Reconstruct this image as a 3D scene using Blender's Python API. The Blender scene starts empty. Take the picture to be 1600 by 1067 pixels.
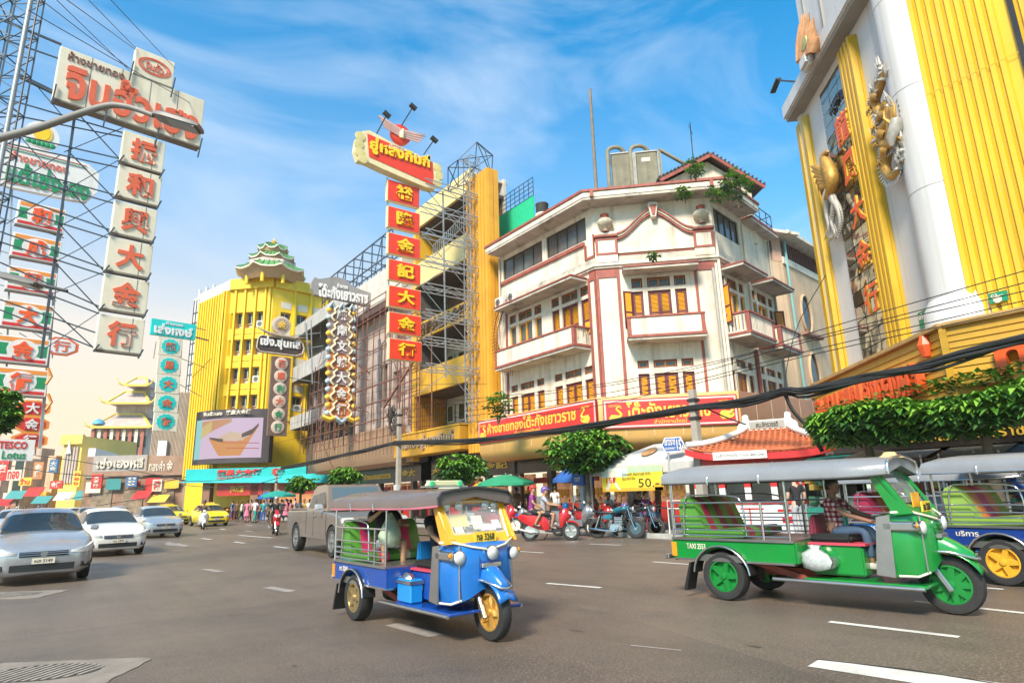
import bpy,bmesh,math,random
from mathutils import Vector as V,Matrix,noise
random.seed(7)
rnd=random.uniform
SC=bpy.context.scene
COL=SC.collection
CR=V((-0.5859,0.8098,-0.0305));
def _n(a):return a.normalized()
_up=_n(V((690-800,533.5+3450,-978.0)))
_s=V((62-800,-(795-533.5),-978.0));_s=_n(_s-_up*_s.dot(_up))
_t=_s.cross(_up)
H=1.5
cm=Matrix(((_t.x,_t.y,_t.z),(_s.x,_s.y,_s.z),(_up.x,_up.y,_up.z)))
cam=bpy.data.objects.new('camera',bpy.data.cameras.new('camera'));COL.objects.link(cam)
cam.matrix_world=Matrix.Translation((0,0,H))@cm.to_4x4()
cam.data.lens=22.005;cam.data.sensor_width=36;cam.data.clip_start=.05;cam.data.clip_end=3000
SC.camera=cam
def ray(px,py):return cm@V((px-800,-(py-533.5),-978.0))
def G(px,py,z=0.0):
 r=ray(px,py);k=(z-H)/r.z;return V((r.x*k,r.y*k,z))
def onX(px,py,X):r=ray(px,py);k=X/r.x;return V((X,r.y*k,H+r.z*k))
def onY(px,py,Y):r=ray(px,py);k=Y/r.y;return V((r.x*k,Y,H+r.z*k))
def atD(px,py,D):
 r=ray(px,py);f=cm@V((0,0,-1));k=D/r.dot(f);return V((r.x*k,r.y*k,H+r.z*k))
class FR:
 def __init__(s,o,d):
  d=V((d[0],d[1],0)).normalized();y=V((0,0,1)).cross(d)
  s.o=V((o[0],o[1],0));s.d=d;s.y=y
  s.m=Matrix(((d.x,y.x,0,o[0]),(d.y,y.y,0,o[1]),(0,0,1,0),(0,0,0,1)))
 def at(s,px,py,out=0.0):
  r=ray(px,py);o=s.o-s.y*out;k=s.y.dot(o-V((0,0,H)))/s.y.dot(r)
  p=V((0,0,H))+r*k-o;return p.dot(s.d),p.z
 def P(s,x,y,z):return s.m@V((x,y,z))
w=bpy.data.worlds.new('World');SC.world=w;w.use_nodes=True
nt=w.node_tree;nt.nodes.clear()
def nd(t,ty,**k):
 n=t.nodes.new(ty)
 for a,b in k.items():setattr(n,a,b)
 return n
def lk(t,a,b):t.links.new(a,b)
SUN_AZ=V((-0.86,-0.51,0));SUN_EL=math.radians(42)
out=nd(nt,'ShaderNodeOutputWorld');bg=nd(nt,'ShaderNodeBackground')
sky=nd(nt,'ShaderNodeTexSky',sky_type='NISHITA',sun_disc=False,sun_elevation=SUN_EL,sun_rotation=math.atan2(SUN_AZ.x,SUN_AZ.y),air_density=1.1,dust_density=.6,ozone_density=3.0)
tc=nd(nt,'ShaderNodeTexCoord');sep=nd(nt,'ShaderNodeSeparateXYZ');lk(nt,tc.outputs['Generated'],sep.inputs[0])
mp=nd(nt,'ShaderNodeMapping');mp.inputs['Scale'].default_value=(1.3,1.9,3.6);mp.inputs['Rotation'].default_value=(.5,.55,.7)
lk(nt,tc.outputs['Generated'],mp.inputs[0])
nz=nd(nt,'ShaderNodeTexNoise');nz.inputs['Scale'].default_value=1.5;nz.inputs['Detail'].default_value=9;nz.inputs['Roughness'].default_value=.55;nz.inputs['Distortion'].default_value=.9
lk(nt,mp.outputs[0],nz.inputs['Vector'])
rp=nd(nt,'ShaderNodeValToRGB');rp.color_ramp.elements[0].position=.42;rp.color_ramp.elements[1].position=.72
rp.color_ramp.elements[1].color=(.55,.55,.55,1)
lk(nt,nz.outputs['Fac'],rp.inputs[0])
hs=nd(nt,'ShaderNodeHueSaturation');hs.inputs['Saturation'].default_value=1.45;hs.inputs['Value'].default_value=1.9
tint=nd(nt,'ShaderNodeVectorMath',operation='MULTIPLY');tint.inputs[1].default_value=(.62,1.08,1.12);lk(nt,sky.outputs[0],tint.inputs[0]);lk(nt,tint.outputs[0],hs.inputs['Color'])
mx=nd(nt,'ShaderNodeMix',data_type='RGBA');lk(nt,rp.outputs[0],mx.inputs[0]);lk(nt,hs.outputs[0],mx.inputs[6]);mx.inputs[7].default_value=(7.8,8.6,9.6,1)
mr=nd(nt,'ShaderNodeMapRange',interpolation_type='SMOOTHSTEP');mr.inputs[1].default_value=.74;mr.inputs[2].default_value=0.05;lk(nt,sep.outputs[2],mr.inputs[0])
dp=nd(nt,'ShaderNodeVectorMath',operation='DOT_PRODUCT');lk(nt,tc.outputs['Generated'],dp.inputs[0]);dp.inputs[1].default_value=(-.25,.97,0)
mr2=nd(nt,'ShaderNodeMapRange',interpolation_type='SMOOTHSTEP');mr2.inputs[1].default_value=-.1;mr2.inputs[2].default_value=.93;mr2.inputs[3].default_value=.40;lk(nt,dp.outputs['Value'],mr2.inputs[0])
ml=nd(nt,'ShaderNodeMath',operation='MULTIPLY');lk(nt,mr.outputs[0],ml.inputs[0]);lk(nt,mr2.outputs[0],ml.inputs[1])
mx2=nd(nt,'ShaderNodeMix',data_type='RGBA');lk(nt,ml.outputs[0],mx2.inputs[0]);lk(nt,mx.outputs[2],mx2.inputs[6])
rp2=nd(nt,'ShaderNodeValToRGB');lk(nt,sep.outputs[2],rp2.inputs[0])
e=rp2.color_ramp.elements;e[0].position=.06;e[0].color=(1.30,1.0,.70,1);e[1].position=.42;e[1].color=(.66,.78,.96,1)
e2=e.new(.24);e2.color=(1.18,1.0,.80,1)
sc_=nd(nt,'ShaderNodeVectorMath',operation='SCALE');sc_.inputs['Scale'].default_value=7.0;lk(nt,rp2.outputs[0],sc_.inputs[0])
lk(nt,sc_.outputs[0],mx2.inputs[7])
lk(nt,mx2.outputs[2],bg.inputs[0]);bg.inputs[1].default_value=.076;lk(nt,bg.outputs[0],out.inputs[0])
sd=bpy.data.lights.new('sun','SUN');sd.energy=4.0;sd.angle=math.radians(14);sd.color=(1,.89,.74)
so=bpy.data.objects.new('sun',sd);COL.objects.link(so)
sdir=V((SUN_AZ.x*math.cos(SUN_EL),SUN_AZ.y*math.cos(SUN_EL),math.sin(SUN_EL)))
so.rotation_euler=sdir.to_track_quat('Z','Y').to_euler();so.location=(0,0,60)
vs=SC.view_settings;vs.view_transform='Standard';vs.look='None';vs.exposure=.84;vs.gamma=1;vs.use_curve_mapping=False
SC.cycles.max_bounces=6;SC.cycles.diffuse_bounces=3;SC.cycles.glossy_bounces=3;SC.cycles.transparent_max_bounces=8
MAT={}
def mat(name,col,rough=.6,metal=0.0,var=.12,vs=2.0,bump=0.0,bs=30,streak=0.0,dirt=(.10,.08,.06),patch=0.0,pcol=(.2,.17,.14),emit=0,coat=0,alpha=1,trans=0,sy=.12,dots=0):
 if name in MAT:return MAT[name]
 m=bpy.data.materials.new(name);MAT[name]=m;m.use_nodes=True;t=m.node_tree;b=t.nodes['Principled BSDF']
 c=(*col,1);b.inputs['Base Color'].default_value=c;b.inputs['Roughness'].default_value=rough;b.inputs['Metallic'].default_value=metal
 if coat:b.inputs['Coat Weight'].default_value=coat;b.inputs['Coat Roughness'].default_value=.06
 if alpha<1:b.inputs['Alpha'].default_value=alpha
 if trans:b.inputs['Transmission Weight'].default_value=trans
 co=nd(t,'ShaderNodeTexCoord').outputs['Object'];cur=None
 def nz(scale,detail=4,sc=None,rough=.6):
  n=nd(t,'ShaderNodeTexNoise');n.inputs['Scale'].default_value=scale;n.inputs['Detail'].default_value=detail;n.inputs['Roughness'].default_value=rough
  if sc:
   q=nd(t,'ShaderNodeMapping');q.inputs['Scale'].default_value=sc;lk(t,co,q.inputs[0]);lk(t,q.outputs[0],n.inputs['Vector'])
  else:lk(t,co,n.inputs['Vector'])
  return n.outputs['Fac']
 def rng(o,a,b2,c2,d2):
  r=nd(t,'ShaderNodeMapRange');lk(t,o,r.inputs[0])
  for i,v in enumerate((a,b2,c2,d2)):r.inputs[i+1].default_value=v
  return r.outputs[0]
 if var:
  r=rng(nz(vs),.25,.75,1-var,1+var);v=nd(t,'ShaderNodeVectorMath',operation='SCALE');v.inputs[0].default_value=col
  lk(t,r,v.inputs['Scale']);cur=v.outputs[0]
 def mixin(fac,c2):
  nonlocal cur
  x=nd(t,'ShaderNodeMix',data_type='RGBA');lk(t,fac,x.inputs[0])
  if cur:lk(t,cur,x.inputs[6])
  else:x.inputs[6].default_value=c
  x.inputs[7].default_value=(*c2,1);cur=x.outputs[2]
 if patch:mixin(rng(nz(.9,8,None,.7),.50,.68,0,patch),pcol)
 if streak:mixin(rng(nz(1.0,6,(2.6,2.6,sy),.65),.50,.78,0,streak),dirt)
 if dots:mixin(rng(nz(dots,2),.50,.66,0,.75),(.30,.235,.18));mixin(rng(nz(dots*1.7,2),.54,.62,0,.65),(.03,.025,.02));mixin(rng(nz(1,5,(1.6,.09,1)),.45,.75,0,.5),(.075,.058,.045));mixin(rng(nz(.16,6),.45,.7,0,.55),(.20,.148,.108))
 if cur:
  lk(t,cur,b.inputs['Base Color'])
  if emit:lk(t,cur,b.inputs['Emission Color'])
 if emit:
  if not cur:b.inputs['Emission Color'].default_value=c
  b.inputs['Emission Strength'].default_value=emit
 if bump:
  bn=nd(t,'ShaderNodeBump');bn.inputs['Strength'].default_value=bump;bn.inputs['Distance'].default_value=.02;lk(t,nz(bs,3),bn.inputs['Height']);lk(t,bn.outputs[0],b.inputs['Normal'])
 if rough>.2 and not metal>.8:
  lk(t,rng(nz(vs*2.5),.3,.7,rough*.85,min(1,rough*1.12)),b.inputs['Roughness'])
 return m
TMP=bpy.data.scenes.new('workshop')
def baked(o):
 TMP.collection.objects.link(o);vl=TMP.view_layers[0];vl.update();return bpy.data.meshes.new_from_object(o.evaluated_get(vl.depsgraph))
class MB:
 def __init__(s,m=None):s.v=[];s.f=[];s.mi=[];s.m=m if m is not None else Matrix.Identity(4);s.cur=0
 def add(s,vs,fs):
  k=len(s.v);s.v+=[s.m@V(p)for p in vs];s.f+=[tuple(i+k for i in f)for f in fs];s.mi+=[s.cur]*len(fs);return s
 def box(s,x0,x1,y0,y1,z0,z1):
  if x0>x1:x0,x1=x1,x0
  if y0>y1:y0,y1=y1,y0
  if z0>z1:z0,z1=z1,z0
  return s.add([(x,y,z)for z in(z0,z1)for y in(y0,y1)for x in(x0,x1)],[(0,2,3,1),(4,5,7,6),(0,1,5,4),(1,3,7,5),(3,2,6,7),(2,0,4,6)])
 def bar(s,p,q,w=.05,h=None,up=(0,0,1)):
  p=V(p);q=V(q);h=h or w;d=(q-p)
  if d.length<1e-6:return s
  d.normalize();u=V(up)
  if abs(d.dot(u))>.98:u=V((0,1,0))if abs(d.y)<.9 else V((1,0,0))
  a=d.cross(u).normalized();b=a.cross(d);vs=[]
  for o in(p,q):
   for i,j in((-1,-1),(1,-1),(1,1),(-1,1)):vs.append(o+a*(i*w/2)+b*(j*h/2))
  return s.add(vs,[(0,1,2,3),(7,6,5,4),(0,4,5,1),(1,5,6,2),(2,6,7,3),(3,7,4,0)])
 def tube(s,pts,r=.02,n=8,cap=True):
  pts=[V(p)for p in pts];N=len(pts);rs=r if isinstance(r,(list,tuple))else[r]*N
  vs=[];prev=None
  for i,p in enumerate(pts):
   d=(pts[min(i+1,N-1)]-pts[max(i-1,0)]).normalized()
   if prev is None:
    u=V((0,0,1))if abs(d.z)<.9 else V((1,0,0));a=d.cross(u).normalized()
   else:a=(prev-d*prev.dot(d)).normalized()
   prev=a;b=d.cross(a)
   for k in range(n):
    th=2*math.pi*k/n;vs.append(p+(a*math.cos(th)+b*math.sin(th))*rs[i])
  fs=[(i*n+k,i*n+(k+1)%n,(i+1)*n+(k+1)%n,(i+1)*n+k)for i in range(N-1)for k in range(n)]
  if cap:fs+=[tuple(range(n))[::-1],tuple((N-1)*n+k for k in range(n))]
  return s.add(vs,fs)
 def lathe(s,prof,n=16,c=(0,0,0),ax='z',sy=1.0,a0=0,sx=1.0):
  c=V(c);vs=[]
  for r,h in prof:
   for k in range(n):
    th=2*math.pi*(k+a0)/n;x=r*math.cos(th)*sx;y=r*math.sin(th)*sy
    vs.append(c+(V((x,y,h))if ax=='z' else V((h,x,y))if ax=='x' else V((x,h,y))))
  N=len(prof)
  fs=[(i*n+k,i*n+(k+1)%n,(i+1)*n+(k+1)%n,(i+1)*n+k)for i in range(N-1)for k in range(n)]
  fs+=[tuple(range(n))[::-1],tuple((N-1)*n+k for k in range(n))]
  return s.add(vs,fs)
 def prism(s,poly,a,b,ax='y'):
  f=(lambda p,h:(p[0],h,p[1]))if ax=='y' else(lambda p,h:(h,p[0],p[1]))if ax=='x' else(lambda p,h:(p[0],p[1],h))
  n=len(poly)
  return s.add([f(p,a)for p in poly]+[f(p,b)for p in poly],[tuple(range(n)),tuple(range(2*n-1,n-1,-1))]+[(i,n+i,n+(i+1)%n,(i+1)%n)for i in range(n)])
 def loft(s,secs,cap=True,closed=True):
  n=len(secs[0]);vs=[p for q in secs for p in q];m=n if closed else n-1
  fs=[(i*n+k,i*n+(k+1)%n,(i+1)*n+(k+1)%n,(i+1)*n+k)for i in range(len(secs)-1)for k in range(m)]
  if cap and closed:fs+=[tuple(range(n))[::-1],tuple((len(secs)-1)*n+k for k in range(n))]
  return s.add(vs,fs)
 def wall(s,x0,x1,z0,z1,holes=(),y=0.0,dep=.15):
  xs=sorted({x0,x1,*[h[0]for h in holes],*[h[1]for h in holes]});zs=sorted({z0,z1,*[h[2]for h in holes],*[h[3]for h in holes]})
  for i in range(len(xs)-1):
   for j in range(len(zs)-1):
    cx=(xs[i]+xs[i+1])/2;cz=(zs[j]+zs[j+1])/2
    if any(h[0]<cx<h[1]and h[2]<cz<h[3]for h in holes):continue
    s.add([(xs[i],y,zs[j]),(xs[i+1],y,zs[j]),(xs[i+1],y,zs[j+1]),(xs[i],y,zs[j+1])],[(0,1,2,3)])
  for a,b,c,d in holes:
   q=[(a,c),(b,c),(b,d),(a,d)]
   for i in range(4):
    p,r=q[i],q[(i+1)%4];s.add([(p[0],y,p[1]),(p[0],y+dep,p[1]),(r[0],y+dep,r[1]),(r[0],y,r[1])],[(0,1,2,3)])
  return s
 def build(s,name,mats,parent=None,smooth=None,bevel=0,local=False,kind=None,sub=0):
  me=bpy.data.meshes.new(name)
  if parent is not None and not local:
   inv=WM(parent).inverted();vs=[inv@p for p in s.v]
  else:vs=s.v
  me.from_pydata([tuple(p)for p in vs],[],s.f)
  if not isinstance(mats,(list,tuple)):mats=[mats]
  for m in mats:me.materials.append(m)
  if len(mats)>1:me.polygons.foreach_set('material_index',s.mi)
  bm=bmesh.new();bm.from_mesh(me)
  bmesh.ops.remove_doubles(bm,verts=bm.verts,dist=1e-5)
  bmesh.ops.recalc_face_normals(bm,faces=bm.faces)
  if bevel:
   ed=[e for e in bm.edges if len(e.link_faces)==2 and e.calc_face_angle(0)>.5]
   bmesh.ops.bevel(bm,geom=ed,offset=bevel,segments=1 if bevel<.02 else 2,affect='EDGES',clamp_overlap=True)
  bm.to_mesh(me);bm.free()
  if smooth:me.shade_smooth();me.set_sharp_from_angle(angle=math.radians(smooth))
  o=bpy.data.objects.new(name,me);COL.objects.link(o)
  if sub:
   md=o.modifiers.new('s','SUBSURF');md.levels=md.render_levels=sub
  if parent is not None:o.parent=parent
  if kind:o['kind']=kind
  return o
def WM(o):
 m=o.matrix_basis.copy()
 while o.parent:o=o.parent;m=o.matrix_basis@m
 return m
def thing(name,label,cat,loc=(0,0,0),rz=0.0,group=None,sc=1.0):
 o=bpy.data.objects.new(name,None);COL.objects.link(o);o.empty_display_size=.2
 o.location=loc;o.rotation_euler=(0,0,rz);o.scale=(sc,)*3
 o.matrix_basis=Matrix.Translation(loc)@Matrix.Rotation(rz,4,'Z')@Matrix.Scale(sc,4)
 return tag(o,label,cat,group)
def tag(o,label,cat,group=None):
 o['label']=label;o['category']=cat
 if group:o['group']=group
 return o
def struct(o):o['kind']='structure';return o
def stuff(o):o['kind']='stuff';return o
def inst(o,parent,m,name=None):
 c=o.copy();COL.objects.link(c);c.parent=parent;c.matrix_basis=WM(parent).inverted()@m if parent else m
 for ch in o.children:
  d=ch.copy();COL.objects.link(d);d.parent=c
 return c
def copytree(r,loc,rz,label,group=None,sc=None):
 c=r.copy();COL.objects.link(c);s=sc or r.scale[0]
 c.matrix_basis=Matrix.Translation(loc)@Matrix.Rotation(rz,4,'Z')@Matrix.Scale(s,4);c['label']=label
 if group:c['group']=group
 def rec(a,b):
  for ch in a.children:
   d=ch.copy();COL.objects.link(d);d.parent=b;rec(ch,d)
 rec(r,c);return c
def txt(s,m,box,ma,parent,depth=.02,bold=.0,name='lettering',keep=False,res=2):
 """text standing in the plane of matrix m (x right, z up, facing -y), fitted to box (x0,x1,z0,z1)"""
 c=bpy.data.curves.new('t','FONT');c.body=s;c.extrude=.5;c.offset=bold;c.resolution_u=res;c.space_character=1.0+bold
 o=bpy.data.objects.new('t',c);me=baked(o)
 bpy.data.objects.remove(o);bpy.data.curves.remove(c)
 if not me.vertices:return None
 xs=[v.co.x for v in me.vertices];ys=[v.co.y for v in me.vertices];a,b,cc,d=min(xs),max(xs),min(ys),max(ys)
 x0,x1,z0,z1=box;sx=(x1-x0)/max(b-a,.01);sz=(z1-z0)/max(d-cc,.01)
 if keep:sx=sz=min(abs(sx),sz);
 cx=(x0+x1)/2;cz=(z0+z1)/2
 L=Matrix(((sx,0,0,cx-sx*(a+b)/2),(0,0,-depth,-depth*.45),(0,sz,0,cz-sz*(cc+d)/2),(0,0,0,1)))
 W=m@L
 if parent:W=WM(parent).inverted()@W
 me.transform(W);me.name=name
 if W.determinant()<0:me.flip_normals()
 me.materials.clear();me.materials.append(ma)
 o=bpy.data.objects.new(name,me);COL.objects.link(o);o.parent=parent;return o
def T3(x,y,z):return Matrix.Translation((x,y,z))
def sag(a,b,drop=.4,n=10):
 a=V(a);b=V(b);return[a.lerp(b,i/n)-V((0,0,drop*4*(i/n)*(1-i/n)))for i in range(n+1)]
def lattice(mb,a,b,w,d,seg,r=.03,u=None):
 a=V(a);b=V(b);ax=(b-a).normalized();u=V(u)if u else V((0,1,0));v=ax.cross(u).normalized();u=v.cross(ax)
 cs=[u*(i*w/2)+v*(j*d/2)for i,j in((-1,-1),(1,-1),(1,1),(-1,1))]
 for c in cs:mb.bar(a+c,b+c,r*1.5)
 for k in range(seg):
  p=a.lerp(b,k/seg);q=a.lerp(b,(k+1)/seg)
  for i in range(4):
   c,e=cs[i],cs[(i+1)%4];mb.bar(p+c,q+e,r);
   if k%2==0:mb.bar(p+c,p+e,r)
   if i%2==0:mb.bar(p+e,q+c,r)
 for i in range(4):mb.bar(b+cs[i],b+cs[(i+1)%4],r)
def cr(pts,k=6):
 P=[pts[0]]+list(pts)+[pts[-1]];o=[]
 for i in range(1,len(P)-2):
  for j in range(k):
   t_=j/k;a,b,c,d=P[i-1],P[i],P[i+1],P[i+2]
   o.append(.5*((2*b)+(c-a)*t_+(2*a-5*b+4*c-d)*t_*t_+(3*b-a-3*c+d)*t_**3))
 o.append(P[-2]);return o
def car_glass():return mat('car_glass',(.035,.045,.05),.04,0,0)
glass_d=mat('dark_glass',(.03,.033,.035),.08,0,.3,1.5)
asph=mat('asphalt',(.150,.110,.080),.42,0,.20,.35,.5,110,patch=.75,pcol=(.075,.060,.048),dots=32)
t=asph.node_tree
conc=mat('pavement_concrete',(.30,.28,.25),.8,0,.15,1.2,.3,40,patch=.35)
struct(MB().add([(-290,-190,-.02),(390,-190,-.02),(390,490,-.02),(-290,490,-.02)],[(0,1,2,3)]).build('ground',mat('far_ground',(.16,.14,.12),.9)))
struct(MB().add([(-3.4,-30,0),(16.6,-30,0),(16.6,400,0),(-3.4,400,0)],[(0,1,2,3)]).build('road',asph))
darkpatch=mat('asphalt_patch',(.115,.086,.064),.44,0,.2,.5,.4,120,patch=.8,pcol=(.062,.05,.041),dots=48)
e1=[G(0,1000),G(700,905),G(980,965),G(1300,1062),G(1300,1300),G(0,1300)]
KT=16.6
pv=MB()
pv.box(KT,60,-30,400,-.02,.13)
struct(pv.build('pavement',conc,bevel=0))
struct(MB().box(KT-.16,KT-.003,-30,400,-.02,.15).build('kerb',mat('kerb_stone',(.40,.38,.34),.8,0,.2,2,patch=.4),bevel=.02))
struct(MB().box(-30,-3.4,-30,400,-.02,.13).build('pavement',conc))
struct(MB().add([(KT-.2,9.8,.137),(60,17.5,.137),(60,25.6,.137),(27,17.2,.137),(KT-.2,13.2,.137)],[(0,1,2,3,4)]).build('side_road',asph))
white=mat('road_paint',(.62,.59,.53),.65,0,.12,4,patch=.55,pcol=(.2,.18,.16))
faint=mat('worn_road_paint',(.30,.26,.23),.7,0,.2,4,patch=.6,pcol=(.12,.11,.1))
def dash(pts,m=white,z=.004):
 struct(MB().add([(*G(*p).xy,z)for p in pts],[(0,1,2,3)]).build('lane_marking',m))
def dline(x0,y0,x1,y1,w=.11,m=white):
 a=G(x0,y0);b=G(x1,y1);d=(b-a).normalized();n=V((-d.y,d.x,0))*w/2
 struct(MB().add([(*(a+n).xy,.004),(*(b+n).xy,.004),(*(b-n).xy,.004),(*(a-n).xy,.004)],[(0,1,2,3)]).build('lane_marking',m))
for a in((854,911,939,918),(1296,971,1499,995),(800,860.5,850,863.5),(1020,877.5,1076,881.5),(1526,917,1568,920.5),(1429,939,1640,962),(921,849.5,970,851.5),(776,841.5,805,842.5)):dline(*a)
for a in((612,975,682,993),):dline(*a,w=.2,m=faint)
for a in((418,917,456,924),(320,889,345,893)):dline(*a,w=.2,m=faint)
for a in((366,846.5,383,848.5),(428,853.5,450,856),(315,841,330,842.5),(374,836,425,840),(382,829,394,830),(344,826,352,827),(385,820,394,820.6),(350,818,360,818.6)):dline(*a,w=.16)
dash([(256,850),(262,846),(296,852),(290,854)],faint)
dash([(258,852),(296,853),(280,848.5),(268,848)],faint,.0045)
dash([(1262,1041),(1280,1030),(1700,1085),(1700,1110)],white)
seam=mat('tar_seam',(.03,.028,.027),.7)
struct(MB().add([(*p.xy,.002)for p in e1],[tuple(range(6))]).build('road_patch',darkpatch))
for pts in([(1276,1030),(1420,1046),(1600,1075)],):
 for p,q in zip(pts,pts[1:]):dline(*p,*q,w=.03,m=seam)
dline(985,1008,1065,1016,w=.035,m=faint)
def drain(px,py,rot,name_label,sx=1.0,slots=18):
 c=G(px,py);t_=thing('drain_cover',name_label,'drain cover',c,rot,'drain covers in the road',.78)
 fr=MB(t_.matrix_basis);N=40
 outer=[(-1.0,-.62),(1.02,-.70),(1.12,-.45),(1.02,-.05),(1.06,.30),(.98,.62),(-1.0,.60)]
 def inner(th):return(.64*math.cos(th),.40*math.sin(th))
 outp=[]
 for i in range(N):
  th=2*math.pi*i/N;dx,dy=math.cos(th),math.sin(th);k=min(1.02/abs(dx)if abs(dx)>1e-6 else 9,.62/abs(dy)if abs(dy)>1e-6 else 9)
  outp.append((dx*k*(1+.02*math.sin(i*2.1)),dy*k*(1+.02*math.sin(i*1.3))))
 vs=[(*p,.012)for p in outp]+[(*inner(2*math.pi*i/N),.02)for i in range(N)]+[(*p,-.01)for p in outp]
 fs=[(i,(i+1)%N,N+(i+1)%N,N+i)for i in range(N)]+[(2*N+i,2*N+(i+1)%N,(i+1)%N,i)for i in range(N)]
 fr.add(vs,fs);fr.build('concrete_frame',mat('drain_concrete',(.25,.21,.17),.8,0,.25,3,.5,60,patch=.6),t_)
 mb=MB(t_.matrix_basis);r=[(*inner(2*math.pi*i/N),.026)for i in range(N)];r2=[(p[0]*.94,p[1]*.9,.026)for p in r]
 mb.add(r+r2,[(i,(i+1)%N,N+(i+1)%N,N+i)for i in range(N)]);mb.build('rim',mat('cast_iron',(.10,.085,.07),.55,.5,.3,6),t_)
 MB(t_.matrix_basis).add([(*inner(2*math.pi*i/N),.007)for i in range(N)],[tuple(range(N))]).build('shaft',mat('drain_dark',(.02,.018,.016),.9),t_)
 slots=13
 for k in range(slots):
  x=-.56+1.12*k/(slots-1);h=.40*math.sqrt(max(0.02,1-(x/.64)**2))*.95
  b=MB(t_.matrix_basis);b.prism([(x-.022-.2*h,-h),(x+.022-.2*h,-h),(x+.022+.2*h,h),(x-.022+.2*h,h)],.008,.028,'z');b.build('grate_bar',mat('grate_iron',(.42,.36,.30),.6,.4,.3,8),t_)
drain(66,1053,math.radians(-33),'oval iron drain grate in cracked concrete, the larger one nearest the camera')
drain(14,930,math.radians(-33),'oval iron drain grate in the road just in front of the silver saloon')
Rs=random.Random(3);stn=mat('oil_stain',(.075,.060,.048),.38,0,.3,6)
for(x,y,r)in((900,985,.07),(360,960,.10),(1180,1010,.05),(700,890,.12),(460,1040,.04)):
 c=G(x,y);n=18;struct(MB().add([(c.x+math.cos(2*math.pi*k/n)*r*Rs.uniform(.35,.75),c.y+math.sin(2*math.pi*k/n)*r*Rs.uniform(.8,1.8),.0035)for k in range(n)],[tuple(range(n))]).build('oil_stain',stn))
# ================= corner shop-house (four storeys, chamfered corner)
cream=mat('cream_stucco',(.70,.62,.48),.75,0,.07,1.2,.15,25,streak=.8,dirt=(.18,.14,.10),patch=.45,pcol=(.42,.34,.25))
plaster=mat('white_stucco',(.74,.655,.53),.7,0,.06,1.5,.15,25,streak=.80,dirt=(.24,.18,.12),patch=.50,pcol=(.42,.33,.24))
maroon=mat('maroon_trim',(.32,.085,.06),.65,0,.25,3,.1,30,streak=.55,dirt=(.08,.03,.025))
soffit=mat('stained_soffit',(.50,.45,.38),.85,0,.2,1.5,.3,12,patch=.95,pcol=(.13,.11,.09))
shut_f=mat('shutter_frame',(.13,.022,.030),.55,0,.15,5)
shut_y=mat('shutter_yellow',(.80,.36,.02),.5,0,.15,4,streak=.2)
orange=mat('orange_window_trim',(.62,.19,.02),.5,0,.12,4)
grime_glass=mat('frosted_glass',(.085,.085,.07),.18,0,.35,2)
bronze=mat('smoked_glass',(.10,.095,.085),.10,0,.5,.8)
CB=thing('corner_shop_house','cream four storey corner building with maroon trim, yellow shutters and chamfered corner','building',(20,20.2,0))
FL=FR((20,20.2),(0,-1));FC=FR((20,20.2),(.711,-.703));c2=FC.P(5.55,0,0);FS=FR((c2.x,c2.y),(1,.18))
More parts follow.
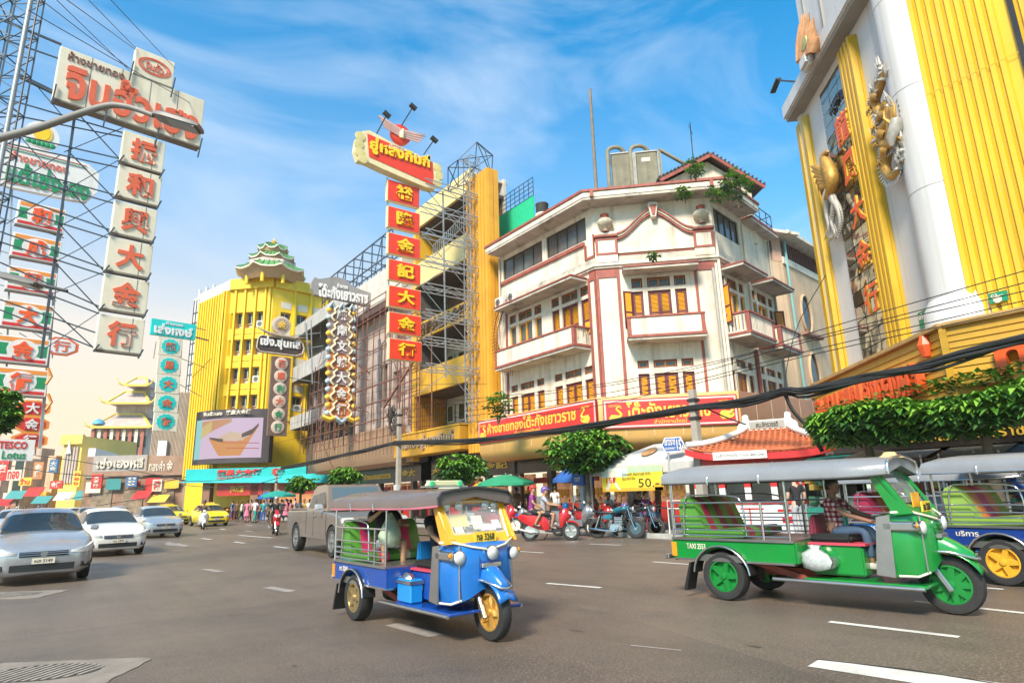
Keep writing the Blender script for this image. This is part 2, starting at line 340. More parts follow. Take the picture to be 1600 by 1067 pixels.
def winprot(kind,wd,h):
 """prototype window in its own frame: x 0..wd, z 0..h, front at y=0"""
 f=MB();fr=.05
 if kind=='tr':
  f.box(0,fr,-.03,.06,0,h).box(wd-fr,wd,-.03,.06,0,h).box(fr,wd-fr,-.03,.06,0,fr).box(fr,wd-fr,-.03,.06,h-fr,h)
  o=f.build('window',shut_f,None,local=True)
  g=MB().box(fr,wd-fr,.03,.05,fr,h-fr).build('pane',grime_glass,None,local=True);g.parent=o
  k=MB();n=2 if wd>.8 else 1;s=(wd-2*fr)/n
  for i in range(n):
   a=fr+i*s+.004;b=fr+(i+1)*s-.004;k.box(a,a+.03,0,.028,fr,h-fr).box(b-.03,b,0,.028,fr,h-fr).box(a+.03,b-.03,0,.028,fr,fr+.03).box(a+.03,b-.03,0,.028,h-fr-.03,h-fr)
  k=k.build('sash',orange,None,local=True);k.parent=o
 elif kind=='sh':
  f.box(0,.03,-.02,.08,0,h).box(wd-.03,wd,-.02,.08,0,h).box(.03,wd-.03,-.02,.08,h-.03,h).box(.03,wd-.03,.06,.08,0,h-.03)
  o=f.build('window',shut_f,None,local=True)
  n=2 if wd>.8 else 1;s=(wd-.06)/n
  for i in range(n):
   a=.03+i*s+.005;b=.03+(i+1)*s-.005;m=MB();q=.085
   m.box(a,a+q,-.012,.03,.02,h-.04).box(b-q,b,-.012,.03,.02,h-.04)
   for z in(.02,h*.40,h-.04-q):m.box(a+q,b-q,-.012,.03,z,z+q)
   sh=m.build('shutter',shut_f,None,local=True);sh.parent=o
   m=MB();m.box(a+q,b-q,.01,.028,.02+q,h*.40)
   z=h*.40+q+.015
   while z<h-.06-q:m.add([(a+q,.03,z+.045),(b-q,.03,z+.045),(b-q,-.004,z),(a+q,-.004,z),(a+q,.03,z+.02),(b-q,.03,z+.02)],[(0,1,2,3),(3,2,5,4)]);z+=.062
   y=m.build('louvre_panel',shut_y,None,local=True);y.parent=o
 elif kind=='ca':
  n=2 if wd>.8 else 1;s=wd/n
  for i in range(n):
   a=i*s+.003;b=(i+1)*s-.003;q=.06
   f.box(a,a+q,-.02,.03,0,h).box(b-q,b,-.02,.03,0,h)
   for z in(0,.32*h,h-q):f.box(a+q,b-q,-.02,.03,z,z+q)
  o=f.build('window',shut_y,None,local=True)
  g=MB().box(.01,wd-.01,.034,.05,.01,h-.01).build('pane',bronze,None,local=True);g.parent=o
 else:
  f.box(0,.05,-.03,.05,0,h).box(wd-.05,wd,-.03,.05,0,h).box(.05,wd-.05,-.03,.05,0,.05).box(.05,wd-.05,-.03,.05,h-.05,h)
  n=4
  for i in range(1,n):x=wd*i/n;f.box(x-.025,x+.025,-.028,.05,.05,h-.05)
  o=f.build('window',mat('bronze_frame',(.06,.05,.04),.5),None,local=True)
  g=MB().box(.05,wd-.05,.02,.03,.05,h-.05).build('pane',bronze,None,local=True);g.parent=o
 return o
protos={}
def win(kind,F,parent,x,z,wd,h,y=.10):
 k=(kind,round(wd,2),round(h,2));m=F.m@T3(x,y,z)
 if k not in protos:
  protos[k]=o=winprot(*k);o.parent=parent;o.matrix_basis=WM(parent).inverted()@m;return o
 return inst(protos[k],parent,m)
TRZ3,TRH=10.74,.48;SHB3,SHT3=8.75,10.57;TRZ2=6.92;SHB2,SHT2=5.0,6.67
def bay(F,parent,cols,holes,kinds3='sh',lower=True):
 for i,(a,b)in enumerate(cols):
  k3=kinds3 if isinstance(kinds3,str)else kinds3[i]
  for kk,x,z,h in(('tr',a,TRZ3,TRH),(k3,a,SHB3,SHT3-SHB3))+((('tr',a,TRZ2,.36),('sh',a,SHB2,SHT2-SHB2))if lower else()):
   holes.append((x,b,z,z+h));win(kk,F,parent,x,z,b-a,h)
hL=[]
bay(FL,CB,[(-7.03,-6.43),(-6.20,-5.0),(-4.79,-4.19)],hL,'ca');bay(FL,CB,[(-3.36,-2.76),(-2.56,-1.36),(-1.17,-.57)],hL)
hC=[]
bay(FC,CB,[(1.62,2.12),(2.34,3.38),(3.57,4.09)],hC)
hS=[]
bay(FS,CB,[(.22,.72),(.92,2.0),(2.2,2.74)],hS,['sh','ca','ca']);bay(FS,CB,[(3.65,4.15),(4.35,5.5),(5.75,6.3)],hS,['ca','ca','sh'])
m=MB(FL.m).wall(-7.95,0,3.9,12.0,hL,0,.2);m.wall(-7.95,0,12.0,15.2,[(-7.52,-3.92,13.5,14.72),(-3.55,-.5,13.5,14.72)],0,.2);m.build('wall',plaster,CB)
m=MB(FC.m).wall(0,5.55,3.9,12.0,hC,0,.2);m.wall(0,5.55,12.0,15.2,[],.0,.2);m.build('wall',plaster,CB)
m=MB(FS.m).wall(0,6.9,3.9,12.0,hS,0,.2);m.wall(0,3.3,12,15.2,[(.25,2.95,13.35,14.6)],0,.2);m.wall(3.3,6.9,12,15.2,[],0,.2);m.build('wall',cream,CB)
e0=FS.P(6.9,0,0);far=FS.P(6.9,9,0);lft=FL.P(-7.95,0,0)
m=MB();m.add([(e0.x,e0.y,3.9),(e0.x+1,e0.y+9,3.9),(e0.x+1,e0.y+9,15.2),(e0.x,e0.y,15.2),(20,28.15,3.9),(31,28.15,3.9),(31,28.15,15.2),(20,28.15,15.2)],[(0,1,2,3),(4,5,6,7)]);m.build('wall',cream,CB)
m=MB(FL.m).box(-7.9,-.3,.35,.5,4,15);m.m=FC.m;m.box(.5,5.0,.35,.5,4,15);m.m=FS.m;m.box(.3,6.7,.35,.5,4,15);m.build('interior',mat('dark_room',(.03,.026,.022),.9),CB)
for F,a,b,z in((FL,-7.52,-3.92,13.5),(FL,-3.55,-.5,13.5)):win('bd',F,CB,a,z,b-a,1.22)
win('bd',FS,CB,.25,13.35,2.7,1.25)
def trim(F,rects,pr=.05,ma=maroon,name='trim',y1=0):
 for a,b,c,d in rects:MB(F.m).box(a,b,-pr,y1+.002,c,d).build(name,ma,CB)
trim(FL,[(-7.8,-.62,13.22,13.40)],.12);trim(FL,[(-7.36,-7.2,4.6,11.9),(-.56,-.43,4.6,11.5),(-.12,-.002,4.6,11.9),(-.43,-.12,11.32,11.9)],.05)
trim(FL,[(-.64,.02,12.42,12.54),(-.64,-.52,12.54,13.2),(-.02,.03,12.54,13.6)],.07)
trim(FC,[(.0,.12,4.6,11.9),(.96,1.10,4.6,11.9),(.12,.96,11.35,11.9),(4.50,4.62,4.6,11.9),(4.62,5.45,11.38,11.9)],.05)
trim(FC,[(1.1,4.62,12.40,12.53)],.06)
for x0,x1 in((.08,1.08),(4.62,5.5)):
 m=MB(FC.m);m.box(x0,x1,-.22,-.003,12.05,13.30);m.build('pedestal',plaster,CB)
 trim(FC,[(x0-.01,x0+.10,12.42,13.28),(x1-.10,x1+.01,12.42,13.28),(x0+.1,x1-.1,12.42,12.52),(x0+.1,x1-.1,13.17,13.28)],.25)
 m=MB(FC.m);m.box(x0-.07,x1+.07,-.34,-.003,13.30,13.42);m.build('pedestal_cap',maroon,CB,bevel=.02)
 MB(FC.m).box(x0-.02,x1+.02,-.30,-.003,13.42,13.56).build('pedestal_cap',plaster,CB,bevel=.02)
 cx=(x0+x1)/2;L=FC.m@T3(cx,-.22,13.56)
 u=MB(L);n=24;prof=[(.16,0),(.17,.05),(.09,.12),(.10,.18),(.24,.28),(.34,.42),(.36,.52),(.30,.64),(.20,.70)]
 vs=[];
 for r,h in prof:
  for k in range(n):rr=r*(1+(.06 if k%2 else-.04)*(1 if .2<h<.68 else 0));vs.append((rr*math.cos(2*math.pi*k/n),rr*math.sin(2*math.pi*k/n),h))
 N=len(prof);u.add(vs,[(i*n+k,i*n+(k+1)%n,(i+1)*n+(k+1)%n,(i+1)*n+k)for i in range(N-1)for k in range(n)]+[tuple(range(n))[::-1]])
 uo=u.build('urn',mat('stained_urn',(.55,.48,.36),.8,0,.2,5,streak=.5),CB,smooth=50)
 MB(L).lathe([(.20,.70),(.23,.74),(.15,.79),(.19,.86),(.22,.90),(.12,.94),(.05,1.0)],16).build('urn_lid',maroon,uo,smooth=50)
 MB(L).lathe([(.20,0),(.20,.04),(.12,.09)],16).build('urn_foot',maroon,uo)
def gz(x):
 tt=(x-1.1)/(4.62-1.1);q=1-abs(2*tt-1);q=max(0,min(1,q));s=q*q*(3-2*q);return 13.18+1.12*s+.10*math.sin(q*math.pi)*0
pts=[(1.1+3.52*i/36,gz(1.1+3.52*i/36))for i in range(37)]
MB(FC.m).prism([(1.1,12.5)]+pts+[(4.62,12.5)],-.12,-.003).build('gable',plaster,CB)
for dz,th,pr,ma_ in((-.02,.12,.26,maroon),(.10,.10,.30,mat('gable_moulding',(.62,.56,.42),.7,0,.15,3,streak=.4)),(.20,.09,.36,maroon)):
 m=MB(FC.m);up=[(x,z+dz+th)for x,z in pts];lo=[(x,z+dz)for x,z in pts]
 secs=[[(lo[i][0],-pr,lo[i][1]),(up[i][0],-pr,up[i][1]),(up[i][0],-.11,up[i][1]),(lo[i][0],-.11,lo[i][1])]for i in range(37)]
 m.loft(secs).build('moulding',ma_,CB)
m=MB(FC.m);m.prism([(2.62,14.75),(3.10,14.75),(2.97,14.05),(2.75,14.05)],-.46,-.1);m.build('keystone',plaster,CB,bevel=.02)
MB(FC.m).prism([(2.70,14.66),(3.02,14.66),(2.92,14.13),(2.80,14.13)],-.49,-.465).build('keystone_panel',maroon,CB)
MB(FC.m).box(2.66,3.06,-.44,-.12,14.755,14.83).build('keystone_cap',soffit,CB)
def around(name,ma_,out,z0,z1,x0=-7.95,x3=3.3,inn=.0,b=.01):
 def mk(o_):
  a=FL.P(x0,-o_,0);pa=FL.P(0,-o_,0);pc=FC.P(0,-o_,0)
  def isect(p,d,q,e):
   det=d.x*e.y-d.y*e.x;k=((q.x-p.x)*e.y-(q.y-p.y)*e.x)/det;return p+d*k
  i1=isect(pa,FL.d,pc,FC.d);i2=isect(pc,FC.d,FS.P(0,-o_,0),FS.d);e_=FS.P(x3,-o_,0);return[a,i1,i2,e_]
 P1=mk(out);P0=mk(inn)
 m=MB()
 secs=[[(p.x,p.y,z0),(p.x,p.y,z1),(q.x,q.y,z1),(q.x,q.y,z0)]for p,q in zip(P1,P0)]
 return m.loft(secs).build(name,ma_,CB,bevel=b)
around('ledge',plaster,.20,11.90,12.03);around('ledge',plaster,.12,11.80,11.897);around('ledge',mat('ledge_grimy',(.5,.46,.38),.8,0,.2,2,patch=.7,pcol=(.15,.13,.1)),.06,12.035,12.38)
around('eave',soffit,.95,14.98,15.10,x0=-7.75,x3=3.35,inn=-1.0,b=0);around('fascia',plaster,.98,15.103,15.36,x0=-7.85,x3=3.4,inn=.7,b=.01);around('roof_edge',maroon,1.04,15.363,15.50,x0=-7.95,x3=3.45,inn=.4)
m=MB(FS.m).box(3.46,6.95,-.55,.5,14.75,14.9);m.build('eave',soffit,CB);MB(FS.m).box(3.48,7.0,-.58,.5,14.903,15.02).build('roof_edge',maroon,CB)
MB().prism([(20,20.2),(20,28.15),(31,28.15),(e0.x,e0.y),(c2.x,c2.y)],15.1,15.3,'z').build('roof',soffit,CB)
for F,x in((FC,.0),(FC,5.5)):
 MB(F.m).box(x-.06,x+.10,-1.09,-.9,15.08,15.37).build('corner_block',maroon,CB)
def hood(F,x0,x1,z,o,drop=.0):
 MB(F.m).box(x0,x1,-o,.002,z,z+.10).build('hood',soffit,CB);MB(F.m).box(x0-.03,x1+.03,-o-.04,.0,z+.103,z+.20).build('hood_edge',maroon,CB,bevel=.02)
hood(FL,-7.0,-.62,11.38,1.05);hood(FC,1.25,4.6,11.38,.85);hood(FS,.35,3.1,11.40,1.1);hood(FS,3.75,6.55,11.42,1.1)
def balcony(F,x0,x1,z0,z1,o,solid=True,ends='r'):
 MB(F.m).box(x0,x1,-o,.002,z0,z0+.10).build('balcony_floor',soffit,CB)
 b=MB(F.m);b.box(x0-.03,x1+.03,-o-.05,.0,z0+.103,z0+.23).box(x0-.03,x1+.03,-o-.05,-o+.12,z1-.09,z1).box(x0-.03,x0+.09,-o+.123,-.01,z1-.09,z1).box(x1-.09,x1+.03,-o+.123,-.01,z1-.09,z1)
 for x in(x0,x1-.17):b.box(x,x+.17,-o-.02,-o+.15,z0+.233,z1-.093)
 b.build('balcony_rail',maroon,CB,bevel=.01)
 if solid:MB(F.m).box(x0+.172,x1-.172,-o,-o+.08,z0+.234,z1-.094).build('parapet',plaster,CB)
 def bal(a,b_,alongx,fx):
  m=MB(F.m);n=max(3,int(abs(b_-a)/.16));
  for i in range(n):
   p=a+(b_-a)*(i+.5)/n;q=.045
   if alongx:m.box(p-q,p+q,fx,fx+.04,z0+.30,z1-.16)
   else:m.box(fx,fx+.04,p-q,p+q,z0+.30,z1-.16)
  if alongx:m.box(a,b_,fx,fx+.05,z0+.234,z0+.30).box(a,b_,fx,fx+.05,z1-.16,z1-.094)
  else:m.box(fx,fx+.05,a,b_,z0+.234,z0+.30).box(fx,fx+.05,a,b_,z1-.16,z1-.094)
  m.build('balustrade',plaster,CB)
 if not solid:bal(x0+.172,x1-.172,True,-o+.02)
 bal(-o+.155,-.01,False,x0+.03);bal(-o+.155,-.01,False,x1-.1)
balcony(FL,-7.0,-.6,8.0,9.10,1.05);balcony(FC,1.25,4.62,8.02,9.12,1.0);balcony(FS,.12,2.95,8.05,9.2,1.15,False);balcony(FS,3.75,6.35,8.0,9.15,1.15,False)
def leaf(F,x,z,wd,h,ang,kind=shut_y):
 m0=F.m@T3(x,-.03,z)@Matrix.Rotation(ang,4,'Z');q=.08
 m=MB(m0)
 m.box(0,q,-.03,.0,0,h).box(wd-q,wd,-.03,0,0,h)
 for zz in(0,h*.42,h-q):m.box(q,wd-q,-.03,0,zz,zz+q)
 s=m.build('open_shutter',shut_f,CB);MB(m0).box(q,wd-q,-.02,-.008,q,h-q).build('shutter_panel',kind,s)
leaf(FC,1.62,8.75,.48,1.82,math.radians(-150));leaf(FS,.22,8.75,.55,1.82,math.radians(-120));leaf(FS,6.3,8.75,.5,1.82,math.radians(-50),mat('old_orange',(.5,.2,.03),.6))
pipe=mat('grey_pipe',(.42,.40,.36),.6,0,.15,3,streak=.4)
def wt(F,pts,r,ma_,name='downpipe',par=None):return MB(F.m).tube(pts,r,8).build(name,ma_,par or CB,smooth=60)
wt(FS,[(.02,-.1,4.6),(.02,-.1,13.2)],.07,plaster);wt(FC,[(5.35,-.12,4.5),(5.35,-.12,11.4)],.075,pipe);wt(FL,[(-7.75,-.1,5),(-7.75,-.1,9.5),(-7.95,-.1,9.8),(-7.95,-.1,11.0),(-7.75,-.1,11.3),(-7.75,-.1,14.9)],.06,plaster)
wt(FS,[(3.35,-.08,4.6),(3.35,-.08,14.6)],.06,plaster);wt(FS,[(6.6,-.08,4.6),(6.6,-.08,14.6)],.06,pipe);wt(FS,[(3.15,-.1,4.6),(3.15,-.1,8.0)],.09,maroon)
for x,wd in((-7.35,.75),(-6.15,.7)):
 b=MB(FL.m).box(x,x+wd,-.75,-.42,11.66,12.22).build('air_conditioner',mat('ac_white',(.66,.64,.58),.5,0,.08,4,streak=.35),CB,bevel=.02)
 MB(FL.m@T3(x+wd*.38,-.752,11.94)).lathe([(.20,0),(.20,-.02),(.06,-.03),(.05,0)],16,ax='y').build('fan',mat('fan_dark',(.12,.11,.1),.6),b)
RX=lambda px,py,X:onX(px,py,X)
def roofobj():pass
tank_m=mat('mossy_concrete_tank',(.22,.20,.14),.85,0,.3,2,.4,20,streak=.6)
pole=thing('roof_pole','tall thin weathered pole rising above the corner building roof','pole',(*FC.P(.3,2,0).xy,15.3))
bt=FC.P(.3,2.0,0);zt=FC.at(918,140,-2.0)[1]
MB().tube([(bt.x,bt.y,15.3),(bt.x,bt.y,zt)],[.10,.075],8).build('pole_shaft',mat('weathered_pole',(.20,.16,.12),.8,0,.3,3),pole,smooth=60)
for i,(xa,xb,ya,yb,ty)in enumerate(((955,987,242,290,234),(991,1026,240,290,229))):
 D=-2.6;x0,z1=FC.at(xa,ya,D);x1,_=FC.at(xb,ya,D)
 tk=thing('roof_cooling_unit',('left' if i==0 else 'right')+' mossy roof tank unit with curved pipe, '+('nearer the thin pole' if i==0 else 'with a small white plate'),'roof tank',FC.P(x0,2.6,15.3),0,'roof tank units')
 b=MB(FC.m).box(x0,x1,2.6,3.7,15.3,z1).build('casing',tank_m,tk,bevel=.03)
 MB(FC.m).box(x0-.04,x1+.04,2.55,3.75,z1,z1+.06).build('lid',pipe,tk)
 xp,_=FC.at(xa-6+(0 if i==0 else 0),ya,D);xq=(x0+x1)/2+.15
 MB(FC.m).tube([(xp,2.5,15.3),(xp,2.5,z1+.1)]+[(xp+(xq-xp)*(.5-.5*math.cos(a)),2.5+.3*a/math.pi,z1+.1+.35*math.sin(a))for a in[math.pi*k/8 for k in range(1,9)]]+[(xq,2.8,z1)],.11,8).build('pipe',tank_m,tk,smooth=60)
 if i==1:
  MB(FC.m).box(x0+.35,x0+.8,2.58,2.597,z1-.55,z1-.32).build('plate',plaster,tk)
  x9,z9=FC.at(1078,251,D);MB(FC.m).tube([(x1+.1,2.5,15.3),(x1+.1,2.5,z1-.1),(x1+.12,2.6,z1+.1),(x9,3.2,z9)],.10,8).build('pipe',tank_m,tk,smooth=60)
 for k in(.0,.1,.2):MB(FC.m).tube([(x1+.04+k*.6,2.45,15.3),(x1+.04+k*.6,2.45,z1-.1)],.03,6).build('thin_pipe',pipe,tk)
so_=FS.P(1.2,2.4,0);SH=FR((so_.x,so_.y),(.86,-.5))
L0,R0,P0_=SH.at(1030,280),SH.at(1196,291),SH.at(1110,240)
sh=thing('roof_shed','rendered roof shed with maroon gabled roof edge above the corner building','shed',SH.P(0,0,15.2))
m=MB(SH.m).prism([(L0[0]+.5,14.9),(L0[0]+.5,L0[1]+.1),(P0_[0],P0_[1]-.2),(R0[0]-.55,R0[1]+.15),(R0[0]-.55,14.0)],.5,5.0);m.build('wall',cream,sh)
tin=mat('dark_tin',(.07,.06,.055),.6,0,.2,4)
for p,q in((L0,P0_),(P0_,R0)):
 d=V((q[0]-p[0],q[1]-p[1])).normalized();n=V((-d.y,d.x))*.07
 MB(SH.m).prism([(p[0],p[1]),(q[0],q[1]),(q[0]+n.x,q[1]+n.y),(p[0]+n.x,p[1]+n.y)],.0,5.4).build('roof',tin,sh)
 MB(SH.m).prism([(p[0]-n.x*2.4,p[1]-n.y*2.4),(q[0]-n.x*2.4,q[1]-n.y*2.4),(q[0]-n.x*.1,q[1]-n.y*.1),(p[0]-n.x*.1,p[1]-n.y*.1)],-.05,.03).build('bargeboard',maroon,sh)
 for k in range(14):
  c=V(p).lerp(V(q),(k+.5)/14)+n*1.5;MB(SH.m).tube([(c.x,-.06,c.y),(c.x,5.4,c.y)],.06,6).build('roof_sheet_ridge',tin,sh)
rl=thing('roof_railing','thin dark metal railing on the right edge of the corner building roof','railing',FS.P(3.5,0,15))
m=MB(FS.m)
for x in(2.6,3.5,4.4,5.3,6.2,6.9):m.bar((x,-.3,15.0),(x,-.3,16.1),.035)
m.build('post',mat('black_metal',(.03,.03,.03),.5),rl)
for z in(15.5,16.1):MB(FS.m).bar((2.6,-.3,z),(6.9,-.3,z),.035).build('rail',MAT['black_metal'],rl)
MB(FS.m).bar((6.9,-.3,15.5),(6.9,1.5,15.5),.035).build('rail',MAT['black_metal'],rl);MB(FS.m).bar((6.9,-.3,16.1),(6.9,1.5,16.1),.035).build('rail',MAT['black_metal'],rl)
dr=FL.at(852,335,.3);tk=thing('roof_drum','small dark round drum standing on the front eave of the corner building','drum',FL.P(dr[0],-.3,15.5))
MB(FL.m@T3(dr[0],-.5,15.5)).lathe([(.30,0),(.33,.05),(.33,.75),(.36,.8),(.34,.86)],16).build('drum_body',mat('dark_drum',(.045,.045,.04),.6,0,.3,4),tk,smooth=40)
MB(FL.m@T3(dr[0],-.5,15.5)).lathe([(.37,.1),(.38,.12),(.38,.26),(.36,.28)],16).build('band',plaster,tk,smooth=40)
an=thing('antenna','spiky television antenna beside the roof shed','antenna',FS.P(-1,3,15.3));ax_=FS.at(1080,240,-3);at_=FS.at(1078,192,-3)
MB(FS.m).tube([(ax_[0],3,15.3),(at_[0],3,at_[1])],.03,6).build('mast',MAT['black_metal'],an)
for k,(dz,l)in enumerate(((.25,.9),(.55,1.3),(.85,.7),(1.1,.9))):MB(FS.m).bar((at_[0]-l*.5,3-.2,at_[1]-dz),(at_[0]+l*.5,3.2,at_[1]-dz+.12),.02).build('element',MAT['black_metal'],an)
gold=mat('gold_letter',(.85,.52,.06),.45,.0,.1,3);red=mat('sign_red',(.62,.035,.03),.45,0,.1,1,streak=.1)
ochre=mat('ochre_panel',(.62,.36,.11),.45,0,.06,1,streak=.12);brownp=mat('brown_panel',(.30,.13,.05),.4,0,.08,1)
pinkb=mat('sign_border',(.75,.48,.45),.6)
o_=.85;i1=FC.P(0,-o_,0)
FLs=FR((20-o_,20.2-.35),(0,-1));cs=FR((20-o_,20.2-.35),(.711,-.703));
def canopy(F,x0,x1,ma_,name='canopy'):
 prof=[(-.0,3.85),(-.0,4.62),(-.0,5.62),(.02,5.66),(1.2,5.66),(1.2,3.35),(.75,3.35),(.35,3.45),(.12,3.62)]
 m=MB(F.m);m.loft([[(x,y,z*0.985)for y,z in prof]for x in(x0,x1)]);o=m.build(name,ma_,CB,smooth=40)
 n=int(abs(x1-x0)/1.15);s=MB(F.m)
 for i in range(1,n):x=x0+(x1-x0)*i/n;s.box(x-.008,x+.008,-.006,0,3.83,5.5)
 s.build('panel_joint',mat('joint_light',(.7,.6,.45),.6),CB)
canopy(FLs,-9.3,0,ochre);cl=6.05;canopy(cs,0.02,cl,ochre);ce=cs.P(cl,0,0);FSs=FR((ce.x,ce.y),(1,.02));canopy(FSs,.02,7.4,brownp)
def board(F,pxa,pxb,za,zb,t1,t2,swans):
 xa=F.at(*pxa,.08)[0];xb=F.at(*pxb,.08)[0]
 s=thing('shop_sign_board',t2,'shop sign',F.P(xa,-.1,za),0,'red sign boards on the corner canopy')
 MB(F.m).box(xa,xb,-.10,-.012,za,zb).build('frame',mat('sign_frame',(.35,.02,.02),.5),s)
 MB(F.m).box(xa+.05,xb-.05,-.112,-.1015,za+.05,zb-.05).build('border',pinkb,s)
 MB(F.m).box(xa+.13,xb-.13,-.122,-.1135,za+.13,zb-.13).build('face',red,s)
 L=xb-xa;f=F.m@T3(0,-.123,0);m_=.30*(zb-za)
 for body,a,b,c,d,bo in t1:txt(body,f,(xa+L*a,xa+L*b,za+(zb-za)*c,za+(zb-za)*d),gold,s,.012,bo)
 for cx,mir in swans:
  k=(zb-za)*.62;q=MB(F.m);zc=(za+zb)/2-.06;X0=xa+L*cx;q.prism([(X0+k*.44*math.cos(a)*mir-(.1*k*mir if math.cos(a)>.7 else 0),zc-k*.20+k*(.22+.10*max(0,math.cos(a)))*math.sin(a))for a in[2*math.pi*i/18 for i in range(18)]],-.14,-.1235);q.tube(cr([V((X0-k*.20*mir,-.13,zc-k*.15)),V((X0-k*.34*mir,-.13,zc+k*.02)),V((X0-k*.22*mir,-.13,zc+k*.2)),V((X0-k*.10*mir,-.13,zc+k*.34)),V((X0-k*.2*mir,-.13,zc+k*.46)),V((X0-k*.38*mir,-.13,zc+k*.38))],4),[k*.10-k*.0035*i for i in range(21)],6);q.build('swan_emblem',gold,s)
  txt('ตราห่าน',f,(xa+L*cx-.25,xa+L*cx+.25,zb-.32,zb-.2),gold,s,.012,.01)
board(FLs,(748,670),(932,640),4.28,5.50,[('ห้างขายทอง',.10,.44,.36,.83,.025),('โต๊ะกังเยาวราช',.44,.86,.36,.88,.025),('สำนักงานใหญ่',.36,.58,.14,.32,.01)],'red gold-lettered shop board on the left wing canopy, with two swans at its ends',[(.05,-1),(.93,1)])
board(cs,(942,640),(1152,630),4.16,5.42,[('โต๊ะกังเยาวราช',.18,.80,.30,.90,.025),('สำนักงานใหญ่',.38,.62,.10,.27,.01)],'red gold-lettered shop board on the chamfer, behind the short utility pole',[(.09,-1),(.91,-1)])
stone_d=mat('dark_granite',(.035,.028,.024),.25,0,.3,3);shop_lit=mat('lit_shop_interior',(.38,.19,.09),.6,0,.7,2.2,emit=.45)
shopred=mat('shop_red',(.42,.03,.02),.4,0,.2,1)
def shopfront(F,x0,x1,par,name='shop_front',lit=True):
 MB(F.m).box(x0,x1,.0,.25,2.65,3.9).build('fascia',stone_d,par)
 n=max(1,round((x1-x0)/2.6));w_=(x1-x0)/n
 for i in range(n+1):
  x=x0+i*w_;MB(F.m).box(x-.18,x+.18,-.05,.3,.13,2.65).build('pier',stone_d,par)
 for i in range(n):
  a=x0+i*w_+.18;b=a+w_-.36
  MB(F.m).box(a,b,1.6,1.65,.13,2.65).build('shop_back',shop_lit,par)
  MB(F.m).box(a+.1,b-.1,.5,1.0,.13,1.05).build('gold_counter',shopred,par,bevel=.02)
  k=MB(F.m)
  for j in range(9):x=a+.2+(b-a-.4)*j/8;k.box(x-.06,x+.06,1.45,1.55,1.3+.1*(j%2),1.75)
  k.build('display_trays',gold,par)
  MB(F.m).box(a+.05,b-.05,.9,1.05,2.1,2.4).build('inner_sign',shopred,par)
shopfront(FR((21,20.2),(0,-1)),-8,.3,CB);FCi=FR((21,20.2-.3),(.711,-.703));shopfront(FCi,.3,5.2,CB)
f=FR((21,20.2),(0,-1)).m@T3(0,-.01,0)
txt('ห้างขายทองโต๊ะกัง',f,(-5.6,-.3,3.25,3.8),gold,CB,.03,.02);txt('行金大洲文南號',f,(-4.9,-.2,2.78,3.1),gold,CB,.03,.02)
txt('ห้างทองโต๊ะกัง',FCi.m@T3(0,-.01,0),(.6,4.6,3.2,3.8),gold,CB,.03,.02)
MB(FCi.m).box(5.3,9,3,3.2,.13,3.9).build('wall',stone_d,CB)
# ================= gold shop tower on the right
rwhite=mat('white_cladding',(.62,.60,.575),.4,0,.04,.6,streak=.60,dirt=(.34,.31,.28),sy=.06)
ryel=mat('yellow_ribbed_metal',(.72,.44,.02),.42,.0,.12,.35,streak=.60,dirt=(.42,.23,.03),patch=.25,pcol=(.60,.40,.10))
ryel2=mat('gold_strip_metal',(.62,.36,.02),.35,.1,.1,.8,streak=.35,dirt=(.3,.16,.01))
mirror=mat('gold_mirror_glass',(.42,.38,.30),.06,.92,.25,.5)
neon=mat('orange_red_letter',(.85,.11,.025),.4,0,.08,3);lside=mat('letter_side_gold',(.6,.35,.04),.4)
soff_g=mat('grey_soffit',(.30,.28,.25),.7,0,.15,1)
RB=thing('gold_shop_tower','tall white and yellow ribbed shop building with dragon and phoenix reliefs','building',(18.3,5.4,0))
RC=FR((23.7,11.3),(-5.4,-5.9));RF=FR((18.3,5.4),(0,-1))
CW=math.hypot(5.4,5.9)
zt=RC.at(1240,172,.5)[1]
def uu(F,y,*xs):return[F.at(x,y)[0]for x in xs]
q=uu(RC,575,1307,1326.5,1353,1406,1434.7)
MB(RC.m).box(-.2,CW-.9,.0,.4,3.9,zt+1.2).build('wall',rwhite,RB)
def ribs(F,x0,x1,z0,z1,n,ma_,out=.10,par=RB,name='ribbed_strip',cut=None):
 MB(F.m).box(x0,x1,-out*.35,-.002,z0,z1).build(name,ma_,par)
 w_=(x1-x0)/n
 for i in range(n):
  a=x0+i*w_;MB(F.m).prism([(a+w_*.12,-out*.36),(a+w_*.26,-out),(a+w_*.74,-out),(a+w_*.88,-out*.36)],z0,z1,'z').build('rib',ma_,par)
ribs(RC,q[0],q[1],5,zt-.35,2,ryel2,.22);ribs(RC,q[3],q[4],5,zt-.35,4,ryel2,.28)
nx,nz_=3,22;a0=q[2];a1=q[3];zz0=5.0;zz1=zt-.4
MB(RC.m).box(a0,a1,-.02,-.002,zz0,zz1).build('panel_backing',stone_d,RB)
for i in range(nx):
 for j in range(nz_):
  x=a0+(a1-a0)*(i+.5)/nx;z=zz0+(zz1-zz0)*(j+.5)/nz_;hw=(a1-a0)/nx/2-.018;hh=(zz1-zz0)/nz_/2-.018
  m=MB(RC.m@T3(x,-.06,z)@Matrix.Rotation(rnd(-.02,.02),4,'Z')@Matrix.Rotation(rnd(-.02,.02),4,'X'))
  g=4;vs=[]
  for jj in range(g+1):
   for ii in range(g+1):vs.append((-hw+2*hw*ii/g,rnd(-.006,.006)if 0<ii<g and 0<jj<g else 0,-hh+2*hh*jj/g))
  fs=[(jj*(g+1)+ii,jj*(g+1)+ii+1,(jj+1)*(g+1)+ii+1,(jj+1)*(g+1)+ii)for jj in range(g)for ii in range(g)]
  m.add(vs,fs);m.build('mirror_pane',mirror,RB,smooth=60)
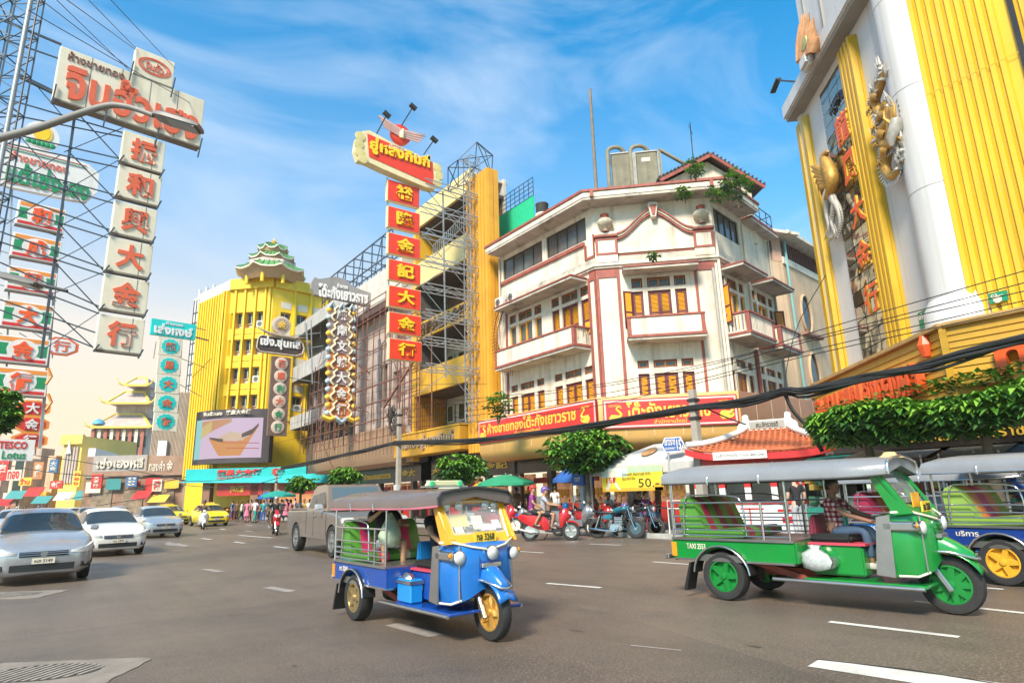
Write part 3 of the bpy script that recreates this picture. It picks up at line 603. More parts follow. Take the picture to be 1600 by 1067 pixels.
xc=uu(RC,500,1500)[0]
def halfcol(F,x,y,r,z0,z1,name='column'):
 m=MB(F.m@T3(x,y,0));m.lathe([(r,z0),(r,z1)],28);o=m.build(name,rwhite,RB,smooth=50)
 z=z0+1.2
 while z<z1-1:
  MB(F.m@T3(x,y,0)).lathe([(r+.004,z),(r+.004,z+.025)],28).build('joint',soff_g,o);z+=3.05
halfcol(RC,CW-.62,.35,.78,5.0,zt+1.2);halfcol(RC,-.05,.25,.42,4.0,zt+1.0)
MB(RC.m@T3(CW-.62,.35,0)).lathe([(.98,5.0),(.95,5.9),(.80,6.2)],28).build('column_base',rwhite,RB,smooth=50)
MB(RC.m).box(-.35,CW-.3,-.5,.0,zt,zt+.12).build('soffit',soff_g,RB)
MB(RC.m).box(-.4,CW-.2,-.62,-.3,zt+.123,zt+.75).build('cornice',rwhite,RB,bevel=.05)
MB(RC.m).box(1.6,CW-.3,-.2,2,zt+.7,zt+6).build('upper_wall',rwhite,RB)
for k in range(4):MB(RC.m).box(2.2+k*1.4,2.3+k*1.4,-.26,-.2,zt+1.0,zt+6).build('upper_fin',soff_g,RB)
zR=40.0;n=46;x0=.55
MB(RF.m).box(0,16,.02,3,5.0,zR).build('wall',ryel,RB)
dark_gaps=(9,15,22,30)
for i in range(n):
 wv=.21;a=x0-.5+i*wv
 if i in dark_gaps:continue
 MB(RF.m).prism([(a+.02,.015),(a+.05,-.07),(a+wv-.05,-.07),(a+wv-.02,.015)],5.0,zR,'z').build('rib',ryel,RB)
for zj in(11.8,18.6,25.4):MB(RF.m).box(.1,9.6,-.074,-.070,zj,zj+.02).build('sheet_joint',ryel2,RB)
xs_=RF.at(1583,40)[0]
MB(RF.m).box(xs_,xs_+.12,-.09,-.02,8,zR).build('dark_slot',stone_d,RB)
green=mat('plate_green',(.01,.22,.10),.45);
g0=RF.at(1545,465,.12);g1=RF.at(1577,472,.12);pl=thing('number_plate','green plate reading 03 on the yellow ribs of the right tower','plate',RF.P(g0[0],-.1,g0[1]))
za,zb_=RF.at(1547,475,.12)[1],RF.at(1546,459,.12)[1]
MB(RF.m).box(g0[0],g1[0],-.14,-.10,za,zb_).build('plate',green,pl);txt('03 –',RF.m@T3(0,-.142,0),(g0[0]+.05,g1[0]-.08,za+(zb_-za)*.5,zb_-.04),plaster,pl,.01,.02)
MB(RF.m@T3(g0[0]+.17,-.141,za+(zb_-za)*.28)).lathe([(.09,0),(.09,-.005)],14,ax='y').build('badge',plaster,pl)
g0=RC.at(1437,503,.12);g1=RC.at(1466,490,.12);za,zb_=g0[1]-.22,g0[1]+.25
pl=thing('number_plate','small green plate on the white wall right of the gold strip','plate',RC.P(g0[0],-.1,g0[1]))
MB(RC.m).box(g0[0],g1[0],-.14,-.10,za,zb_).build('plate',green,pl);txt('03-อ0904',RC.m@T3(0,-.142,0),(g0[0]+.04,g1[0]-.04,za+.24,zb_-.05),plaster,pl,.01,.01)
for ch,(x,y),h in(('龍',(1313,200),1.12),('鳳',(1325,260),1.08),('大',(1337,329),1.05),('金',(1346,397),1.0),('行',(1359,465),1.0)):
 u,z=RC.at(x+3,y,.3);o=txt(ch,RC.m@T3(0,-.25,0),(u-.50,u+.50,z-h/2,z+h/2),neon,RB,.08,.02,'character')
 o.data.materials.append(lside)
 for p in o.data.polygons:
  if abs(p.normal.dot(RC.y))<.5:p.material_index=1
u,z=RC.at(1305,160,.2)
for i,chh in enumerate('ห้างขายทองฮั่วเซ่งเฮง'[:10]):
 a=-.9+1.8*i/9;txt(chh,RC.m@T3(u+1.0*math.sin(a)*.75,-.12,z-.35+.5*math.cos(a))@Matrix.Rotation(a*.8,4,'Y'),(-.09,.09,-.13,.13),stone_d,RB,.05,.02)
gilt=mat('gilded_relief',(.50,.27,.05),.42,.35,.3,6,.5,60,patch=.3,pcol=(.45,.36,.24));silv=mat('silver_relief',(.48,.44,.38),.5,.2,.25,8,.5,60)
def path(F,pts,out):
 r=[]
 for(x,y)in pts:u,z=F.at(x,y,out);r.append(V((u,-out,z)))
 return r
dg=thing('dragon_relief','gilded dragon relief coiling down the white wall of the right tower','relief',RC.P(RC.at(1390,270)[0],-.3,RC.at(1390,270)[1]))
body=cr(path(RC,[(1383,112),(1376,135),(1368,160),(1378,178),(1388,160),(1392,185),(1380,205),(1384,225),(1397,222),(1403,200)],.35)+path(RC,[(1398,170),(1392,215),(1386,240),(1384,262),(1394,276),(1405,266),(1410,240),(1403,222)],.35))
n_=len(body);rad=[.07+.11*math.sin(math.pi*min(1,(i+4)/n_*1.0))**.7 for i in range(n_)]
MB(RC.m).tube(body,rad,12).build('body',gilt,dg,smooth=60)
m=MB(RC.m)
for i in range(2,n_-2,1):
 p=body[i];d=(body[i+1]-body[i-1]).normalized();s_=V((d.z,0,-d.x));k=rad[i]
 b=p+s_*k*.8;m.add([b-d*.07+V((0,-.03,0)),b+d*.07+V((0,-.03,0)),b+s_*.24+V((0,-.12,0)),b+V((0,.09,0))],[(0,1,2),(1,3,2),(3,0,2),(0,3,1)])
o=m.build('spines',silv,dg);stuff(o)
def claw(F,par,px,py,px2,py2,ma_,s=1.0):
 a,b=path(F,[(px,py),(px2,py2)],.4);m=MB(F.m);mid=(a+b)/2+V((.15,-.1,.1));m.tube([a,mid,b],[.15*s,.11*s,.07*s],8)
 for k in(-1,0,1):e=b+V((k*.16*s,-.1,-.22*s));m.tube([b,(b+e)/2+V((0,-.08,0)),e],[.05*s,.04*s,.01*s],6)
 m.build('leg',ma_,par,smooth=60)
for a in((1372,150,1362,168),(1388,180,1370,195),(1384,210,1372,222),(1396,195,1408,212),(1388,235,1378,250)):claw(RC,dg,*a,gilt)
m=MB(RC.m);h_=path(RC,[(1400,200)],.55)[0]
m.tube([h_+V((.1,0,.25)),h_,h_+V((-.15,-.08,-.22)),h_+V((-.2,-.1,-.45))],[.14,.19,.15,.06],10)
hd=m.build('head',silv,dg,smooth=60)
for k in(-1,1):MB(RC.m).tube([h_+V((.1*k,-.05,.2)),h_+V((.3*k,-.1,.5)),h_+V((.22*k,-.1,.75))],[.06,.045,.01],6).build('horn',gilt,dg,smooth=60)
m=MB(RC.m)
for(x,y)in[(1380,118),(1384,108),(1388,122),(1372,146),(1366,158),(1394,165),(1398,178),(1412,218),(1414,228),(1415,240),(1413,252),(1410,262),(1380,186),(1375,214)]:
 p=path(RC,[(x,y)],.35)[0]
 for k in range(4):e=p+V((rnd(-.4,.4),-.15,rnd(-.1,.55)));m.tube([p,(p+e)/2+V((rnd(-.08,.08),-.05,0)),e],[.07,.05,.008],5)
stuff(m.build('flames',silv,dg))
ph=thing('phoenix_relief','gilded phoenix relief with curled white tail beside the left gold strip','relief',RC.P(RC.at(1292,290)[0],-.3,RC.at(1292,290)[1]))
bd=cr(path(RC,[(1293,236),(1288,246),(1294,262),(1300,280),(1297,300),(1290,312)],.35));MB(RC.m).tube(bd,[.05+.2*math.sin(math.pi*i/len(bd))for i in range(len(bd))],10).build('body',gilt,ph,smooth=60)
for k,(tx,ty)in enumerate(((1266,260),(1268,268),(1271,278),(1275,288),(1279,298),(1284,306))):
 a,b=path(RC,[(1296,274+k*3),(tx,ty)],.32);mid=(a+b)/2+V((0,-.12,.15));MB(RC.m).tube([a,mid,b],[.09,.12,.02],6).build('wing_feather',gilt,ph,smooth=60)
for k,pts in enumerate(([(1298,300),(1304,320),(1300,345),(1306,365),(1298,372)],[(1296,305),(1310,325),(1314,350),(1308,370)],[(1294,305),(1292,330),(1296,355),(1292,368)])):
 c_=cr(path(RC,pts,.3));MB(RC.m).tube(c_,[.12*(1-.7*i/len(c_))+.02 for i in range(len(c_))],7).build('tail_feather',silv,ph,smooth=60)
 m=MB(RC.m)
 for i in range(1,len(c_),1):
  for sg in(-1,1):e=c_[i]+V((sg*.22,-.05,-.12));m.tube([c_[i],e],[.04,.008],4)
 stuff(m.build('barbs',silv,ph))
fo=thing('flame_ornament','orange and white flame shaped ornament on the left end of the tower cornice','ornament',RC.P(.5,-1,zt+1));
for k in range(9):
 x=1247+k*3.6;top=(38,24,22,30,20,34,28,46,58)[k];a,b=path(RC,[(1252+k*2.6,96-k*2),(x+2,top)],.75);MB(RC.m).tube([a,(a+b)/2+V((rnd(-.1,.1),0,0)),b],[.2,.16,.03],6).build('flame',mat('faded_orange_flame',(.55,.27,.12),.6,0,.3,4,streak=.5),fo,smooth=60)
p=path(RC,[(1260,68)],.85)[0];MB(RC.m@Matrix.Translation(p)).lathe([(.0,-.12),(.24,-.1),(.27,0),(.22,.1)],20,ax='y').build('disc',mat('faded_green_disc',(.40,.38,.14),.6,0,.2,4),fo)
p=path(RC,[(1264,96)],.7)[0];MB(RC.m).box(p.x-.4,p.x+.4,-.95,-.6,p.z-.3,p.z+.3).build('cloud_base',rwhite,fo,bevel=.12)
fl=thing('flood_light','small black floodlight on a bent arm left of the tower top','light',RC.P(-.2,-.4,zt-1));a=path(RC,[(1243,128),(1217,126),(1208,140)],.5)
MB(RC.m).tube(a,.04,6).build('arm',MAT['black_metal'],fl);MB(RC.m).bar(a[1]+V((0,0,.1)),a[2]+V((-.1,0,-.1)),.22,.08).build('lamp_head',MAT['black_metal'],fl)
yb=mat('canopy_yellow',(.55,.30,.025),.4,0,.12,.8,streak=.3,dirt=(.25,.13,.02));
CO=.75;cpa=RC.P(-.9,-CO,0);cpb=RC.P(CW+.1,-CO,0);RCc=FR((cpa.x,cpa.y),RC.d);L1=(cpb-cpa).length;RFc=FR((cpb.x,cpb.y),(0,-1))
def clap(F,x0,x1,z0,z1):
 MB(F.m).box(x0,x1,.03,1.2,z0,z1+.05).build('canopy',yb,RB)
 n=9;h=(z1-z0)/n
 for i in range(n):MB(F.m).add([(x0,.028,z0+i*h),(x1,.028,z0+i*h),(x1,-.02,z0+i*h+.012),(x0,-.02,z0+i*h+.012),(x0,.01,z0+(i+1)*h),(x1,.01,z0+(i+1)*h)],[(0,1,2,3),(3,2,5,4)]).build('board',yb,RB)
 MB(F.m).box(x0-.05,x1+.05,-.12,1.3,z1+.053,z1+.18).build('canopy_cap',mat('canopy_cap',(.50,.30,.10),.5,0,.2,2,streak=.4),RB,bevel=.02)
clap(RCc,0,L1,3.55,5.2);clap(RFc,.1,14,3.75,5.2)
MB(RFc.m).box(-.06,.10,-.06,.1,3.55,5.25).build('corner_post',yb,RB)
def rlet(s_,F,x0,x1,z0,z1):
 for k,chh in enumerate(s_):
  if chh==' ':continue
  w_=(x1-x0)/len(s_);o=txt(chh,F.m@T3(0,-.06,0),(x0+k*w_+.03,x0+(k+1)*w_-.03,z0,z1),neon,RB,.22,.04,'letter')
  o.data.materials.append(lside)
zc=RCc.at(1440,591)[1];rlet('ฮั่วเซ่งเฮงทองคำ',RCc,.5,L1-1.0,zc-.42,zc+.42);zc=RFc.at(1535,569)[1];rlet('ทองคำ',RFc,1.0,4.6,zc-.33,zc+.36)
MB(RCc.m@T3(L1-.75,-.05,5.0)).lathe([(.12,-.3),(.2,0),(.1,.25)],8).build('finial',neon,RB)
GFr=FR((18.3,5.9),(0,-1))
for x in(-3.2,-.2,3.4,7.2):MB(GFr.m).box(x-.25,x+.25,.1,.7,.13,2.95).build('pillar',stone_d,RB)
MB(GFr.m).box(-3.4,12,.0,.6,2.40,2.95).build('portal_beam',stone_d,RB)
txt('ฮั่วเซ่งเฮง เยาวราช HUA SENG HENG',GFr.m@T3(0,-.01,0),(-1.6,4.2,2.55,2.85),gold,RB,.03,.01)
MB(GFr.m).box(-3.4,12,4.5,4.6,.13,2.6).build('inner_wall',mat('inner_brown_wall',(.12,.07,.04),.7,0,.4,1.5),RB)
MB(GFr.m).box(-3.4,12,.62,4.5,2.6,2.7).build('inner_ceiling',mat('inner_ceiling',(.35,.22,.16),.7,0,.4,2),RB)
for k in range(6):MB(GFr.m).box(-2.6+k*1.3,-1.9+k*1.3,4.3,4.49,1.4,2.4).build('lit_poster',mat('lit_poster%d'%(k%3),((.5,.5,.45),(.5,.1,.05),(.5,.35,.1))[k%3],.5,0,.4,3,emit=.35),RB)
MB(RC.m).box(-.2,CW-.9,.6,.8,.13,3.9).build('wall',stone_d,RB)
# ================= yellow balconied building in mid street
myel=mat('yellow_render',(.74,.40,.03),.5,0,.10,.8,streak=.65,dirt=(.34,.18,.04));mpale=mat('pale_yellow_render',(.78,.60,.25),.6,0,.08,.8,streak=.6,dirt=(.42,.30,.14))
mpil=mat('yellow_ribbed_pier',(.70,.33,.03),.45,0,.15,.8,streak=.7,dirt=(.32,.13,.02),sy=.08)
inner=mat('balcony_inner_wall',(.62,.55,.47),.8,0,.1,1,streak=.3);innd=mat('dark_louvre_wall',(.16,.09,.06),.7,0,.2,2)
MY=thing('yellow_balcony_building','yellow building with deep balconies behind the red hanging sign','building',(20,28.4,0))
FM=FR((19.9,28.3),(0,-1));D_=.0
pL=FM.at(737,400)[0];pR=FM.at(771,400)[0];xl=FM.at(648,560)[0];ztop=FM.at(752,276)[1]
MB(FM.m).box(pL,pR,-.35,.45,3.9,ztop).build('pier',mpil,MY)
nr=7
for i in range(nr):a=pL+(pR-pL)*i/nr;MB(FM.m).box(a+.04,a+(pR-pL)/nr-.04,-.40,-.352,3.9,ztop-.02).build('pier_rib',mpil,MY)
for k in range(2):a=-.3+k*.4;MB(FM.m).box(pR+.002,pR+.05,a,a+.33,3.9,ztop-.02).build('pier_rib',mpil,MY)
MB(FM.m).box(pL-.3,pL,-.2,.2,16.5,ztop-.5).build('pier_return',myel,MY)
bands=[((654,327),(656,355),mpale),((655,412),(658.5,445),mpale),((659.6,504),(659.6,529),myel),((655,580),(655,618),myel)]
zb=[]
for(a,b,ma_)in bands:
 z1=FM.at(*a)[1];z0=FM.at(*b)[1]
 zb.append((z0,z1));MB(FM.m).box(xl,pL-.002,-.05,.14,z0,z1).build('balcony_parapet',ma_,MY)
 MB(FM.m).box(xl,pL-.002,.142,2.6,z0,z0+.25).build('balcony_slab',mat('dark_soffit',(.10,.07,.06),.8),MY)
for x in(xl,xl+.001):pass
MB(FM.m).box(xl-.35,xl-.003,-.02,9,3.9,zb[0][1]-.4).build('side_wall',myel,MY)
fl_=sorted(zb);
MB(FM.m).box(xl,pL,2.6,2.8,5,zb[0][1]).build('back_wall',inner,MY)
for i,(z0,z1)in enumerate(fl_):
 zz=fl_[i-1][1]-.9 if i else 5.7
 top=z0
 if i>1:MB(FM.m).box(xl+.2,pL-.2,2.5,2.59,zz,top).build('louvre_wall',innd,MY)
 for k in range(5):
  a=xl+.3+k*(pL-xl)/5;b=a+(pL-xl)/5*.6;W_=MB(FM.m).box(a,b,2.42,2.5,zz+.8,min(top-.5,zz+2.3)).build('window',plaster,MY);MB(FM.m).box(a+.12,b-.12,2.40,2.418,zz+.9,min(top-.6,zz+2.2)).build('pane',mat('olive_glass',(.06,.07,.035),.15),W_)
MB(FM.m).box(xl-.1,pL-.1,.3,3,zb[0][1]-.3,zb[0][1]-.1).build('roof',inner,MY)
wx=FM.at(672,610)[0];
m=MB(FM.m);
for k in range(14):a=.15+k*.17;MB(FM.m).box(xl+.002,xl+.05,a,a+.12,5.6,fl_[0][0]).build('side_rib',mat('side_rib_ochre',(.55,.24,.02),.5,0,.1,2),MY)
zf1=FM.at(632,684)[1];zf0=FM.at(634,716)[1];xf0=FM.at(632,700)[0];xf1=FM.at(742,680)[0]
MB(FM.m).box(xf0,xf1-.35,-.8,.3,zf0,zf1).build('fascia',mat('fascia_ochre',(.60,.30,.02),.4,0,.1,1,streak=.3),MY,bevel=.02)
MB(FM.m).box(xf0-.05,xf1-.3,-.86,.3,zf1+.003,zf1+.09).build('fascia_cap',myel,MY)
txt('ร้านทองยู่หลงกิมกี่',FM.m@T3(0,-.81,0),(xf0+.7,xf1-1.0,zf0+.28,zf1-.18),mat('chrome_letter',(.45,.40,.36),.25,.7),MY,.10,.02)
zl=fl_[1][0]+.5*(fl_[1][1]-fl_[1][0]);txt('裕隆金記大金行',FM.m@T3(0,-.06,0),(xl+.9,pL-.6,zl-.42,zl+.45),mat('brown_letter',(.12,.08,.05),.5),MY,.12,.03)
MB(FM.m).add([(xl-.3,-.05,5.6),(xl-.3-1.3,-.8,zf1+.1),(xl-.3,-.8,zf1+.1)],[(0,1,2)]).build('brace_panel',myel,MY)
shopfront(FR((21,28.3),(0,-1)),xl-1,-.2,MY)
txt('大金行 裕隆金記',FR((21,28.3),(0,-1)).m@T3(0,-.01,0),(xl+.5,-.8,3.0,3.4),gold,MY,.03,.02)
MB(FR((21,28.3),(0,-1)).m).box(xl-1,-.1,.0,1,3.91,4.3).build('shop_header',stone_d,MY)
gm=thing('rooftop_cage','black wire cage and green mesh screen on the roof between the buildings','cage',FM.P(-.2,2,18));a=FM.at(778,330,-2);b=FM.at(822,340,-2);zz=[FM.at(776,315,-2)[1],FM.at(776,337,-2)[1],FM.at(776,375,-2)[1]]
MB(FM.m).box(a[0],b[0]+.8,2,2.05,zz[2]-1,zz[1]-.2).build('green_mesh',mat('green_net',(.01,.45,.22),.8,0,.15,6),gm)
MB(FM.m).box(a[0]-.5,a[0],1.9,2.1,zz[2]-2,zz[1]-.1).build('wall',plaster,gm)
m=MB(FM.m)
for k in range(9):x=a[0]+(b[0]+.8-a[0])*k/8;m.bar((x,2,zz[1]-.2),(x,2,zz[0]),.03)
for k in range(5):z=zz[1]-.2+(zz[0]-zz[1]+.2)*k/4;m.bar((a[0],2,z),(b[0]+.8,2,z),.03)
stuff(m.build('wire_cage',MAT['black_metal'],gm))
fs=thing('wire_fan_screen','rusty fan shaped wire screen fixed between the yellow pier and the corner house','screen',FM.P(0,-.3,7))
m=MB(FM.m);c=V((*[FM.at(800,520,.4)[0]],-.45,FM.at(800,520,.4)[1]))
for k in range(34):
 a=math.radians(95+k*5.3);m.bar(c+V((math.cos(a)*1.2,0,math.sin(a)*1.5)),c+V((math.cos(a)*1.95,0,math.sin(a)*2.35)),.02)
for r in(1.3,1.65):m.tube([c+V((math.cos(math.radians(95+k*9))*r,0,math.sin(math.radians(95+k*9))*r*1.22))for k in range(20)],.025,5)
stuff(m.build('wires',mat('rust',(.16,.06,.035),.8,0,.3,8),fs))
steel=mat('galvanised_steel',(.34,.36,.37),.5,.4,.15,4)
tz=FM.at(742,235,.9)[1];LT=thing('lattice_sign_tower','galvanised lattice tower standing on the canopy by the yellow pier','lattice tower',(18.9,30,5))
bx,by=onY(741,600,30).x,30;lz=onY(741,660,30).z;lt=onY(741,250,30).z
m=MB();lattice(m,(bx,by,lz),(bx,by,lt),.75,.75,24,.035);stuff(m.build('lattice_mast',steel,LT))
m=MB();hx=onY(742,262,30)
top=V((bx,by,lt));
P_=[onY(*p,30)+V((0,o_,0))for p,o_ in(((716,268),-.6),(716,268),((745,222),-.6),((770,242),-.6))if isinstance(p,tuple)]if 0 else None
K=[onY(700,262,29.7),onY(716,250,30.4),onY(745,222,29.7),onY(770,243,29.7),onY(768,275,29.7),onY(742,262,29.7),onY(700,300,29.7),onY(716,292,30.4),onY(758,236,31.2)]
for i in range(len(K)):
 for j in range(i+1,len(K)):
  if(K[i]-K[j]).length<3.2:m.bar(K[i],K[j],.045)
stuff(m.build('head_frame',mat('dark_steel',(.07,.09,.11),.5,.3),LT))
RS=thing('hanging_gold_shop_sign','tall red hanging sign with yellow Chinese characters and a gold-framed red Thai board','hanging sign',onY(632,425,30),0,'hanging shop signs')
FY=FR((0,30),(1,0))
prd=mat('sign_vermilion',(.75,.05,.02),.4,0,.05,2);pyl=mat('sign_yellow',(.88,.58,.02),.4,0,.05,2);pcr=mat('sign_cream_edge',(.75,.62,.36),.5,0,.1,3)
for i,ch in enumerate('裕隆金記大金行'):
 y0=279+i*41.3;a=FY.at(605.5+i*.4,y0+1);b=FY.at(607+i*.4,y0+34);c_=FY.at(655+i*.6,y0+20)
 x0,x1=a[0],c_[0];z1=a[1];z0=z1-(a[1]-b[1])*1.0
 p=MB(FY.m).box(x0,x1,-.02,.24,z0,z1).build('panel',pcr,RS);MB(FY.m).box(x0+.035,x1-.035,-.045,-.022,z0+.035,z1-.035).build('face',prd,p)
 txt(ch,FY.m@T3(0,-.047,0),(x0+(x1-x0)*.26,x1-(x1-x0)*.22,z0+.24,z1-.18),pyl,p,.08,.03,'character')
fr=[(558,218),(556,233),(561,249),(573,252),(598,264),(640,282),(664,292),(680,296),(690,288),(691,270),(686,258),(660,246),(600,216),(578,204),(566,205)]
fp=[FY.at(x,y,.3)for x,y in fr];MB(FY.m).prism(fp,-.30,.25).build('board',pcr,RS)
ip=[FY.at(x,y,.32)for x,y in[(574,209),(577,245),(678,290),(676,254)]];bd_=MB(FY.m).prism(ip,-.33,-.302).build('board_face',prd,RS)
bw=FY.at(625,230,.3);Lx0,Lx1=ip[0][0],ip[3][0];zc0=(ip[0][1]+ip[1][1])/2;zc1=(ip[2][1]+ip[3][1])/2
txt('ยู่หลงกิมกี่',FY.m@T3(0,-.335,0),(Lx0+.15,Lx1-.2,ip[1][1]+.2,ip[1][1]+1.25),pyl,bd_,.08,.04);txt('ห้างค้าทอง',FY.m@T3(0,-.335,0),(Lx0+1.3,Lx0+3.2,ip[0][1]-.55,ip[0][1]-.15),plaster,bd_,.03,.02)
for(x,y)in((563,213),(561,225),(562,238),(567,248),(684,262),(686,274),(683,286)):
 u,z=FY.at(x,y,.33);MB(FY.m@T3(u,-.30,z)).lathe([(.30,0),(.28,-.05),(.1,-.06)],14,ax='y').build('scroll',mat('sign_olive_gold',(.62,.52,.22),.5),RS,smooth=50)
u,z=FY.at(628,209,.3);MB(FY.m@T3(u,-.2,z)).lathe([(.62,.25),(.62,-.02),(.5,-.06),(.35,-.05)],24,ax='y').build('emblem_disc',prd,RS,smooth=50)
for sg in(-1,1):
 for k in range(4):MB(FY.m).prism([(u+sg*.1,z-.25+k*.12),(u+sg*(1.15+.12*k),z+.05+.16*k-.25*(sg>0)),(u+sg*(1.1+.12*k),z+.16+.16*k-.25*(sg>0)),(u+sg*.1,z-.1+k*.12)],-.32-.02*k,-.26-.02*k).build('wing_feather',mat('wing_pink',(.62,.38,.33),.5),RS)
MB(FY.m).tube([(u,-.3,z-.3),(u-.02,-.34,z),(u+.05,-.34,z+.3)],[.14,.16,.05],8).build('bird_body',pcr,RS,smooth=60)
for(a,b)in(((589,209),(604,180)),((628,196),(645,168)),((663,241),(678,219))):
 p,q_=FY.at(*a,.3),FY.at(*b,1.0);MB(FY.m).tube([(p[0],-.2,p[1]),(q_[0],-1.0,q_[1])],.035,5).build('lamp_arm',MAT['black_metal'],RS)
 MB(FY.m@T3(q_[0],-1.0,q_[1])@Matrix.Rotation(.5,4,'Y')).box(-.22,.22,-.12,.12,-.05,.13).build('flood_lamp',MAT['black_metal'],RS)
m=MB();
for y in(275,312,352,395,436,477,518,560):
 for dy in(0,-.6):
  a=onY(657,y+10,30.1)+V((0,dy,0));b=onY(740,y+36-(y-275)*.06,30.1)+V((0,dy,0));c_=V((0,0,-.35));m.bar(a,b,.05).bar(a+c_,b+c_,.05)
  for k in range(4):m.bar(a.lerp(b,k/4)+(c_ if k%2 else V()),a.lerp(b,(k+1)/4)+(V()if k%2 else c_),.03)
ys=(275,352,436,518)
for y in ys:
 a=onY(657,y+10,30.1);b=onY(740,y+110,30.1);m.bar(a,b,.035);a=onY(657,y+95,30.1);b=onY(740,y+36,30.1);m.bar(a,b,.035)
m.bar(onY(692,300,30.1),onY(697,590,30.1),.07).bar(onY(605,278,30.4),onY(609,572,30.4),.06)
stuff(m.build('truss_arms',steel,LT))
m=MB(FM.m);a0=FM.at(676,400,.3);
for k in range(18):
 t0=k/18;p=V(FM.at(676+62*t0,402-62*t0,.3)).to_3d();x,z=p.x,p.y;m.bar((x,-.3,z),(x+.1,-.3,z+.8),.035)
m.bar((*[FM.at(676,402,.3)[0]],-.3,FM.at(676,402,.3)[1]),(FM.at(738,340,.3)[0],-.3,FM.at(738,340,.3)[1]),.04);m.bar((FM.at(676,390,.3)[0],-.3,FM.at(676,385,.3)[1]),(FM.at(738,340,.3)[0],-.3,FM.at(738,322,.3)[1]),.04)
stuff(m.build('cable_ladder',steel,LT))
# ================= weathered old building with rusty scaffold, brown ribbed canopy
FO=FR((20,38.9),(0,-1))
OB=thing('old_weathered_building','peeling pinkish old building with grey balconies behind rusty scaffolding','building',(20,40,0))
pinkw=mat('peeling_pink_wall',(.50,.40,.34),.85,0,.15,.8,.2,20,streak=.7,patch=.5,pcol=(.22,.17,.14));greyw=mat('grey_balcony',(.42,.40,.38),.8,0,.2,.8,streak=.8)
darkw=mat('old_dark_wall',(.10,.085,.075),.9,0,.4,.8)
xa=FO.at(650,560)[0];zt1=FO.at(620,460)[1]
xb=FO.at(556,560)[0];xc=FO.at(468,560)[0]
arch=[(xa-3.6,xa-2.2,8.2,10.6),(xa-5.6,xa-4.6,8.2,11.5),(xa-3.4,xa-2.4,12.5,15)]
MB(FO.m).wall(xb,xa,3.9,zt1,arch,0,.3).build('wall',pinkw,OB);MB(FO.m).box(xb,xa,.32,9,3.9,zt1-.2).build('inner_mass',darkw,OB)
z5=FO.at(600,476)[1];MB(FO.m).box(xb-.3,xa,-.9,.1,z5-.9,z5-.5).build('roof_edge',mat('maroon_brown_roof',(.10,.055,.05),.8,0,.3,2),OB)
MB(FO.m).box(xb-1,xa-2,-.2,9,zt1,zt1+2.6).build('upper_wall',mat('pale_block_wall',(.55,.50,.44),.8,0,.1,1.2,streak=.4),OB)
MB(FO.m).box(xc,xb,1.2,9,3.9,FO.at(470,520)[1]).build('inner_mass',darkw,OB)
for(a,b)in(((470,505),(470,523)),((468,569),(468,592)),((466,648),(466,668))):
 z1=FO.at(*a,.6)[1];z0=FO.at(*b,.6)[1]
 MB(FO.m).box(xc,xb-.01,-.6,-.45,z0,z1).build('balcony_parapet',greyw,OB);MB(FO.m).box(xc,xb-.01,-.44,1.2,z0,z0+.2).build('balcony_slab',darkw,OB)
for i in range(6):
 x=xc+1+i*(xb-xc-1)/6
 for z0 in(7.2,10.6):W_=MB(FO.m).box(x,x+1.1,1.0,1.19,z0,z0+1.6).build('window',greyw,OB);MB(FO.m).box(x+.12,x+.98,.97,.998,z0+.12,z0+1.48).build('pane',glass_d,W_)
am=MB(FO.m);c=V((FO.at(633,665)[0],-.02,FO.at(633,665)[1]))
for k in range(11):a=math.pi*k/10;am.bar(c+V((math.cos(a)*.75,0,math.sin(a)*.75)),c+V((math.cos(a)*1.2,0,math.sin(a)*1.2)),.07)
am.tube([c+V((math.cos(math.pi*k/16)*1.25,0,math.sin(math.pi*k/16)*1.25))for k in range(17)],.07,5);stuff(am.build('fanlight',darkw,OB))
rust=mat('rust',(0,0,0));rust2=mat('dark_rust',(.20,.085,.06),.8,0,.3,4)
SF=thing('rusty_scaffold','rusty tube scaffold standing on the brown canopy before the old building','scaffold',FO.P(xb,-1,5))
x0=FO.at(474,600,1.6)[0];x1=FO.at(655,640,1.6)[0];n=22
pm=MB(FO.m);zz=5.6
for i in range(n+1):
 x=x0+(x1-x0)*i/n
 h=10+rnd(-1.5,2.5)+(3.5 if .45<i/n<.95 else 0)
 for y in((-1.6,)if i%2 else(-1.6,-.7)):pm.bar((x,y,zz),(x+rnd(-.1,.1),y,h+1),.06)
for z in[zz+1.3*k for k in range(9)]:
 a=x0+rnd(0,3);b=x1-rnd(0,4)
 if z>12:a=x0+(x1-x0)*.45
 pm.bar((a,-1.65,z+rnd(-.1,.1)),(b,-1.65,z+rnd(-.1,.1)),.055);pm.bar((a,-.75,z+.3),(b,-.75,z+.2),.045)
for i in range(34):
 x=rnd(x0+1,x1-3);z=rnd(6,14);pm.bar((x,-1.62,z),(x+rnd(-2.2,2.2),-1.0,z+rnd(-2.5,2.5)),.045)
stuff(pm.build('scaffold_tubes',rust2,SF))
m=MB(FO.m)
for k in range(9):z=6.6+k*.55;x=x1-2.5+rnd(-.3,.3);m.bar((x,-1.7,z),(x+rnd(1.2,2.6),-1.5,z+rnd(-.15,.3)),.06)
m.bar((x1-5,-1.7,7.6),(x1-.6,-1.6,10.2),.12);m.bar((x1-2.6,-1.7,6),(x1-2.5,-1.7,12),.08);m.bar((x1-1.2,-1.7,6),(x1-1.1,-1.7,11.5),.08)
stuff(m.build('bracket_bars',rust2,SF))
RFm=thing('roof_frame','dark open steel frame on the rooftop left of the red hanging sign','frame',FO.P(xb-2,1,zt1))
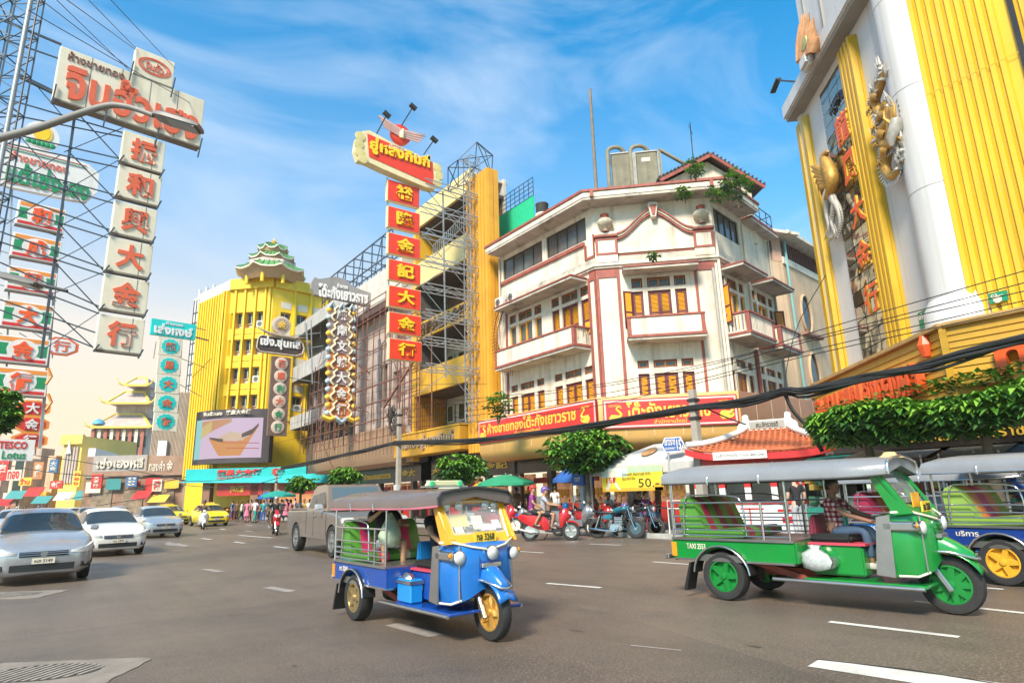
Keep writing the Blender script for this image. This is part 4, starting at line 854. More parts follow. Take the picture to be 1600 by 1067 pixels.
m=MB(FO.m);a0=FO.at(505,440,0)[0];a1=FO.at(612,440,0)[0];zl_=zt1+.2
za=FO.at(606,363)[1]
for i in range(9):
 x=a0+(a1-a0)*i/8;t_=i/8
 for y in(0,3):m.bar((x,y,zl_),(x,y,za),.08)
 m.bar((x,0,za),(x,3,za),.08)
for y in(0,3):
 for z in(za,za-2.0,za-4):m.bar((a0,y,z),(a1,y,z),.09)
for i in range(0,8,2):x=a0+(a1-a0)*i/8;m.bar((x,0,za-4),(x+(a1-a0)/8,0,za),.06);m.bar((x,0,za-2),(x+(a1-a0)/4,0,za-4),.05)
stuff(m.build('frame_bars',mat('dark_steel',(0,0,0)),RFm))
bp=mat('brown_pipe_blue',(.20,.30,.38),.6);MB(FO.m).tube([(FO.at(592,560,.3)[0],-.3,5.5),(FO.at(592,560,.3)[0],-.3,13.5)],.14,8).build('blue_downpipe',bp,OB,smooth=60)
cb=mat('brown_ribbed_canopy',(.36,.22,.13),.55,0,.08,.8,streak=.3)
FB=FR((19.0,38.9),(0,-1));xl_=FB.at(482,715)[0];xr_=FB.at(614,690)[0];zT=FB.at(548,680)[1];zB=FB.at(548,728)[1]
m=MB(FB.m);prof=[(0,zB+.5),(0,zT),(.08,zT+.06),(1.6,zT+.06),(1.6,zB-.25),(.9,zB-.25),(.3,zB-.05)]
m.loft([[(x,y,z)for y,z in prof]for x in(xl_,xr_)]);m.build('canopy',cb,OB,smooth=40);m=MB(FB.m)
k=0
while xl_+.25+k*.62<xr_:x=xl_+.25+k*.62;MB(FB.m).box(x,x+.05,-.012,-.001,zB+.5,zT).build('canopy_seam',mat('seam_dark_brown',(.15,.08,.05),.6),OB);k+=1
FBs=FR((21,38.9),(0,-1));shopfront(FBs,xl_,xr_+1.8,OB)
txt('ห้างทองเยาวราช',FBs.m@T3(0,-.01,0),(xl_+8,xr_-4.4,3.0,3.5),gold,OB,.03,.02);txt('行金大',FBs.m@T3(0,-.01,0),(xr_-3.6,xr_-.5,3.0,3.5),gold,OB,.03,.02)
MB(FBs.m).box(xl_,xr_+1.9,0,1,3.91,5.2).build('shop_header',stone_d,OB)
# ================= yellow pagoda-topped building
A_=atD(343,700,62);YBo=FR((A_.x,A_.y),(.711,-.703))
yw=mat('pagoda_building_yellow',(.84,.53,.02),.5,0,.10,.4,streak=.45,dirt=(.48,.28,.04));ypink=mat('pinkish_window_wall',(.62,.46,.40),.7,0,.1,1)
ycream=mat('parapet_cream',(.70,.60,.48),.7,0,.1,1)
YB=thing('pagoda_topped_building','bright yellow office building with a green-roofed octagonal pagoda on its roof','building',(A_.x,A_.y,0))
x2=YBo.at(421,550)[0];B_=YBo.P(x2,0,0);YR=FR((B_.x,B_.y),(1,.10));YL=FR((A_.x,A_.y),(.25,-1))
ztp=YBo.at(380,437)[1];zbp=YBo.at(380,453)[1]
xr=YR.at(560,560)[0];xl0=YL.at(305,600)[0]
rows=[(488,513),(530,555),(574,599),(617,642)]
holes=[];cols=[(347.5,363),(366.5,379),(382,394.5),(398,410.5)]
rz=[(YBo.at(380,b)[1],YBo.at(380,a)[1])for a,b in rows]
cx=[(YBo.at(a,520)[0],YBo.at(b,520)[0])for a,b in cols]
for z0,z1 in rz:
 for a,b in cx:holes.append((a,b,z0,z1))
MB(YBo.m).wall(0,x2,0,zbp,holes,0,.5).build('wall',yw,YB)
MB(YBo.m).box(-.1,x2+.1,-.35,.5,zbp,ztp).build('parapet',yw,YB);MB(YBo.m).box(.1,x2-.1,.55,2,0,zbp).build('inner_mass',ypink,YB)
ac=MAT['ac_white']
def ywin(F,a,b,z0,z1,kind):
 fr=mat('pale_window_frame',(.6,.52,.46),.6);o=MB(F.m).box(a+.02,b-.02,.40,.46,z0+(z1-z0)*.3,z1-.02).build('window',fr,YB)
 m=MB(F.m);w_=(b-a-.12)/2
 for k in range(2):m.box(a+.08+k*(w_+.02),a+.06+k*(w_+.02)+w_-.04,.38,.398,z0+(z1-z0)*.34,z1-.1)
 m.build('pane',glass_d,o)
 if kind:o=MB(F.m).box(a+.05,b-.05,.05,.38,z0+.05,z0+.75).build('air_conditioner',ac,YB,bevel=.03);MB(F.m@T3((a+b)/2,.045,z0+.4)).lathe([(.25,0),(.25,-.02),(.08,-.03)],14,ax='y').build('fan',MAT['fan_dark'],o)
for j,(z0,z1)in enumerate(rz):
 for i,(a,b)in enumerate(cx):
  if i:ywin(YBo,a,b,z0,z1,i==3 and j in(0,2))
for a,b in[(345,347.5),(364,366.5),(379,381.5),(395.5,398),(411,413.5),(417.5,420.5)]:
 u0,u1=YBo.at(a,520)[0],YBo.at(b,520)[0];MB(YBo.m).box(u0,u1,-.22,-.002,rz[3][0]-1,zbp).build('mullion',yw,YB)
for z0,z1 in rz:MB(YBo.m).box(.3,x2-.1,-.03,-.001,z0-.62,z0-.58).build('string_line',mat('thin_dark_line',(.2,.12,.02),.7),YB)
for a,b in((303,307),(308,310)):pass
MB(YL.m).box(xl0,0,0,.5,0,zbp).build('wall',yw,YB);MB(YL.m).box(xl0-.2,.1,-.3,.5,zbp,ztp).build('parapet',ycream,YB)
n=12
for i in range(n):x=xl0+(-xl0)*(i+.3)/n;MB(YL.m).box(x,x+.28,-.5,-.002,4,zbp-.05).build('fin',yw,YB)
holes=[];cR=[]
k=0;x=.9
while x+1.1<xr:cR.append((x,x+1.1));x+=1.75;k+=1
rzz=rz
for z0,z1 in rzz:
 for a,b in cR:holes.append((a,b,z0,z1))
MB(YR.m).wall(0,xr,0,zbp,holes,0,.5).build('wall',yw,YB);MB(YR.m).box(.12,xr,-.35,.5,zbp,ztp).build('parapet',yw,YB);MB(YR.m).box(.3,xr,.55,2,0,zbp).build('inner_mass',ypink,YB)
for j,(z0,z1)in enumerate(rzz):
 for i,(a,b)in enumerate(cR):ywin(YR,a,b,z0,z1,(i+j)%3==1)
 for a,b in cR:MB(YR.m).box(a,b,-.02,-.002,z1+.4,z1+1.1).build('panel',ycream,YB)
for i,(a,b)in enumerate(cR):MB(YR.m).box(b+.2,b+.42,-.22,-.002,rz[3][0]-1,zbp).build('mullion',yw,YB)
MB().add([tuple(YL.P(xl0,0,zbp)),tuple(YBo.P(0,0,zbp)),tuple(YBo.P(x2,0,zbp)),tuple(YR.P(xr,0,zbp)),tuple(YR.P(xr,20,zbp)),tuple(YL.P(xl0,12,zbp))],[(0,1,2,3,4,5)]).build('roof',ycream,YB)
dpt=67;pc=atD(425,420,dpt);sc_px=dpt/978
zA=atD(425,432,dpt).z
def tier(z,r,rise,r2,zwall0,rw,nm):
 """curled eave ring at height z, radius r, roof rising to z+rise at radius r2, wall below down to zwall0"""
 m=MB(T3(pc.x,pc.y,0));n=32;rings=[]
 for t_,rr,zz in((0,r,z),(.35,r*.80,z+rise*.35),(.7,(r*.55+r2*.45)*.92,z+rise*.7),(1,r2,z+rise)):
  ring=[]
  for k in range(n):
   a=2*math.pi*k/n+.2;oc=abs(math.cos(4*a));ci=oc**6*(1-t_)
   fac=1/max(.92,math.cos(((a)%(math.pi/4))-math.pi/8))if t_==0 else 1
   ring.append((math.cos(a)*rr*(1+.08*ci),math.sin(a)*rr*(1+.08*ci),zz+.35*ci))
  rings.append(ring)
 m.loft(rings,cap=False);m.build('roof',mat('green_tiles',(.10,.28,.08),.5,0,.3,3),PG,smooth=30)
 for k in range(32):
  pr=[(rings[i][k][0],rings[i][k][1],rings[i][k][2]+.03)for i in range(4)];MB(T3(pc.x,pc.y,0)).tube(pr,.06,5).build('tile_ridge',mat('green_tiles_dark',(.06,.15,.05),.5),PG)
 e=MB(T3(pc.x,pc.y,0));lo=[(p[0]*1.01,p[1]*1.01,p[2]-.13)for p in rings[0]];hi=[(p[0]*1.01,p[1]*1.01,p[2]+.02)for p in rings[0]];li=[(p[0]*.93,p[1]*.93,p[2]-.13)for p in rings[0]]
 e.loft([li,lo,hi],cap=False);e.build('eave_edge',ycream,PG)
 u=MB(T3(pc.x,pc.y,0));u.loft([li,[(math.cos(2*math.pi*k/n+.2)*rw,math.sin(2*math.pi*k/n+.2)*rw,z-1.0)for k in range(n)]],cap=False);u.build('soffit',mat('pagoda_soffit',(.50,.30,.16),.7),PG)
 MB(T3(pc.x,pc.y,0)).lathe([(rw,zwall0),(rw,z-.2)],8,a0=.25).build('wall',mat('pagoda_orange',(.78,.42,.10),.6,0,.1,1),PG)
PG=thing('roof_pagoda','three-tiered octagonal pagoda with green tiled roofs and gold finial','pagoda',(pc.x,pc.y,zA))
Zp=lambda y:atD(425,y,dpt).z
tier(Zp(432),49*sc_px,Zp(415)-Zp(432),27*sc_px,zA-.5,36*sc_px,'a')
tier(Zp(409),33*sc_px,Zp(397)-Zp(409),17*sc_px,Zp(421),25*sc_px,'b')
tier(Zp(391),22*sc_px,Zp(378)-Zp(391),1.5*sc_px,Zp(401),15*sc_px,'c')
for k in range(8):a=2*math.pi*(k+.25)/8;MB(T3(pc.x,pc.y,0)).tube([(math.cos(a)*38*sc_px,math.sin(a)*38*sc_px,zA-1.5),(math.cos(a)*38*sc_px,math.sin(a)*38*sc_px,Zp(432))],.2,8).build('column',yw,PG,smooth=60)
m=MB(T3(pc.x,pc.y,0));m.lathe([(36*sc_px,zA-.2),(36*sc_px,zA+1.2),(35.5*sc_px,zA+1.2),(35.5*sc_px,zA-.2)],8,a0=.25);m.build('rail_wall',ypink,PG)
MB(T3(pc.x,pc.y,0)).lathe([(.35,Zp(379)),(.4,Zp(377)),(.15,Zp(376)),(.28,Zp(373.5)),(.1,Zp(372)),(.02,Zp(367))],10).build('finial',gold,PG,smooth=60)
SB=thing('video_billboard','large curved video screen showing an orange serving boat on pink','billboard',YBo.P(x2/2,-1.6,8));
s0,s1=YBo.at(303,690,2.0)[0],YBo.at(421,690,2.0)[0];zt_,zb_=YBo.at(362,641,2.3)[1],YBo.at(362,724,2.3)[1]
def curve_strip(x0,x1,z0,z1,off,ma_,name,par,n=14,th=.0):
 secs=[]
 for i in range(n+1):
  t_=i/n;x=x0+(x1-x0)*t_;u_=(x-s0)/(s1-s0);y=-2.0-1.1*math.sin(math.pi*u_)**.8-off
  secs.append([(x,y,z0),(x,y,z1)]+([(x,y+th,z1),(x,y+th,z0)]if th else[]))
 return MB(YBo.m).loft(secs,cap=bool(th),closed=bool(th)).build(name,ma_,par,smooth=40)
curve_strip(s0,s1,zb_,zt_,0,mat('screen_housing',(.06,.045,.045),.5,0,.2,2),'housing',SB,th=.7)
L_=s1-s0;Hh=zt_-zb_
def scr(c_,k):
 m_=mat('screen_'+k,c_,.4,0,0,emit=.40);m_.node_tree.nodes['Principled BSDF'].inputs['Base Color'].default_value=(.02,.02,.02,1);return m_
scr_o=curve_strip(s0+.04*L_,s0+.93*L_,zb_+.09*Hh,zt_-.17*Hh,.04,scr((.85,.62,.82),'pink'),'screen',SB)
X=lambda f:s0+(.04+.89*f)*L_;Z_=lambda f:zb_+(.09+.74*f)*Hh
def scurve(poly,ma_,name,off,nsub=10):
 up,lo=poly;secs=[]
 for i in range(nsub+1):
  t_=i/nsub;f=up[0][0]+(up[-1][0]-up[0][0])*t_
  def ev(c_):
   for(a,b),(c,d)in zip(c_,c_[1:]):
    if f<=c+1e-6:return b+(d-b)*(f-a)/(c-a)
   return c_[-1][1]
  x=X(f);u_=(x-s0)/(s1-s0);y=-2.0-1.1*math.sin(math.pi*u_)**.8-off;secs.append([(x,y,Z_(ev(lo))),(x,y,Z_(ev(up)))])
 MB(YBo.m).loft(secs,cap=False,closed=False).build(name,ma_,scr_o,smooth=40)
scurve(([(0,1),(.12,1)],[(0,0),(.12,0)]),scr((.35,.80,.80),'cyan'),'picture_area',.045);scurve(([(.12,.95),(.6,.99)],[(.12,.55),(.6,.9)]),scr((.75,.35,.15),'orange_blur'),'picture_area',.047)
scurve(([(.12,.8),(.3,.95)],[(.12,.5),(.3,.7)]),scr((.8,.6,.2),'yellow_blur'),'picture_area',.05)
scurve(([(.28,.50),(.45,.44),(.7,.42),(.85,.55),(.95,.82)],[(.28,.48),(.35,.3),(.45,.06),(.75,.06),(.95,.78)]),scr((.86,.34,.06),'boat'),'boat_hull',.055,20)
scurve(([(.28,.54),(.42,.50),(.5,.48)],[(.28,.50),(.42,.42),(.5,.40)]),scr((.12,.05,.03),'boat_dark'),'boat_rim',.06);scurve(([(.75,.6),(.88,.72),(.95,.86)],[(.75,.5),(.88,.58),(.95,.8)]),scr((.12,.05,.03),'boat_dark'),'boat_rim',.06)
scurve(([(.42,.52),(.6,.66),(.78,.60)],[(.42,.44),(.6,.44),(.78,.44)]),scr((.85,.60,.40),'food'),'boat_food',.058,14);scurve(([(.5,.40),(.97,.37)],[(.5,.38),(.97,.35)]),scr((.6,.12,.05),'line'),'boat_line',.064);scurve(([(.55,.26),(.97,.24)],[(.55,.24),(.97,.22)]),scr((.6,.12,.05),'line'),'boat_line',.064)
yv=-2.0-1.1-.08
txt('จินฮั้วเฮง',YBo.m@T3(0,yv,0),(s0+.2*L_,s0+.45*L_,zt_-.11*Hh,zt_-.03*Hh),plaster,SB,.04,.02);txt('龍鳳大金行',YBo.m@T3(0,yv,0),(s0+.5*L_,s0+.82*L_,zt_-.11*Hh,zt_-.02*Hh),plaster,SB,.04,.03)
teal=mat('teal_sign',(.01,.42,.40),.45,0,.1,1);
FT=FR((YBo.P(0,-3.2,0).x,YBo.P(0,-3.2,0).y),(.80,-.60));xa_=FT.at(290,740)[0];xb_=FT.at(478,740)[0];z1=FT.at(370,731)[1];z0=FT.at(370,750)[1]
TF=thing('teal_shop_canopy','teal shop canopy with red Chinese letters below the video screen','canopy',FT.P(xa_,0,z0))
MB(FT.m).box(xa_,xb_,0,.3,z0,z1).build('fascia',teal,TF);MB(FT.m).add([(xa_-.5,-.6,z0-.1),(xb_+3.5,-.8,z0-.5),(xb_+3,0,z0+.5),(xa_,0,z0+.02)],[(0,1,2,3)]).build('awning',teal,TF)
txt('龍鳳大金行',FT.m@T3(0,-.02,0),(xa_+3,xb_-4.2,z0+.45,z1-.1),red,TF,.08,.03);txt('LONG FONG GOLD SHOP',FT.m@T3(0,-.02,0),(xa_+3,xb_-5,z0+.1,z0+.35),red,TF,.03,.01);txt('行',FT.m@T3(0,-.02,0),(xb_-3.2,xb_-2.0,z0+.3,z1-.1),red,TF,.08,.03)
MB(FT.m).box(xa_,xb_+2,.3,8,z0+.0,z0+.3).build('canopy_slab',darkw,TF)
z2=FT.at(370,774)[1];MB(FT.m).box(xa_+3,xb_-4,.1,.3,z2,z0-.25).build('red_board',shopred,TF);txt('龍鳳大金行',FT.m@T3(0,.09,0),(xa_+5.5,xb_-7,z2+.3,z0-.5),gold,TF,.04,.02);MB(FT.m).box(xb_-2.5,xb_+1.2,.1,.3,z2,z0-.25).build('red_board',shopred,TF)
for x in(xa_+2,xa_+6.5,xb_-3.6,xb_+1.2):MB(FT.m).box(x-.35,x+.35,.1,.9,0,z0).build('pillar',mat('shop_pillar',(.24,.12,.07),.6,0,.2,2),TF)
MB(FT.m).box(xa_,xb_+2,3.5,3.7,0,z2+.5).build('lit_shop',mat('far_lit_shop',(.75,.35,.15),.6,0,.6,1.2,emit=.55),TF)
for k in range(9):MB(FT.m).box(xa_+1+k*1.6,xa_+2.2+k*1.6,2.6,3.4,0,1.0+.1*(k%3)).build('counter',shopred if k%2 else ypink,TF)
# ================= beyond and between: white grid block, ribbed block, far street, beige building on the side street
grid_w=mat('grid_white',(.62,.60,.58),.6,0,.15,.5);grid_d=mat('grid_dark',(.10,.10,.11),.6)
def blockpx(name,label,xl,xr,yt,depth,ma_,yb=None,d=(.85,-.53),deep=12):
 c=atD(xl,780,depth);F=FR((c.x,c.y),d);w_=F.at(xr,700)[0];h=F.at((xl+xr)/2,yt)[1]
 o=thing(name,label,'building',(c.x,c.y,0));MB(F.m).box(0,w_,0,deep,0,h).build('wall',ma_,o);return o,F,w_,h
GB,Fg,gw,gh=blockpx('grid_facade_building','white high block with a dark window grid left of the yellow pagoda building',272,318,470,84,grid_w,d=(.35,-.94))
for i in range(9):x=gw*(i+.5)/9;MB(Fg.m).box(x-.05,x+.05,-.12,-.002,6,gh-.3).build('mullion',grid_d,GB)
z=7
while z<gh-1:MB(Fg.m).box(.2,gw-.1,-.10,-.003,z,z+.1).build('transom',grid_d,GB);z+=1.5
for i in range(3):
 MB(Fg.m).box(1+i*gw*.3,1.4+i*gw*.3,0,.3,gh,gh+1.2).build('roof_post',grid_w,GB)
ribm=mat('brown_ribbed_sheet',(.52,.40,.30),.7,0,.15,.8,streak=.5)
RBk,Fr,rw_,rh=blockpx('ribbed_sheet_building','tall brown ribbed sheet facade under the turquoise hanging sign',226,290,612,72,ribm,d=(.9,-.4))
n=26
for i in range(n):x=rw_*(i+.3)/n;MB(Fr.m).box(x,x+rw_/n*.45,-.12,-.002,7,rh-.05).build('rib',ribm,RBk)
MB(Fr.m).box(rw_*.25,rw_*.5,-.6,-.13,rh*.42,rh*.6).build('ac_cage',grid_w,RBk)
MB(Fr.m).box(-6,rw_+2,-1.5,-.2,4.8,7).build('sign_fascia',mat('brown_fascia',(.34,.20,.13),.6,0,.2,1),RBk);txt('ทองคำ 金',Fr.m@T3(0,-1.52,0),(rw_*.15,rw_*.8,5.2,6.5),plaster,RBk,.05,.02)
MB(Fr.m).box(-6,rw_+2,-1.2,0,0,4.7).build('shop_back',mat('dim_shop',(.30,.17,.11),.7,0,.5,1),RBk)
for k in range(5):MB(Fr.m).box(-5+k*3.2,-3+k*3.2,-1.3,-1.21,.8,3.6).build('shop_window',mat('dim_shop_light',(.24,.17,.11),.4,0,.6,1.5,emit=.12),RBk)
tmp,Ft,tw,th=blockpx('tiered_roof_building','distant pale building with tiered gold edged oriental roofs',128,226,668,105,mat('temple_pale',(.55,.45,.38),.8,0,.3,.5,streak=.5),d=(.9,-.4))
def hiproof(F,x0,x1,z,h,out,par,m1,m2,y1=9):
 a=(x1-x0)*.22;MB(F.m).add([(x0-out,-out,z),(x1+out,-out,z),(x1+out,y1,z),(x0-out,y1,z),(x0+a,2.2,z+h),(x1-a,2.2,z+h),(x1-a,y1-2.2,z+h),(x0+a,y1-2.2,z+h)],[(0,1,5,4),(1,2,6,5),(2,3,7,6),(3,0,4,7),(4,5,6,7),(3,2,1,0)]).build('roof',m1,par)
 for p,q in(((x0-out,-out,z),(x1+out,-out,z)),((x0-out,-out,z),(x0+a,2.2,z+h)),((x1+out,-out,z),(x1-a,2.2,z+h)),((x0+a,2.2,z+h),(x1-a,2.2,z+h))):MB(F.m).bar(p,q,.35).build('roof_ridge',m2,par)
 for x,sg in((x0-out,-1),(x1+out,1)):MB(F.m).tube([(x,-out,z),(x+sg*.7,-out-.3,z+.3),(x+sg*1.1,-out-.4,z+1.2)],[.2,.16,.04],6).build('roof_horn',m2,par)
rt=mat('grey_violet_tiles',(.46,.36,.32),.7,0,.2,1);yedge=mat('gold_edge',(.75,.55,.10),.5)
z=Ft.at(200,668)[1]
hiproof(Ft,1,tw,th,2.6,.8,tmp,rt,yedge);MB(Ft.m).box(tw*.3,tw-.5,2.4,6,th+2,th+4.2).build('tier_wall',mat('temple_pale',(0,0,0)),tmp);hiproof(Ft,tw*.3,tw-.5,th+4.2,2.4,.6,tmp,rt,yedge);MB(Ft.m).box(tw*.55,tw-1,3,6,th+6,th+7.4).build('tier_wall',mat('temple_pale',(0,0,0)),tmp);hiproof(Ft,tw*.55,tw-1,th+7.4,1.8,.4,tmp,rt,yedge)
MB(Ft.m@T3(tw*.12,0,th+.6)).lathe([(1.0,0),(.8,.5),(.35,.8),(.05,.95)],14).build('dome',mat('blue_dome',(.10,.35,.55),.5),tmp,smooth=60)
for k in range(9):x=tw*(k+.5)/9;MB(Ft.m).box(x-.25,x+.25,-.4,-.002,th-5.5,th-.3).build('column',plaster if k%2 else mat('dull_red_column',(.4,.12,.08),.6),tmp)
for k in range(12):
 for j in range(2):x=tw*(k+.5)/12;o=MB(Ft.m).box(x-.5,x+.5,-.1,-.003,8+j*3.4,9.8+j*3.4).build('window',glass_d,tmp)
fyb,Ff,fw_,fh=blockpx('far_yellow_building','distant mustard building with tall stone columns and a yellow corner',88,128,682,92,mat('far_yellow',(.72,.50,.12),.6,0,.12,.6),d=(.75,-.66))
for k in range(5):x=fw_*(.18+.15*k);MB(Ff.m).box(x,x+fw_*.09,-.3,-.002,5,fh-1.6).build('column',mat('far_stone',(.45,.36,.30),.7,0,.2,1),fyb)
MB(Ff.m).box(-.3,fw_+.3,-.5,0,fh-1.2,fh+.2).build('cornice',mat('far_yellow',(0,0,0)),fyb);MB(Ff.m).add([(fw_*.3,-.6,fh-2.6),(fw_*.6,-.6,fh-2.6),(fw_*.45,-.6,fh-.6)],[(0,1,2)]).build('pediment',plaster,fyb)
wb_,Fw,ww,wh=blockpx('white_banner_building','distant building hung with a big white banner in red writing',128,150,700,88,mat('banner_white',(.75,.70,.66),.7),d=(.95,-.3))
txt('ฮั่ว',Fw.m@T3(0,-.02,0),(.3,ww-.3,wh*.62,wh*.74),neon,wb_,.05,.02)
cols_=[(.60,.34,.22),(.58,.46,.34),(.48,.34,.26),(.66,.40,.24),(.52,.44,.40),(.62,.36,.28),(.46,.38,.32),(.62,.50,.34)]
k=0
for(xl,xr,yt,D)in((-14,10,716,110),(10,44,716,95),(44,66,700,100),(66,90,712,96),(150,176,716,84),(176,205,722,80),(205,228,726,76)):
 lab=['brick red','grey brown','dark brown','rust coloured','slate grey','terracotta','dark grey'][k]
 o,F,w_,h=blockpx('far_shophouse',f'distant low {lab} shophouse crowded with signs at the end of the street'[:90],xl,xr,yt,D,mat('far_wall%d'%k,cols_[k],.8,0,.35,.5,streak=.6),d=(.81,-.58),deep=3)
 for j in range(max(2,int(w_/2.2))):
  for r_ in range(max(1,int(h/3)-1)):
   x=.6+j*2.2;
   if x+1.3<w_:MB(F.m).box(x,x+1.2,-.08,-.003,4+r_*3,5.7+r_*3).build('window',glass_d,o)
 MB(F.m).box(.1,w_-.1,-.9,-.1,2.9,3.9).build('shop_fascia',[red,plaster,teal,gold,shopred,plaster,neon][k],o);MB(F.m).box(.3,w_-.3,-.3,-.004,.2,2.8).build('shop_opening',MAT['dim_shop'],o)
 txt(['ทองคำ','大金行','ร้านทอง','金行','ห้างทอง','藥行','เยาวราช'][k],F.m@T3(0,-.92,0),(.6,w_-.6,3.1,3.7),[gold,red,plaster,red,gold,neon,plaster][k],o,.03,.02);k+=1
grs=onY(176,723,74);GS=thing('grey_letter_sign','grey board with large white Thai letters, distant, left of the ribbed facade','sign',grs)
Fz=FR((grs.x,grs.y),(.85,-.5));a,b=Fz.at(147,712),Fz.at(228,735);MB(Fz.m).box(a[0],b[0],0,.4,b[1],a[1]).build('board',mat('sign_grey',(.36,.31,.28),.6),GS);txt('เซ่งเฮงหลี',Fz.m@T3(0,-.02,0),(a[0]+.4,b[0]-.3,b[1]+.3,a[1]-.25),plaster,GS,.15,.03)
a,b=Fz.at(145,741),Fz.at(158,763);rs2=thing('small_red_sign','small red vertical sign with white Chinese characters, distant','sign',Fz.P(a[0],0,a[1]));MB(Fz.m).box(a[0],b[0],-.1,.2,b[1],a[1]).build('board',red,rs2);txt('大\n金\n行',Fz.m@T3(0,-.12,0),(a[0]+.2,b[0]-.2,b[1]+.15,a[1]-.15),plaster,rs2,.03,.02)
bei=mat('beige_render',(.62,.43,.27),.8,0,.12,1,.2,20,streak=.45,patch=.25,pcol=(.45,.36,.28));brs=mat('brown_slats',(.16,.065,.05),.7,0,.2,3)
BE=thing('beige_side_building','beige old building with brown slatted top floor, seen between corner house and tower','building',(34,20,0))
F1o=atD(1196,700,38);FE=FR((F1o.x,F1o.y),(.9,-.25));xe=FE.at(1243,560)[0];E2=FE.P(xe,0,0);FE2=FR((E2.x,E2.y),(1,.12));xe2=FE2.at(1300,560)[0]
ze=FE.at(1225,372)[1];zs0,zs1=FE.at(1212,408)[1],FE.at(1212,385)[1]
MB(FE.m).wall(-2,xe,0,zs0,[],0).build('wall',bei,BE);MB(FE2.m).box(0,xe2,0,8,0,zs0-.1).build('wall',bei,BE)
MB(FE.m).box(-2,xe-.8,.1,.3,zs0,zs1+.6).build('slat_backing',darkw,BE)
for k in range(20):x=-1.9+k*(xe+1.1)/20;MB(FE.m).box(x,x+.07,-.02,.09,zs0,zs1+.5).build('slat',brs,BE)
MB(FE.m).box(xe-.75,xe,-.02,.5,zs0,zs1+.6).build('pier',mat('salmon_pier',(.55,.33,.24),.8),BE)
MB(FE.m).box(-2.2,xe+.9,-.9,1,zs1+.6,zs1+.8).build('roof',plaster,BE);MB(FE2.m).box(-.5,xe2+1,-.9,8,zs1+.62,zs1+.85).build('roof',plaster,BE);MB(FE.m).box(-2,xe-.5,-.2,4,zs1+.85,zs1+1.1).build('roof_cap',brs,BE)
for k in range(16):x=.9+k*(xe2-.9)/16;MB(FE2.m).box(x,x+.1,-.02,.09,zs0+.4,zs1+.5).build('slat',brs,BE)
MB(FE2.m).box(0,xe2,.1,.3,zs0-.1,zs1+.6).build('slat_backing',darkw,BE);MB(FE2.m).box(0,xe2,-.1,.05,zs0-.1,zs0+.38).build('sill_band',plaster,BE)
MB(FE2.m).tube([(.4,-.15,2),(.4,-.15,zs1+.5)],.09,6).build('downpipe',mat('pipe_teal',(.20,.40,.40),.6),BE,smooth=60)
for zc,h in((zs0-3.2,2.6),(zs0-7.4,2.8),(zs0-11.2,2.4)):
 m=MB(FE2.m@T3(xe2*.42,-.02,zc));m.prism([(math.cos(2*math.pi*k/20)*.75,math.sin(2*math.pi*k/20)*h/2)for k in range(20)],0,.015);o=m.build('window',glass_d,BE)
 m=MB(FE2.m@T3(xe2*.42,-.08,zc));m.tube([(math.cos(2*math.pi*k/20)*.8,0,math.sin(2*math.pi*k/20)*(h/2+.05))for k in range(21)],.09,6,cap=False);m.build('frame',bei,o,smooth=60)
 MB(FE2.m).box(xe2*.42-1.1,xe2*.42+1.6,-.45,0,zc-h/2-.35,zc-h/2-.1).build('ledge',mat('brick_ledge',(.35,.18,.13),.8,0,.3,3),BE,bevel=.05)
Rr_=random.Random(21);cn=[('red',red),('white',plaster),('yellow',gold),('teal',teal),('orange',neon),('maroon',shopred),('green',ugr)]if 0 else[('red',red),('white',plaster),('yellow',gold),('teal',mat('far_teal',(.05,.25,.24),.7)),('orange',mat('far_orange',(.50,.20,.08),.7)),('maroon',shopred),('blue',mat('far_blue',(.05,.15,.30),.6))]
SP=[(4,735,16,30),(22,742,22,16),(40,752,18,12),(30,770,26,9),(60,735,14,26),(58,765,24,10),(84,728,12,20),(88,757,18,12),(104,772,24,9),(120,748,11,24),(132,770,20,10),(164,755,22,12),(188,768,26,10),(206,752,16,16),(226,770,24,9),(246,758,14,18),(252,776,26,8),(70,778,24,8),(150,782,24,8),(12,782,24,8)]
for i,(x,y,w_,h)in enumerate(SP):
 D=92 if x<66 else 88 if x<140 else 78 if x<190 else 70;c=atD(x,y,D);k=D/978;F=FR((c.x,c.y),(.85,-.52));z=c.z;nm,ma_=cn[i%7];wd=w_*k;hh=h*k
 awn=h<=10;o=thing('shop_awning' if awn else 'shop_sign',f'small distant {nm} '+('awning' if awn else 'sign')+(' high ' if y<745 else ' ' if y<762 else ' low ')+('near the supermarket sign' if x<28 else 'over the leftmost shophouses' if x<50 else 'before the far shophouses' if x<86 else 'before the yellow columned building' if x<140 else 'by the grey letter sign' if x<185 else 'on the left of the ribbed facade' if x<220 else 'at the right of the ribbed facade'),'awning' if awn else 'sign',c)
 if awn:MB(F.m).loft([[(xx,-1.2,z-hh),(xx,0,z+hh*.4),(xx,.1,z+hh*.4),(xx,-1.1,z-hh)]for xx in(-wd/2,wd/2)]).build('cloth',ma_,o)
 else:MB(F.m).box(-wd/2,wd/2,-.1,.2,z-hh/2,z+hh/2).build('board',ma_,o);txt(['金行','ทอง','ร้าน','大金','ขาย','藥','ยา'][i%7]if w_>h else['金\n行','ท\nอ\nง','大\n金','藥\n行'][i%4],F.m@T3(0,-.11,0),(-wd*.38,wd*.38,z-hh*.38,z+hh*.38),(plaster,red,red,gold,plaster,gold,plaster)[i%7],o,.04,.03)
for k in range(7):MB(Fr.m).box(-5.6+k*2.0,-4.1+k*2.0,-1.62,-1.56,3.0+.3*(k%3),4.2+.3*(k%2)).build('shop_board',cn[(k*2+1)%7][1],RBk)
